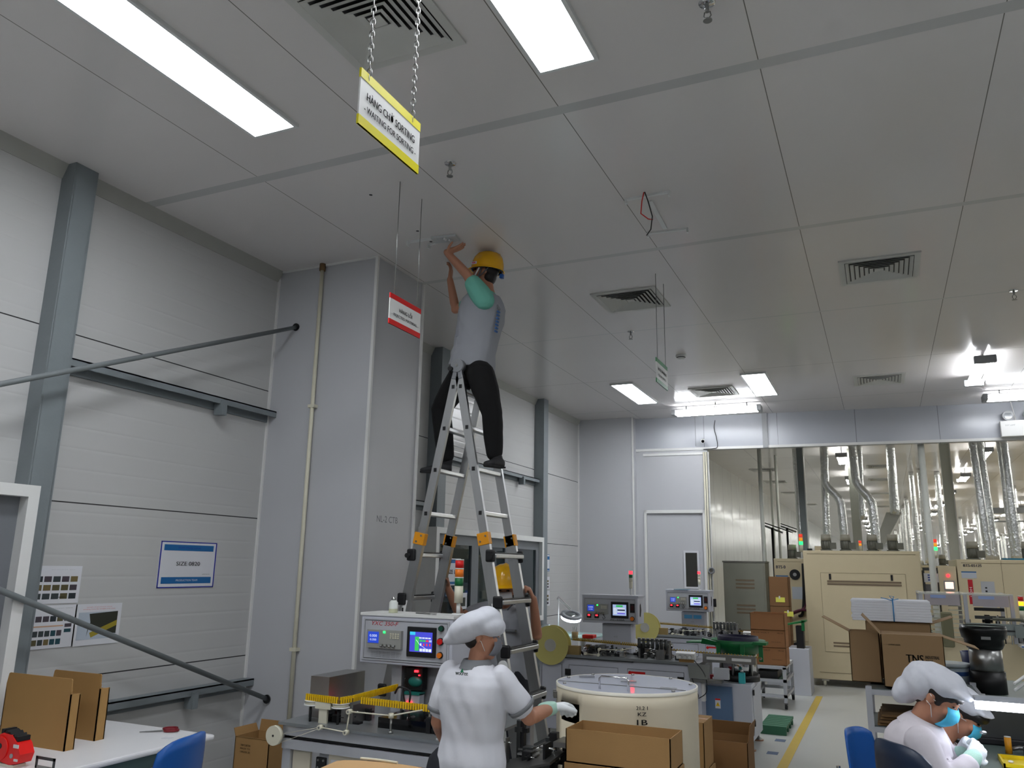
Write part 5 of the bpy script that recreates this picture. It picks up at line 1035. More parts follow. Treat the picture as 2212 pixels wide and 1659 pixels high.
hand(b, wrL, V((.55, .12, .16)), (-.1, 0, 1), SKIN, curl=.12, side=1, thumb_out=1.0); hand(b, wrR, V((.15, -.1, 1)), (-1, -.3, .2), SKIN, curl=.35, side=-1)
bake('body', b, SKIN, t, .0055, 3); eyes(t, H); hair(t, H); helmet(t, hc + V((.012, 0, .030)), (-.97, -.10, .12), (.12, 0, 1), .97)
q = B(); q.tube([hc + V((.0, -.112, .015)), hc + V((-.05, -.10, -.055))], .006, WHT, n=6); part('strap', q, t)
b = B(); c_ = hc + V((-.05, -.110, .062)); b.box(c_, (.05, .003, .02), WHT); b.box(c_ + V((0, -.002, 0)), (.03, .002, .008), RED); part('helmet_sticker', b, t)
b = B(); loft(b, torso_rings(pl, ch, nk - V((0, 0, .02)), rt, inf=.012)[3:], TEAL)
limb(b, [shL, shL.lerp(elL, .62)], [.080, .068], TEAL); limb(b, [shR, shR.lerp(elR, .55)], [.072, .064], TEAL); bake('teal_shirt', b, TEAL, t, .008, 4, .004)
R_ = torso_rings(pl, ch, nk - V((0, 0, .015)), rt, inf=.022, waist=.142, dp=1.42)
b = B(); loft(b, R_[1:-1], VEST); bake('vest', b, VEST, t, .008, 5, .010, 8, seed=3)
def onside(px, py, y): return P(px, py, y)
b = B()
for (x0, y0, x1, y1) in ((988, 672, 1022, 704), (980, 718, 1014, 768)):       # pockets on his left front
    a_, c_ = P(x0, y0, 5.165), P(x1, y1, 5.165); 
    b.prism([P(x0 + 8, y0, 5.155), P(x1, y0 - 4, 5.155), P(x1 - 4, y1, 5.155), P(x0, y1 + 3, 5.155)], (0, .03, 0), VEST); b.prism([P(x0 + 6, y0 - 3, 5.15), P(x1 + 2, y0 - 7, 5.15), P(x1 + 1, y0 + 4, 5.15), P(x0 + 4, y0 + 9, 5.15)], (0, .03, 0), mat('vest_flap', (136, 138, 146), .85))
part('pocket', b, t)
b = B()
for k in range(7): c_ = P(1077 - k * .9, 674 + 7 * k, 5.22); b.box(c_, (.012, .035, .014), mat('logo_blue', (44, 92, 150), .6), Matrix.Rotation(.3, 3, 'Y'))
part('back_lettering', b, t)
b = B(); limb(b, [P(1056, 634, 5.19), P(1078, 668, 5.24)], [.012, .012], COLG); part('shoulder_strip', b, t)
b = B(); loft(b, torso_rings(pl, ch, nk, rt, inf=.014, dp=1.35)[:3], TROU); limb(b, [hipL, knL, anL + V((0, 0, .02))], [.108, .078, .064], TROU); limb(b, [hipR, knR, anR + V((0, 0, .02))], [.108, .078, .064], TROU); limb(b, [hipL, hipR], [.10, .10], TROU); bake('trousers', b, TROU, t, .009, 4, .007, 7)
zr = 2.372 - o.z
def ft(px, py, y): q = P(px, py, y); q.z = zr; return q
shoe(t, anL, ft(1086, 1006, 5.28), ft(1048, 1016, 5.10)); shoe(t, anR, ft(976, 1006, 5.42), ft(908, 1016, 5.34))
q = B(); q.bb(P(1062, 985, 5.3) + V((-.05, -.03, -.03)), P(1062, 985, 5.3) + V((-.045, .03, .03)), TROU)
# white bracket in his hands
b = B(); c_ = PZ(962, 516, CEIL - .012); b.box(c_, (.20, .10, .018), mat('clear_fixture', (200, 204, 206), .15), Matrix.Rotation(.15, 3, 'Z')); single('lamp_fitting', b, 'translucent lamp fitting pressed to the ceiling by the raised hands', 'lamp fitting')
for px, py in ((902, 499), (801, 421), (931, 522)): c_ = PZ(px, py, CEIL); b = B(); b.cyl(c_ + V((0, 0, -.001)), c_ + V((0, 0, .001)), .012, BLK, n=12); single('ceiling_hole', b, 'small dark drill hole in the ceiling ' + {902: 'just left of the lamp fitting', 801: 'nearer the yellow sign', 931: 'touching the lamp fitting edge'}[px], 'hole', kind='structure')

# ============ the man holding the ladder
t = thing('person', 'person in yellow helmet and white mask gripping the ladder from behind', 'person', (-2.76, 5.98, 0)); o = V((-2.76, 5.98, 0))
hc = P(1092, 1278, 5.93); f = V((.30, -1, -.06)); u = V((0, 0, 1)); nk = V((-.01, .01, 1.37)); ch = V((0, .02, 1.18)); pl = V((.02, .03, .88)); rt = V((-1, -.12, 0)).normalized()
shA, shB = V((-.165, .01, 1.33)), V((.165, -.0, 1.32))          # A at image left
wA = P(966, 1268, 5.60); eA = P(995, 1332, 5.80); wB = P(1152, 1294, 5.62); eB = P(1160, 1372, 5.80)
b = B(); H = head(b, hc, f, u, SKIN); loft(b, torso_rings(pl, ch, nk, rt), SKIN); limb(b, [nk - V((0, 0, .04)), hc - V((0, 0, .04))], [.056, .054], SKIN)
limb(b, [shA, eA, wA], [.05, .04, .028], SKIN); limb(b, [shB, eB, wB], [.05, .04, .028], SKIN)
for s in (-1, 1): limb(b, [V((s * .09, .03, .85)), V((s * .10, .01, .45)), V((s * .11, .04, .07))], [.082, .056, .038], SKIN)
hand(b, wA, V((-.12, -.3, 1)), (-.5, -1, 0), SKIN, curl=1.0, side=1); hand(b, wB, V((-.25, -.35, .9)), (-.9, -.5, 0), SKIN, curl=1.0, side=-1)
bake('body', b, SKIN, t, .0055, 3); eyes(t, H); hair(t, H, .98); mask(t, H, MGR); helmet(t, hc + V((0, 0, .046)), (.25, -1, 0), (0, 0, 1), 1.1)
b = B(); loft(b, torso_rings(pl, ch, nk, rt, inf=.022, waist=.145), VEST); limb(b, [shA, shA.lerp(eA, .6)], [.070, .064], VEST); limb(b, [shB, shB.lerp(eB, .6)], [.070, .064], VEST); bake('work_shirt', b, VEST, t, .008, 5, .007, 7, seed=5)
b = B(); b.lathe(nk + V((0, -.004, -.005)), [(.066, -.012), (.070, .0), (.062, .03), (.058, .03), (.060, .0)], COLG, n=24); part('collar', b, t)
b = B(); b.prism([ch + V((-.12, -.150, -.0)), ch + V((-.02, -.152, -.0)), ch + V((-.02, -.152, -.1)), ch + V((-.12, -.150, -.1))], (0, .03, 0), VEST); b.prism([ch + V((.03, -.152, .02)), ch + V((.14, -.148, .02)), ch + V((.14, -.148, .005)), ch + V((.03, -.152, .005))], (0, .03, 0), COLG); b.text('SAFETY', ch + V((-.07, -.1525, -.02)), (1, 0, 0), .07, .014, GRYP); part('pocket', b, t)
DT = mat('dark_trousers', (36, 38, 44), .9)
b = B(); loft(b, torso_rings(pl, ch, nk, rt, inf=.014)[:3], DT)
for s in (-1, 1): limb(b, [V((s * .09, .03, .85)), V((s * .10, .01, .45)), V((s * .11, .04, .10))], [.105, .078, .062], DT)
bake('trousers', b, DT, t, .010, 4, .006)
for s in (-1, 1): shoe(t, V((s * .11, .04, .09)), V((s * .11, .09, .0)), V((s * .12, -.16, .0)))

# ============ the woman in white with her back to the camera
t = thing('person', 'person in white shirt and puffy white cap seen from behind', 'person', (-1.80, 3.46, 0)); o = V((-1.80, 3.46, 0))
yy = 3.46
hc = P(1040, 1374, yy + .02); f = V((.93, .34, -.10)); u = V((-.06, .1, 1)); nk = P(1030, 1428, yy); ch = P(1022, 1508, yy); pl = P(1015, 1640, yy); rt = V((.93, -.36, 0)).normalized()
pl.z = max(pl.z, .80)
shL, shR = nk + V((-.150, .02, -.055)), nk + V((.135, -.03, -.055)); eR = P(1143, 1550, yy + .06); wR = P(1190, 1530, yy + .28); hR = P(1232, 1520, yy + .42); eL = P(946, 1560, yy + .02); wL = P(965, 1610, yy + .26)
b = B(); H = head(b, hc, f, u, SKIN, .93); loft(b, torso_rings(pl, ch, nk, rt, w=.86), SKIN); limb(b, [nk - V((0, 0, .04)), hc - V((0, 0, .04))], [.046, .046], SKIN)
limb(b, [shR, eR, wR], [.043, .036, .025], SKIN); limb(b, [shL, eL, wL], [.043, .034, .024], SKIN)
for s in (-1, 1): limb(b, [V((s * .08, .0, .78)), V((s * .085, .02, .42)), V((s * .09, -.02, .07))], [.078, .052, .036], SKIN)
hand(b, wL, V((.3, .9, -.1)), (0, 0, -1), SKIN, curl=.4, s=.92); hand(b, wR + (hR - wR).normalized() * .01, hR - wR, (.35, .8, -.45), SKIN, curl=.55, s=.95, side=-1)
bake('body', b, SKIN, t, .0055, 3); eyes(t, H, .93); mask(t, H, mat('mask_shaded', (118, 120, 128), .8), .86)  # mask tone lowered, the shade on it is put into the colour
b = B(); c_, f_, u_, r_, R_ = H; b.ball(c_ - f_ * .035 - u_ * .018, (.058, .045, .045), HAIR, 16, R_); b.ball(c_ + u_ * .022 - f_ * .012, (.069, .076, .060), HAIR, 16, R_); bake('hair', b, HAIR, t, .006, 3)
b = B(); k1 = P(1042, 1346, yy + .02); k2 = P(995, 1370, yy); RY = Matrix.Rotation(-.46, 3, 'Y'); b.ball(P(1022, 1353, yy), (.134, .122, .066), CAPM, 28, RY); b.ball(P(1046, 1343, yy + .02), (.086, .105, .066), CAPM, 24, RY); b.ball(P(1060, 1350, yy + .02), (.066, .095, .050), CAPM, 24, Matrix.Rotation(.3, 3, 'Y')); b.ball(P(990, 1374, yy), (.074, .095, .034), CAPM, 24, RY); bake('work_cap', b, CAPM, t, .006, 10, .007, 11, seed=2, label='puffy white cloth cap')
b = B(); loft(b, torso_rings(pl, ch, nk - V((0, 0, .01)), rt, w=.9, inf=.026, waist=.140, hip=.160, low=pl - V((0, 0, .20))), CLW); limb(b, [shR, shR.lerp(eR, .3), shR.lerp(eR, .68)], [.048, .056, .062], CLW); limb(b, [shL, shL.lerp(eL, .3), shL.lerp(eL, .68)], [.048, .056, .062], CLW); bake('shirt', b, CLW, t, .007, 6, .011, 7, seed=8)
for a_, c_ in ((shR, eR), (shL, eL)): b = B(); p, q = a_.lerp(c_, .70), a_.lerp(c_, .78); b.cyl(p, q, .0665, COLG, r1=.064, n=28, cap=False); pp = part('sleeve_band', b, t); md = pp.modifiers.new('s', 'SOLIDIFY'); md.thickness = .004
b = B(); b.lathe(nk + V((0, -.004, -.03)), [(.084, .002), (.074, .016), (.060, .040), (.054, .040), (.058, .016)], COLG, n=28); part('collar', b, t, 'grey collar')
b = B(); c_ = P(1024, 1447, yy) + V((0, -.122, .0)); b.text('wooree', c_ + V((.0, .0, -.004)), (1, 0, 0), .062, .013, mat('logo_green_grey', (74, 96, 88), .6), bold=.02); b.prism([c_ + V((-.008, 0, .002)), c_ + V((.008, 0, .002)), c_ + V((.002, 0, .018))], (0, .004, 0), mat('logo_green', (40, 130, 90), .6)); part('logo', b, t)
b = B(); d_ = (hR - wR).normalized(); hand(b, wR + d_ * .01, d_, (.35, .8, -.45), GLOVE, curl=.55, s=.98, inf=.004, side=-1); bake('work_glove', b, GLOVE, t, .0045, 3); b = B(); limb(b, [wR - d_ * .055, wR + d_ * .012], [.034, .031], CUFF); bake('glove_cuff', b, CUFF, t, .005, 3)
b = B(); loft(b, torso_rings(pl, ch, nk, rt, w=.9, inf=.012)[:3], DT)
for s in (-1, 1): limb(b, [V((s * .08, .0, .78)), V((s * .085, .02, .42)), V((s * .09, -.02, .10))], [.098, .072, .058], DT)
bake('trousers', b, DT, t, .010, 4, .006)
for s in (-1, 1): shoe(t, V((s * .09, -.02, .09)), V((s * .09, -.08, 0)), V((s * .10, .14, 0)))

# ============ two seated women at the right
def seated(label, loc, P, hcp, yy, fdir, udir, hands_, capscale, coat, back):
    pass
t = thing('person', 'person in white coat and blue mask with gloved hands under the ring lamp', 'person', (.02, 4.05, 0)); o = V((.02, 4.05, 0)); yy = 4.0
hc = P(2024, 1507, yy); f = V((.78, -.30, -.52)); u = V((.50, -.12, .86)); nk = P(1993, 1556, yy + .02); ch = P(1978, 1640, yy + .03); pl = V((.07, .02, .57)); rt = V((.12, -1, 0)).normalized()
shN, shF = P(1990, 1605, yy - .15), P(2012, 1590, yy + .19); eN = P(2035, 1700, yy - .20); wN = P(2098, 1642, yy - .08); hN = P(2128, 1598, yy + .0); eF = P(2060, 1690, yy + .26); wF = P(2078, 1628, yy + .16); hF = P(2112, 1592, yy + .10)
def bodyS(vx=.0055):
    b = B(); H = head(b, hc, f, u, SKIN, .93); loft(b, torso_rings(pl, ch, nk, rt, w=.86), SKIN); limb(b, [nk - V((.02, 0, .03)), hc - u * .05 - f * .01], [.046, .046], SKIN); limb(b, [shN, eN, wN], [.043, .036, .025], SKIN); limb(b, [shF, eF, wF], [.043, .036, .025], SKIN)
    for s in (-1, 1): limb(b, [pl + V((0, s * .08, 0)), V((.36, s * .10, .54)), V((.34, s * .10, .07))], [.078, .054, .036], SKIN)
    dN, dF = hN - wN, hF - wF; hand(b, wN, dN, (.2, .6, .3), SKIN, curl=.75, s=.86, side=-1); hand(b, wF, dF, (.2, -.6, .3), SKIN, curl=.75, s=.86, side=1)
    bake('body', b, SKIN, t, vx, 3); eyes(t, H, .93, True); return H
H = bodyS(); mask(t, H, MBLU, .91); c_, f_, u_, r_, R_ = H
b = B(); b.ball(c_ - f_ * .01 + u_ * .035, (.076, .090, .072), HAIR, 18, R_); b.ball(c_ + f_ * .045 + u_ * .045, (.066, .045, .030), HAIR, 14, R_); b.ball(c_ - f_ * .05 - u_ * .02, (.05, .035, .045), HAIR, 14, R_); b.ball(c_ + f_ * .02 + u_ * .01 , (.0735, .03, .045), HAIR, 12, R_); bake('hair', b, HAIR, t, .006, 2)
def cap2(t, H, sd, m=CAPM, s=1.0):
    c_, f_, u_, r_, R_ = H; b = B(); b.ball(c_ + u_ * .070 * s - f_ * .015, (.094 * s, .104 * s, .062 * s), m, 24, R_); b.ball(c_ - f_ * .075 * s + u_ * .028 * s, (.094 * s, .078 * s, .088 * s), m, 24, R_); b.ball(c_ - f_ * .112 * s - u_ * .048 * s, (.080 * s, .052 * s, .066 * s), m, 20, R_)
    b.ball(c_ + f_ * .066 * s + u_ * .074 * s, (.080 * s, .052 * s, .016 * s), m, 20, R_); bake('work_cap', b, m, t, .006, 7, .009, 15, seed=sd, label='white bonnet style cap with a small brim')
cap2(t, H, 4)
def coat(m, sd):
    b = B(); loft(b, torso_rings(pl, ch, nk - V((0, 0, .005)), rt, w=.92, inf=.030, waist=.150), m); limb(b, [shN, eN, wN - (hN - wN).normalized() * .03], [.064, .056, .044], m); limb(b, [shF, eF, wF - (hF - wF).normalized() * .03], [.064, .056, .044], m)
    for s in (-1, 1): limb(b, [pl + V((0, s * .08, 0)), V((.30, s * .10, .55))], [.11, .085], m)
    bake('coat', b, m, t, .007, 6, .009, 7, seed=sd)
    b = B(); b.lathe(nk + V((-.0, 0, -.022)), [(.100, -.018), (.082, .012), (.064, .034), (.058, .032), (.062, .008)], m, n=28, axis=(.45, -.05, 1)); part('collar', b, t)
coat(CLP, 11)
for w_, h_, pn, sd in ((wN, hN, (.2, .6, .3), -1), (wF, hF, (.2, -.6, .3), 1)):
    b = B(); d_ = (h_ - w_).normalized(); hand(b, w_, d_, pn, GLOVE, curl=.75, s=.88, inf=.003, side=sd); bake('work_glove', b, GLOVE, t, .0045, 3); b = B(); limb(b, [w_ - d_ * .035, w_ + d_ * .022], [.034, .032], CUFF); bake('glove_cuff', b, CUFF, t, .005, 3)
b = B(); b.ball(hN + V((.0, .045, .02)), (.014, .01, .008), STEEL, 10); part('small_part', b, t)
for s in (-1, 1): b = B(); limb(b, [V((.33, s * .10, .53)), V((.34, s * .10, .1))], [.075, .055], DT); part('trouser_leg', b, t); shoe(t, V((.34, s * .1, .09)), V((.30, s * .1, 0)), V((.53, s * .1, 0)))
t = thing('person', 'person in cap and blue mask half hidden beyond the gloved woman', 'person', (.17, 4.62, 0)); o = V((.17, 4.62, 0)); yy = 4.6
hc = P(2078, 1545, yy); f = V((.80, -.22, -.56)); u = V((.52, -.10, .84)); nk = hc + V((-.10, .02, -.12)); ch = nk + V((-.05, .02, -.19)); pl = V((.0, .02, .56)); rt = V((.12, -1, 0)).normalized()
shN, shF = nk + V((-.0, -.15, -.06)), nk + V((.0, .16, -.05)); eN = shN + V((.10, -.02, -.20)); wN = eN + V((.18, .06, .06)); hN = wN + V((.1, .04, .0)); eF = shF + V((.10, .02, -.20)); wF = eF + V((.18, -.05, .06)); hF = wF + V((.1, -.04, .0))
H = bodyS(.007); mask(t, H, MBLU, .91); c_, f_, u_, r_, R_ = H
b = B(); b.ball(c_ - f_ * .01 + u_ * .035, (.076, .090, .072), HAIR, 18, R_); b.ball(c_ + f_ * .055 + u_ * .045, (.07, .05, .036), HAIR, 14, R_); bake('hair', b, HAIR, t, .007, 2)
cap2(t, H, 9, s=.98); coat(CLP, 14)
for s in (-1, 1): b = B(); limb(b, [V((.33, s * .10, .53)), V((.34, s * .10, .1))], [.075, .055], DT); part('trouser_leg', b, t); shoe(t, V((.34, s * .1, .09)), V((.30, s * .1, 0)), V((.53, s * .1, 0)))
# ------------------------------------------------------------------ rack with cartons beside the seated women
t = thing('storage_rack', 'grey aluminium rack carrying cartons behind the seated women', 'rack', (.16, 6.34, 0))
for x in (-.32, .36):
    for y in (0, .60): b = B(); b.bb((x - .02, y - .02, 0), (x + .02, y + .02, .915), ALUP); part('upright', b, t)
for z in (.12, .36, .62, .86):
    b = B(); b.bb((-.30, -.015, z), (.34, .015, z + .035), ALUP); b.bb((-.30, .585, z), (.34, .615, z + .035), ALUP); b.bb((-.335, .02, z), (-.305, .58, z + .035), ALUP); b.bb((.345, .02, z), (.375, .58, z + .035), ALUP); part('rail', b, t)
    b = B(); b.bb((-.31, .0, z + .03), (.35, .6, z + .04), mat('rack_shelf', (96, 104, 104), .5)); part('shelf', b, t)
for k, (z, n) in enumerate(((.665, 4), (.405, 4))):
    for i in range(n): b = B(); b.bb((-.28 + .01 * i, .0 - .02 * (i % 2), z + .02 * i), (.30 - .02 * (i % 3), .50, z + .02 * i + .014), mat('flat_card_%d' % (i % 2), ((128, 98, 62), (104, 78, 48))[i % 2], .85)); single('flattened_carton', b, 'flattened brown carton in the grey rack, %s of the %s shelf pile' % (('bottom', 'second', 'third', 'top')[i], ('upper', 'lower')[k]), 'carton', (.16, 6.34, 0), group=None)
carton('cardboard_box', 'big brown carton printed TNS industrial tape on top of the grey rack', (.135, 6.52, .915), .0, .385, .34, .345, m=CARDB if 'CARDB' in globals() else mat('tns_card', (148, 120, 86), .8, var=.04), closed=True, flaps=(('r', 108, .22), ('l', 42, .17)),
    text=[('TNS', .01, .195, .105, .052, INK), ('INDUSTRIAL', .118, .208, .085, .020, INK), ('TAPE', .098, .182, .045, .018, INK), ('LAVERNE LEADER', -.11, .28, .075, .010, FADED)])
carton('cardboard_box', 'open brown carton half hidden left of the TNS carton on the rack', (-.17, 6.66, .915), 0, .20, .24, .345, m=mat('tns_card', (0, 0, 0)), closed=False, flaps=(('l', 62, .20),))
carton('cardboard_box', 'brown carton behind the TNS carton carrying the white foam bundle', (.06, 6.98, .915), 0, .44, .30, .40, m=mat('tns_card', (0, 0, 0)), closed=True, flaps=(('r', 70, .16),))
t = thing('foam_bundle', 'bundle of white foam sheets tied with blue string on the cartons', 'foam', (.02, 7.0, 1.325)); FO = mat('foam_white', (226, 228, 234), .9, bump=.05)
b = B()
for k in range(8): rnd = random.Random(k); b.bb((-.27 + rnd.uniform(-.004, .004), -.2, .0005 + .019 * k), (.27 + rnd.uniform(-.004, .004), .2, .0193 + .019 * k), FO, ch=.003)
part('foam_sheet', b, t, kind='stuff'); b = B(); BS = mat('blue_string', (40, 130, 190), .5)
b.tube([(.02, -.204, .0), (.02, -.204, .155), (.02, .0, .158), (.02, .204, .155), (.02, .204, .0), ], .004, BS, n=6); b.tube([(.02, -.204, .15), (-.03, -.21, .165), (-.06, -.21, .17)], .003, BS, n=6); b.tube([(.02, -.204, .15), (.03, -.21, .18), (.0, -.21, .185), (.02, -.204, .155), (.06, -.22, .165)], .003, BS, n=6); part('string', b, t)
b = B(); b.bb((-.19, 6.4, .7), (-.15, 6.9, .71), BLK)
shell_chair('plastic_chair', 'bright blue plastic chair standing empty left of the seated women', (-.02, 5.0, 0), -pi / 2 - .45, BLU, w=.34, h=.33, zb=.46)
shell_chair('plastic_chair', 'dark navy chair back behind the woman in the white coat', (.17, 3.84, 0), -pi / 2 + .6, NAVY, w=.42, h=.52, zb=.46)
shell_chair('plastic_chair', 'dark navy chair under the farther seated woman', (.24, 4.66, 0), -pi / 2, NAVY, w=.42, h=.30, zb=.46)
for k in (0, 1): b = B(); b.bb((-.42 + .05 * k, 6.1 - .55 * k, 0), (-.30 + .05 * k, 6.115 - .55 * k, .001), GRYP)
# bench of the seated women
t = thing('assembly_bench', 'grey bench with a dark mat where the two women work', 'bench', (.95, 4.4, 0))
b = B(); b.bb((-.62, -1.2, .80), (.9, 1.1, .83), mat('bench_green_grey', (92, 106, 102), .4)); part('bench_top', b, t)
for x in (-.58, .86):
    for y in (-1.16, 1.06): b = B(); b.bb((x - .02, y - .02, 0), (x + .02, y + .02, .80), ALUP); part('leg', b, t)
p = PZ(2195, 1650, .835); b = B(); x, y = p.x, p.y
b.bb((x - .06, y - .10, .83), (x + .22, y + .12, .835), mat('tray_yellow', (232, 204, 20), .45)); 
for a in ((x - .06, y - .10, x + .22, y - .092), (x - .06, y + .112, x + .22, y + .12), (x - .06, y - .1, x - .052, y + .12), (x + .212, y - .1, x + .22, y + .12)): b.bb((a[0], a[1], .83), (a[2], a[3], .85), mat('tray_yellow', (0, 0, 0)))
tt = single('parts_tray', b, 'shallow bright yellow tray on the bench under the ring lamp', 'tray')
b = B(); b.ball((x - .02, y + .0, .842), (.012, .012, .006), WHT); single('cotton_disc', b, 'small round white disc in the yellow tray', 'disc')
p = PZ(2180, 1628, .83); b = B(); b.cyl((p.x, p.y, .83), (p.x, p.y, .905), .015, mat('amber_plastic', (222, 150, 24), .4), n=20); t = single('amber_tube', b, 'upright amber tube behind the yellow tray', 'tube'); c = B(); c.cyl((p.x, p.y, .905), (p.x, p.y, .908), .015, WHT, n=20); part('cap', c, t)
b = B(); p = PZ(2205, 1628, .83); b.tube([(p.x - .05, p.y, .845), (p.x, p.y + .01, .855), (p.x + .08, p.y, .85), (p.x + .14, p.y - .02, .845)], .010, STEEL, n=8); single('steel_rod', b, 'bent steel rod lying behind the yellow tray', 'rod')
t = thing('magnifier_lamp', 'ring magnifier lamp glowing white over the gloved hands at the right edge', 'lamp', (.95, 4.2, .83)); o = V((.95, 4.2, .83))
hd = PY(2196, 1519, 4.02)
mag_lamp(t, V((1.15, 4.9, 1.25)) - o, V((.95, 4.6, 1.5)) - o, hd - o, .155, (.05, .12, 1))
b = B(); b.tube([V((1.15, 4.9, .83)) - o, V((1.15, 4.9, 1.25)) - o], .014, STEEL); b.tube([hd - o + V((.14, .05, .02)), V((.62, 4.3, 1.3)) - o, V((.95, 4.6, 1.5)) - o], .008, GRYP); part('post', b, t)
t = thing('curved_hood', 'dark curved machine hood behind the ring lamp', 'machine hood', (.62, 5.15, .83))
b = B(); n = 16; prof = [(.30 * cos(a), .16 * sin(a)) for a in [pi * k / n for k in range(n + 1)]]; vs = [(x_, y_, z_) for y_ in (-.12, .22) for x_, z_ in prof]
b.add([(x_, y_, z_ + .02) for x_, y_, z_ in vs], [(k, k + 1, n + 2 + k, n + 1 + k) for k in range(n)], mat('hood_steel', (96, 98, 96), .25, .8), True); b.add([(x_, y_, z_ + .02) for x_, y_, z_ in vs], [tuple(range(n + 1)), tuple(range(2 * n + 1, n, -1))], DSTEEL); part('shell', b, t)
b = B(); b.bb((-.32, -.14, .0), (.32, .0, .035), BLK, ch=.008); part('edge', b, t)
gub(t, (-.1, -.5, 0), (.3, -.2, .08), 7, 77, [BLK, STEEL, DSTEEL])

# ------------------------------------------------------------------ feeding machine behind the women
t = thing('feeding_machine', 'low grey machine table with feeder bowl, rails and sensors behind the seated women', 'machine', (.98, 6.3, 0))
b = B(); b.bb((-.38, -.55, .10), (1.4, 1.6, .82), MGRY, ch=.006); part('base_cabinet', b, t)
b = B(); b.bb((-.40, -.6, .82), (1.45, 1.65, .84), mat('plate_green_grey', (120, 132, 128), .35)); part('table_plate', b, t)
b = B(); b.bb((-.78, .68, .82), (-.38, 1.6, .84), mat('plate_green_grey', (0, 0, 0))); b.bb((-.76, .70, 0), (-.38, 1.58, .82), MGRY); part('side_table', b, t)
b = B(); b.bb((-.38, -.25, .84), (.10, -.15, .87), mat('green_block', (58, 98, 80), .5)); b.bb((-.38, -.27, .87), (.08, -.17, .885), mat('tan_strip', (206, 186, 132), .6)); part('guide_rail', b, t)
gub(t, (.05, -.4, .84), (1.2, .1, .98), 26, 31, [BLK, STEEL, DSTEEL, MGRY, STEEL]); gub(t, (.25, .3, .84), (1.3, 1.3, 1.15), 22, 32, [BLK, STEEL, DSTEEL, MGRY, CHROME])
for x, y in ((.02, -.10), (.16, -.22), (.30, -.1)):
    b = B(); b.cyl((x, y, .84), (x, y, 1.06), .012, STEEL, n=12); b.bb((x - .035, y - .03, 1.02), (x + .035, y + .03, 1.22), mat('actuator_grey', (150, 154, 160), .4, .4), ch=.006); b.cyl((x, y, .90), (x, y, .93), .03, STEEL, n=16); b.bb((x - .05, y - .012, .95), (x + .05, y + .012, .97), STEEL); part('actuator', b, t)
for k in range(5): cable(t, [(.1 + .16 * k, .1, 1.15 + .03 * k), (.2 + .15 * k, .05, 1.02), (.3 + .14 * k, -.05, .95), (.42 + .1 * k, -.1, .88)], .005, (BLK, BLK, mat('blue_string', (0, 0, 0)), GRYP, BLK)[k], name='hose')
t = thing('bowl_feeder', 'black feeder bowl with green lining on a steel drum behind the farther seated woman', 'feeder', (.63, 7.05, .84)); z0 = 0
b = B(); b.cyl((0, 0, 0), (0, 0, .15), .118, BLK, n=32); part('base', b, t)
b = B(); b.cyl((0, 0, .10), (0, 0, .33), .108, STEEL, n=36); part('drive_housing', b, t)
b = B(); b.lathe((0, 0, 0), [(.06, .30), (.115, .31), (.13, .34), (.125, .37), (.145, .385), (.155, .44), (.150, .47), (.14, .45), (.12, .41), (0, .40)], mat('bowl_black', (16, 18, 18), .35), n=48); part('bowl', b, t)
b = B(); b.cyl((0, 0, .44), (0, 0, .462), .142, mat('bowl_green', (20, 66, 52), .4), n=40); part('bowl_lining', b, t)
b = B(); b.bb((-.03, -.158, .38), (.03, -.150, .40), STEEL); part('latch', b, t)
p = PY(2136, 1490, 6.0); b = B(); b.bb((p.x - .045, 5.97, .842), (p.x + .04, 6.03, .935), mat('amber_plastic', (0, 0, 0)), ch=.008); single('amber_cover', b, 'amber plastic block cover on the machine table behind the women', 'cover')
t = thing('storage_bin', 'clear lidded plastic bin next to the TNS carton', 'bin', (.40, 7.15, .842)); CLB = mat('clear_bin', (190, 204, 214), .2)
b = B(); b.lathe((0, 0, 0), [(.0, 0), (.10, .0), (.125, .16), (.118, .16), (.095, .01)], CLB, n=4 * 6); part('body', b, t); b = B(); b.cyl((0, 0, .16), (0, 0, .185), .135, mat('bin_lid', (214, 224, 232), .3), n=28); part('lid', b, t); b = B(); b.lathe((0, 0, 0), [(.119, .10), (.124, .13)], mat('bin_blue', (60, 96, 160), .5), n=24); part('band', b, t)
b = B(); b.lathe((.62, 7.42, .842), [(0, 0), (.10, 0), (.13, .25), (.12, .25), (.09, .01)], mat('bucket_navy', (24, 40, 92), .4), n=28); single('bucket', b, 'dark blue bucket between the clear bin and the black feeder bowl', 'bucket')

# far loader with a plastic curtain (y about 10.5 .. 11.5)
t = thing('loader_machine', 'open framed loader with clear curtains and slotted racks before the right oven', 'machine', (.85, 10.9, 0))
b = B(); b.bb((-.50, 0, .05), (.60, .9, .92), CREAM, ch=.006); part('base_cabinet', b, t)
for x in (-.48, -.02, .44):
    b = B(); b.bb((x - .02, -.02, .92), (x + .02, .02, 1.46), ALUP); b.bb((x - .02, .88, .92), (x + .02, .92, 1.46), ALUP); part('post', b, t)
b = B(); b.bb((-.50, -.03, 1.44), (.46, .93, 1.455), mat('clear_top', (196, 198, 190), .15)); part('top_sheet', b, t)
for k, x in enumerate((-.44, .05)): b = B(); b.bb((x, -.035, 1.32), (x + .36, -.03, 1.44), mat('curtain', (176, 168, 172), .2)); b.bb((x + .06, -.038, 1.40), (x + .22, -.0345, 1.435), mat('label_blue', (150, 170, 214), .5)); part('curtain', b, t)
b = B()
for k in range(9): b.bb((-.42, .0, .96 + .05 * k), (-.30, .04, .975 + .05 * k), mat('rack_ivory', (196, 196, 176), .5)); b.bb((-.2, .0, .96 + .05 * k), (-.05, .04, .972 + .05 * k), mat('rack_ivory', (0, 0, 0)))
part('slotted_rack', b, t); b = B()
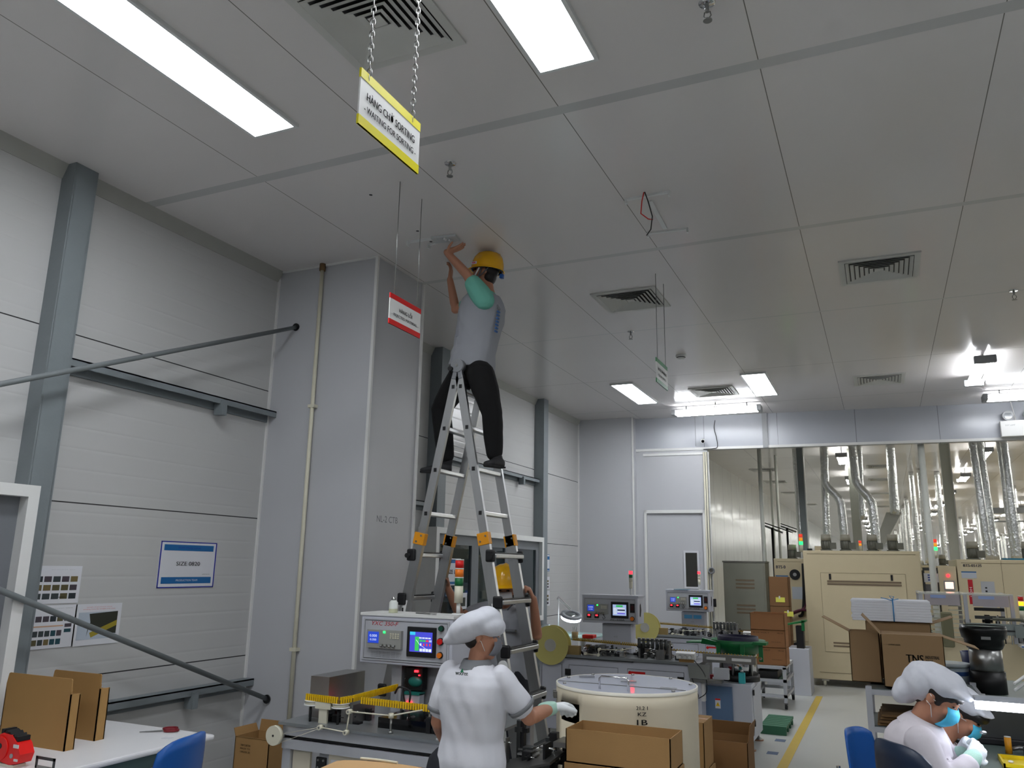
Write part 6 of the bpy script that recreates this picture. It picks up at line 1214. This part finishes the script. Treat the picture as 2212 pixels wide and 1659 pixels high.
for k in range(4): b.bb((.06, -.01, 1.0 + .09 * k), (.36, .03, 1.035 + .09 * k), (DSTEEL, STEEL, DSTEEL, BLK)[k])
part('slide_plate', b, t)
gub(t, (-.1, -.1, .92), (.55, .3, 1.22), 26, 51, [BLK, DSTEEL, STEEL, GRYP, BLK])
b = B(); b.bb((-.05, -.18, 1.02), (.50, -.12, 1.14), mat('slide_grey', (128, 136, 134), .4)); b.bb((-.03, -.19, 1.06), (.12, -.12, 1.075), BLK); b.bb((.22, -.19, 1.06), (.42, -.12, 1.075), BLK); b.bb((.42, -.2, 1.0), (.54, -.1, 1.12), mat('slide_grey', (0, 0, 0))); part('linear_slide', b, t)
b = B(); P_ = [(.10 + .02 * k, -.14, 1.19) for k in range(12)] + [(.36 + .09 * sin(a), -.14, 1.10 + .09 * cos(a)) for a in [pi * k / 10 for k in range(11)]]
b.tube([(x * 1.0 + .12, y, z) for x, y, z in P_], .018, mat('cable_chain', (92, 92, 80), .6), n=6); part('cable_chain', b, t)
b = B(); b.bb((-.3, -.18, .86), (-.18, -.1, 1.25), mat('olive_cover', (110, 108, 82), .5), ch=.02); part('side_cover', b, t)
tower_light(t, .525, -.05, 1.14, [RED, LED_O, GRN], 1.1, .05)
b = B(); b.cyl((.525, -.05, .92), (.525, -.05, 1.15), .012, STEEL); part('lamp_post', b, t)
b = B(); b.bb((.45, -.3, .90), (1.1, .0, .93), WHT); b.bb((.45, -.305, .91), (1.1, -.3, .92), mat('label_blue2', (30, 90, 170), .5)); part('side_table', b, t)

# ------------------------------------------------------------------ ovens
def oven(t, w, d, h, z0=.10, caster=False):
    if not caster: b = B(); b.bb((.06, .06, 0), (w - .06, d - .06, z0 + .01), DSTEEL); part('plinth', b, t)
    b = B(); b.bb((0, 0, z0), (w, d, h), CREAM, ch=.008); body = part('body', b, t)
    b = B(); b.tube([(.06, -.002, h - .05), (w - .06, -.002, h - .05)], .003, CREAMD, n=4); part('seam', b, t); return body
def motor(t, x, y, z, s=1.0, name='fan_motor'):
    b = B(); G = mat('motor_grey', (150, 146, 132), .5); G2 = mat('motor_dark', (98, 98, 88), .6)
    b.cyl((x, y, z), (x, y, z + .02), .085 * s, G2, n=20); b.cyl((x, y, z + .02), (x, y, z + .15 * s), .066 * s, G2, n=20); b.cyl((x, y, z + .15 * s), (x, y, z + .24 * s), .074 * s, G, r1=.066 * s, n=20); b.bb((x + .05, y - .05, z + .03), (x + .14 * s, y + .05, z + .12 * s), G2)
    for k in range(12): a = 2 * pi * k / 12; b.box((x + .068 * s * cos(a), y + .068 * s * sin(a), z + .09 * s), (.012, .004, .11 * s), G2, Matrix.Rotation(a, 3, 'Z'))
    part(name, b, t)
t = thing('curing_oven', 'largest cream oven with four grey motors on its roof in front of the silver ducts', 'oven', (-1.14, 13.52, 0))
oven(t, 1.64, 1.6, 1.995, caster=True)
for u0, u1, z0, z1 in ((.24, 1.42, .50, 1.66),): b = B(); b.bb((u0, -.006, z0), (u1, .0, z1), CREAM); b.tube([(u0, -.008, z0), (u1, -.008, z0), (u1, -.008, z1), (u0, -.008, z1)], .0022, CREAMD, n=4, closed=True); dd = part('access_door', b, t)
VB_ = mat('vent_brown', (118, 102, 82), .6)
for z in (1.52, 1.48): b = B(); b.bb((.33, -.011, z), (1.36, -.006, z + .028), VB_); part('vent_slot', b, dd)
for z in (.62, .575): b = B(); b.bb((.36, -.011, z), (1.30, -.006, z + .024), VB_); part('vent_slot', b, dd)
for x in (.36, 1.22): b = B(); b.bb((x, -.014, 1.56), (x + .03, -.006, 1.645), BLK); part('handle', b, dd)
b = B(); b.tube([(.14, -.003, .20), (1.58, -.003, .20)], .0025, CREAMD, n=4); part('seam', b, t)
for x in (.18, 1.4): b = B(); b.cyl((x, .08, .05), (x + .04, .08, .05), .05, IVORY, n=20); b.bb((x - .02, .04, .07), (x + .08, .14, .10), WHT); part('caster', b, t)
for px in (1784, 1826, 1884, 1928): motor(t, PY(px, 1170, 13.7).x + 1.14, .22, 1.995, 1.05)
b = B(); b.bb((.16, .3, 1.995), (.30, .5, 2.07), CREAM); b.bb((.05, .25, 1.995), (.12, .35, 2.03), BLK); part('roof_box', b, t)
tower_light(t, PY(1858, 1180, 14.0).x + 1.14, .6, 1.995, [mat('lamp_red_dim', (220, 60, 40), .4, emit=.6), mat('lamp_orange_dim', (230, 150, 40), .4, emit=.5)], .9, .01)
t = thing('curing_oven', 'cream oven end lettered BTS-0 with a round black fan left of the largest oven', 'oven', (-1.70, 14.52, 0))
oven(t, .50, 1.2, 1.88, .55); b = B(); b.bb((.02, .02, .10), (.48, 1.1, .55), CREAM); b.cyl((.30, .0, .42), (.30, -.02, .42), .11, BLK, n=24); part('base', b, t)
b = B(); b.cyl((.33, -.002, 1.62), (.33, -.02, 1.62), .085, BLK, n=28); b.cyl((.33, -.02, 1.62), (.33, -.024, 1.62), .03, GRYP, n=16); part('fan', b, t)
b = B(); b.text('BTS-0', (.11, -.003, 1.74), (1, 0, 0), .15, .05, mat('letter_blue_grey', (64, 70, 100), .6), bold=.015); part('lettering', b, t); b = B(); b.bb((.03, -.004, 1.50), (.22, 0, 1.585), mat('plate_pale', (186, 192, 200), .5)); b.bb((.02, -.006, 1.585), (.22, 0, 1.60), MB); b.bb((.27, -.004, 1.22), (.46, 0, 1.42), mat('plate_pale', (0, 0, 0))); b.bb((.12, -.006, 1.38), (.16, 0, 1.43), mat('dark_red2', (130, 10, 20), .5)); part('label', b, t)
tower_light(t, .44, .2, 1.88, [mat('lamp_red_dim', (0, 0, 0)), mat('lamp_orange_dim', (0, 0, 0)), LED_G], 1.3, .12); motor(t, .28, .3, 1.88)
hh_ = PY(1740, 1300, 14.3); cable(t, [(.36, -.02, .95), (.42, -.06, 1.0), (.46, -.08, 1.3), (.47, -.04, 1.8)], .025, BLK, 'hose'); cable(t, [(.05, -.1, .85), (.25, -.1, .98), (.44, -.08, 1.08), (.5, -.02, 1.3)], .022, mat('hose_purple', (92, 36, 60), .5), 'hose'); cable(t, [(.15, -.1, .93), (.35, -.12, 1.04), (.5, -.06, 1.05)], .02, mat('hose_purple', (0, 0, 0)), 'hose')
t = thing('feeder_stand', 'pale cabinet with a green track beside the far cartons', 'cabinet', (-1.22, 12.35, 0)); b = B(); b.bb((-.10, 0, .0), (.18, .5, .62), mat('stand_white', (0, 0, 0)), ch=.006); part('body', b, t); b = B(); b.slab((-.12, .0, .92), (.16, .0, .98), (.16, .3, .98), (-.12, .3, .92), .02, GRN); b.bb((.02, .02, .62), (.12, .2, .92), BLK); b.bb((.1, .0, .86), (.14, .04, 1.0), GRN); part('track', b, t)
# right oven and its control pillar
t = thing('curing_oven', 'cream oven lettered BTS-0512S at the right edge with a blue tray on its roof', 'oven', (.965, 13.52, 0))
oven(t, 2.6, 1.6, 1.885)
b = B(); b.tube([(.56, -.003, .2), (.56, -.003, 1.87)], .003, CREAMD, n=4); part('seam', b, t)
b = B(); b.text('BTS-0512S', (.20, -.004, 1.80), (1, 0, 0), .23, .036, mat('letter_blue_grey', (0, 0, 0)), bold=.015); part('lettering', b, t)
b = B(); b.bb((.05, -.005, 1.62), (.24, 0, 1.70), mat('plate_pale', (0, 0, 0))); b.bb((.05, -.007, 1.70), (.24, 0, 1.715), MB); b.bb((.28, -.004, 1.22), (.45, 0, 1.58), mat('plate_grey', (178, 180, 184), .5)); b.bb((.33, -.006, 1.38), (.36, 0, 1.40), INK); b.bb((.33, -.006, 1.43), (.355, 0, 1.455), INK); b.bb((.33, -.006, 1.48), (.355, 0, 1.50), INK); part('label', b, t)
b = B(); b.bb((.12, -.006, 1.26), (.18, 0, 1.60), mat('banner_red', (176, 20, 34), .5)); b.text('HOT', (.15, -.0065, 1.42), (0, 0, -1), .15, .035, WHT, up=(1, 0, 0)); part('red_label', b, t)
for x in (.25, .95, 1.35): motor(t, x, .3, 1.885, 1.1)
b = B(); b.bb((.60, .1, 1.885), (.92, .3, 1.91), mat('tray_teal', (20, 110, 140), .45)); part('blue_tray', b, t)
for k in range(3): b = B(); b.bb((.72 + .1 * k, -.02, .95), (.76 + .1 * k, -.004, 1.35), GRYP); part('handle', b, t)
t = thing('control_pillar', 'cream control pillar with a glowing pinkish screen left of the right oven', 'control panel', (.72, 13.5, 0)); b = B(); b.bb((0, 0, .05), (.23, .4, 1.785), CREAM, ch=.006); part('body', b, t)
b = B(); b.bb((.055, -.012, 1.44), (.195, 0, 1.58), GRYP); s_ = part('screen_bezel', b, t); b = B(); b.bb((.072, -.015, 1.465), (.178, -.011, 1.56), mat('screen_pink', (255, 208, 184), .4, emit=1.2, var=0)); part('screen', b, s_)
b = B(); b.cyl((.12, 0, 1.65), (.12, -.012, 1.65), .02, LED_R, n=16); part('red_lamp', b, t)
for x in (.08, .165):
    for z in (1.33, 1.29): b = B(); b.cyl((x, 0, z), (x, -.012, z), .012, BLK, n=12); part('knob', b, t)
tower_light(t, .0, .2, 1.785, [mat('lamp_red_dim', (0, 0, 0)), mat('lamp_orange_dim', (0, 0, 0)), LED_G], 1.2, .12)
t = thing('equipment_shelf', 'dark framed shelf with a white blue striped label between the two ovens', 'shelf', (.53, 13.62, 0))
for x in (0, .19): b = B(); b.bb((x - .012, 0, 0), (x + .012, .3, 1.72), DSTEEL); part('post', b, t)
for z in (.3, .7, 1.05, 1.36): b = B(); b.bb((0, 0, z), (.19, .3, z + .02), GRYP); part('shelf_plate', b, t)
b = B(); b.bb((.0, .02, 1.72), (.19, .3, 1.76), DSTEEL); b.bb((.01, .05, 1.38), (.17, .28, 1.52), mat('box_grey', (140, 140, 142), .5)); part('unit', b, t)
b = B(); b.bb((.0, -.01, 1.55), (.19, .0, 1.68), PAPER)
for z in (1.575, 1.61, 1.645): b.bb((.05, -.013, z), (.13, -.009, z + .016), mat('stripe_blue', (40, 60, 140), .5))
part('label', b, t)
gub(t, (.02, .03, .72), (.17, .2, .95), 5, 61, [BLK, GRYP, STEEL])
# grey switch cabinet
t = thing('switch_cabinet', 'grey green switch cabinet with louvred doors by the hall wall', 'cabinet', (-2.46, 14.0, 0)); SG = mat('switch_grey', (134, 134, 122), .45)
b = B(); b.bb((0, 0, 0), (.68, .5, 1.80), SG, ch=.006); b.bb((-.01, -.01, 1.80), (.69, .51, 1.825), mat('switch_top', (110, 110, 102), .5)); part('body', b, t); b = B(); b.bb((.03, -.012, .06), (.65, 0, 1.76), SG); dd = part('door', b, t)
for z in (1.50, 1.44, 1.38, 1.10, 1.04, .98, .70, .64, .58): b = B(); b.bb((.20, -.017, z), (.50, -.011, z + .028), VB_); part('louvre', b, dd)
b = B(); b.bb((.06, -.02, .60), (.09, -.012, .75), STEEL); part('handle', b, dd)
# poles
for (px, py, y, r, lab) in ((1989, 965, 13.33, .045, 'white round pole standing under the bulkhead between the ovens'), (1640, 985, 14.62, .035, 'thin white pole rising beside the switch cabinet'), (1681, 1100, 18.0, .03, 'thin white pole on the hall wall farther in'), (1668, 1090, 20.5, .03, 'thin white pole on the hall wall, the one beyond the other')):
    p = PY(px, py, y); q = PY(2026, 1340, y) if px == 1989 else p; b = B(); b.cyl((p.x, y, 0), (p.x, y, 3.56 if px == 1989 else CEIL), r, mat('pole_white', (206, 208, 200), .35), n=20); single('support_pole', b, lab, 'pole')
for (px, y, w, lab) in ((1733, 15.4, .11, 'grey square column rising left of the largest oven'), (1846, 17.4, .16, 'pale square column between the silver ducts behind the largest oven'), (2051, 15.9, .15, 'pale square column left of the right oven')):
    p = PY(px, 1080, y); b = B(); b.bb((p.x - w / 2, y, 0), (p.x + w / 2, y + w, CEIL), mat('column_pale', (196, 198, 188), .4) if px != 1733 else DGRYP); b.bb((p.x + w / 2 - .005, y - .01, 0), (p.x + w / 2 + .012, y + w, CEIL), WHT); single('steel_column', b, lab, 'column', kind='structure')
for px, y in ((1668, 17.0), (1700, 20.0)):
    p = PY(px, 1140, y); t = thing('wall_monitor', 'dark tilted panel on an arm at the hall wall, ' + ('nearer one' if y < 18 else 'farther one'), 'monitor arm', (p.x, y, 0)); b = B(); b.cyl((0, 0, 0), (0, 0, p.z), .025, BLK); part('stand', b, t); b = B(); b.box((.12, 0, p.z), (.55, .3, .02), BLK, Matrix.Rotation(.35, 3, 'Y')); b.cyl((-.2, 0, p.z + .06), (.2, 0, p.z - .1), .02, GRYP); part('panel', b, t)
b = B(); b.bb((-2.72, 15.9, 1.55), (-2.70, 16.2, 1.95), WHT); 
# ------------------------------------------------------------------ silver ducts
FOIL = mat('foil_duct', (236, 238, 236), .26, .8, var=.06, scale=7, bump=1.0, bscale=24)
def ductpath(t, pts, r, name='duct_run'):
    out = []; pts = [V(p) for p in pts]
    for i, p in enumerate(pts):
        if 0 < i < len(pts) - 1:
            a = (pts[i - 1] - p).normalized() * r * 1.6; c = (pts[i + 1] - p).normalized() * r * 1.6
            for k in range(5): s = k / 4; out.append((p + a) * (1 - s) ** 2 + p * 2 * s * (1 - s) + (p + c) * s * s)
        else: out.append(p)
    res = [out[0]]
    for a, c in zip(out, out[1:]):
        n = max(1, int((c - a).length / .09))
        for k in range(1, n + 1): res.append(a.lerp(c, k / n))
    rnd = random.Random(len(res)); b = B(); b.tube(res, [r * (1 + rnd.uniform(-.07, .07)) for _ in res], FOIL, n=14); return part(name, b, t)
def duct(label, pts, r, group=None):
    p = V(pts[-1]); t = thing('silver_duct', label, 'air duct', (p.x, p.y, 0), group=group); ductpath(t, [V(q) - V((p.x, p.y, 0)) for q in pts], r); return t
def X_(px, py, y): return PY(px, py, y).x
def Z_(px, py, y): return PY(px, py, y).z
y = 15.35
duct('straight silver duct dropping behind the leftmost roof motor', [(X_(1779, 980, y), y + .15, CEIL), (X_(1785, 1170, y), y + .15, 1.98)], .062)
duct('silver duct stepping sideways down to the second roof motor', [(X_(1782, 960, y), y - .1, CEIL), (X_(1783, 1050, y), y - .1, Z_(1783, 1047, y)), (X_(1817, 1085, y), y - .1, Z_(1817, 1082, y)), (X_(1826, 1170, y), y - .1, 1.98)], .068)
duct('silver duct stepping sideways down to the third roof motor', [(X_(1840, 960, y), y - .1, CEIL), (X_(1850, 1047, y), y - .1, Z_(1850, 1047, y)), (X_(1884, 1084, y), y - .1, Z_(1884, 1084, y)), (X_(1893, 1170, y), y - .1, 1.98)], .07)
duct('thin straight silver duct beside the stepped one of the third motor', [(X_(1856, 960, y + .6), y + .6, CEIL), (X_(1858, 1060, y + .6), y + .6, 2.6)], .05)
t = duct('short wide duct widening down behind the fourth roof motor', [(X_(1933, 1080, 17), 17, CEIL), (X_(1936, 1140, 17), 17, 2.75)], .085)
q = B(); q.slab((-.15, 0, 2.8), (.12, 0, 2.8), (-.30, 0, 2.05), (-.46, 0, 2.05), .2, mat('duct_white', (214, 216, 212), .4)); part('transition', q, t)
duct('silver duct in front of the grey column at the left of the hall', [(X_(1722, 1040, 16.5), 16.5, CEIL), (X_(1732, 1190, 16.5), 16.5, 1.9)], .06)
k = 0
for px0, px1, py0, yy in ((2108, 2137, 1040, 14.6), (2124, 2150, 1040, 15.0), (2172, 2199, 990, 14.6), (2162, 2190, 990, 15.0)):
    duct(('silver duct rising from the right oven, first from its left', 'silver duct rising from the right oven, second from its left', 'silver duct rising near the right edge, outer one', 'silver duct rising near the right edge, inner one')[k], [(X_(px0, py0, yy), yy, CEIL), (X_(px1, 1200, yy), yy, 1.88)], .056 if k != 3 else .045); k += 1
# rows of further ovens with ducts, getting smaller with distance
far = thing('silver_duct', 'tall silver duct in the rows of the hall beyond the ovens', 'air duct', (3, 20, 0), group='hall ducts'); ductpath(far, [(0, 0, CEIL), (0, 0, 1.9)], .062)
ov = thing('curing_oven', 'cream oven in the rows deep in the hall', 'oven', (3.2, 21, 0), group='hall ovens'); oven(ov, 2.2, 1.4, 1.85)
for x in (.4, 1.0, 1.6): motor(ov, x, .4, 1.85)
rnd = random.Random(5); n1 = 0
far.location = (.95, 21.4, 0)
for iy in range(13):
    yy = 18.6 + 3.7 * iy + rnd.uniform(-.3, .3)
    for xx in (.75, 1.15, 3.3, 6.6, 7.2, 11.6, 12.2, 17.6, 24):
        x = xx + rnd.uniform(-.15, .15) + .12 * (iy % 3)
        if x > yy * .56 + .8 or n1 > 235: continue
        if rnd.random() < .15 or (xx < 1.3 and yy < 21): continue
        d_ = dup(far, (x, yy, 0), rnd.uniform(0, 6)); n1 += 1
for iy in range(9):
    yy = 20.2 + 5.5 * iy
    for xx in (.2, 3.2, 7.0, 11.0, 15.2):
        if xx > yy * .55 or (iy == 0 and xx == 3.2): continue
        dup(ov, (xx, yy, 0))
for yy, x in ((22, -1.7), (28, -1.6), (34, -1.5), (26, 2.3), (34, 2.4), (24, 6.1), (32, 6.2), (30, 10.0), (40, 10.2)):
    pass
# cross beam in the hall
b = B(); b.bb((2.1, 21.5, 3.05), (9.5, 21.7, 3.18), STEEL); b.bb((2.1, 21.5, 2.85), (9.5, 21.52, 2.88), STEEL); tt = single('cable_tray', b, 'long grey cable tray crossing the hall among the ducts', 'cable tray'); 
c = B(); 
for k in range(6): c.cyl((2.3 + 1.4 * k, 21.6, 3.1), (2.3 + 1.4 * k, 21.6, CEIL), .01, STEEL, n=6)
part('hanger', c, tt)
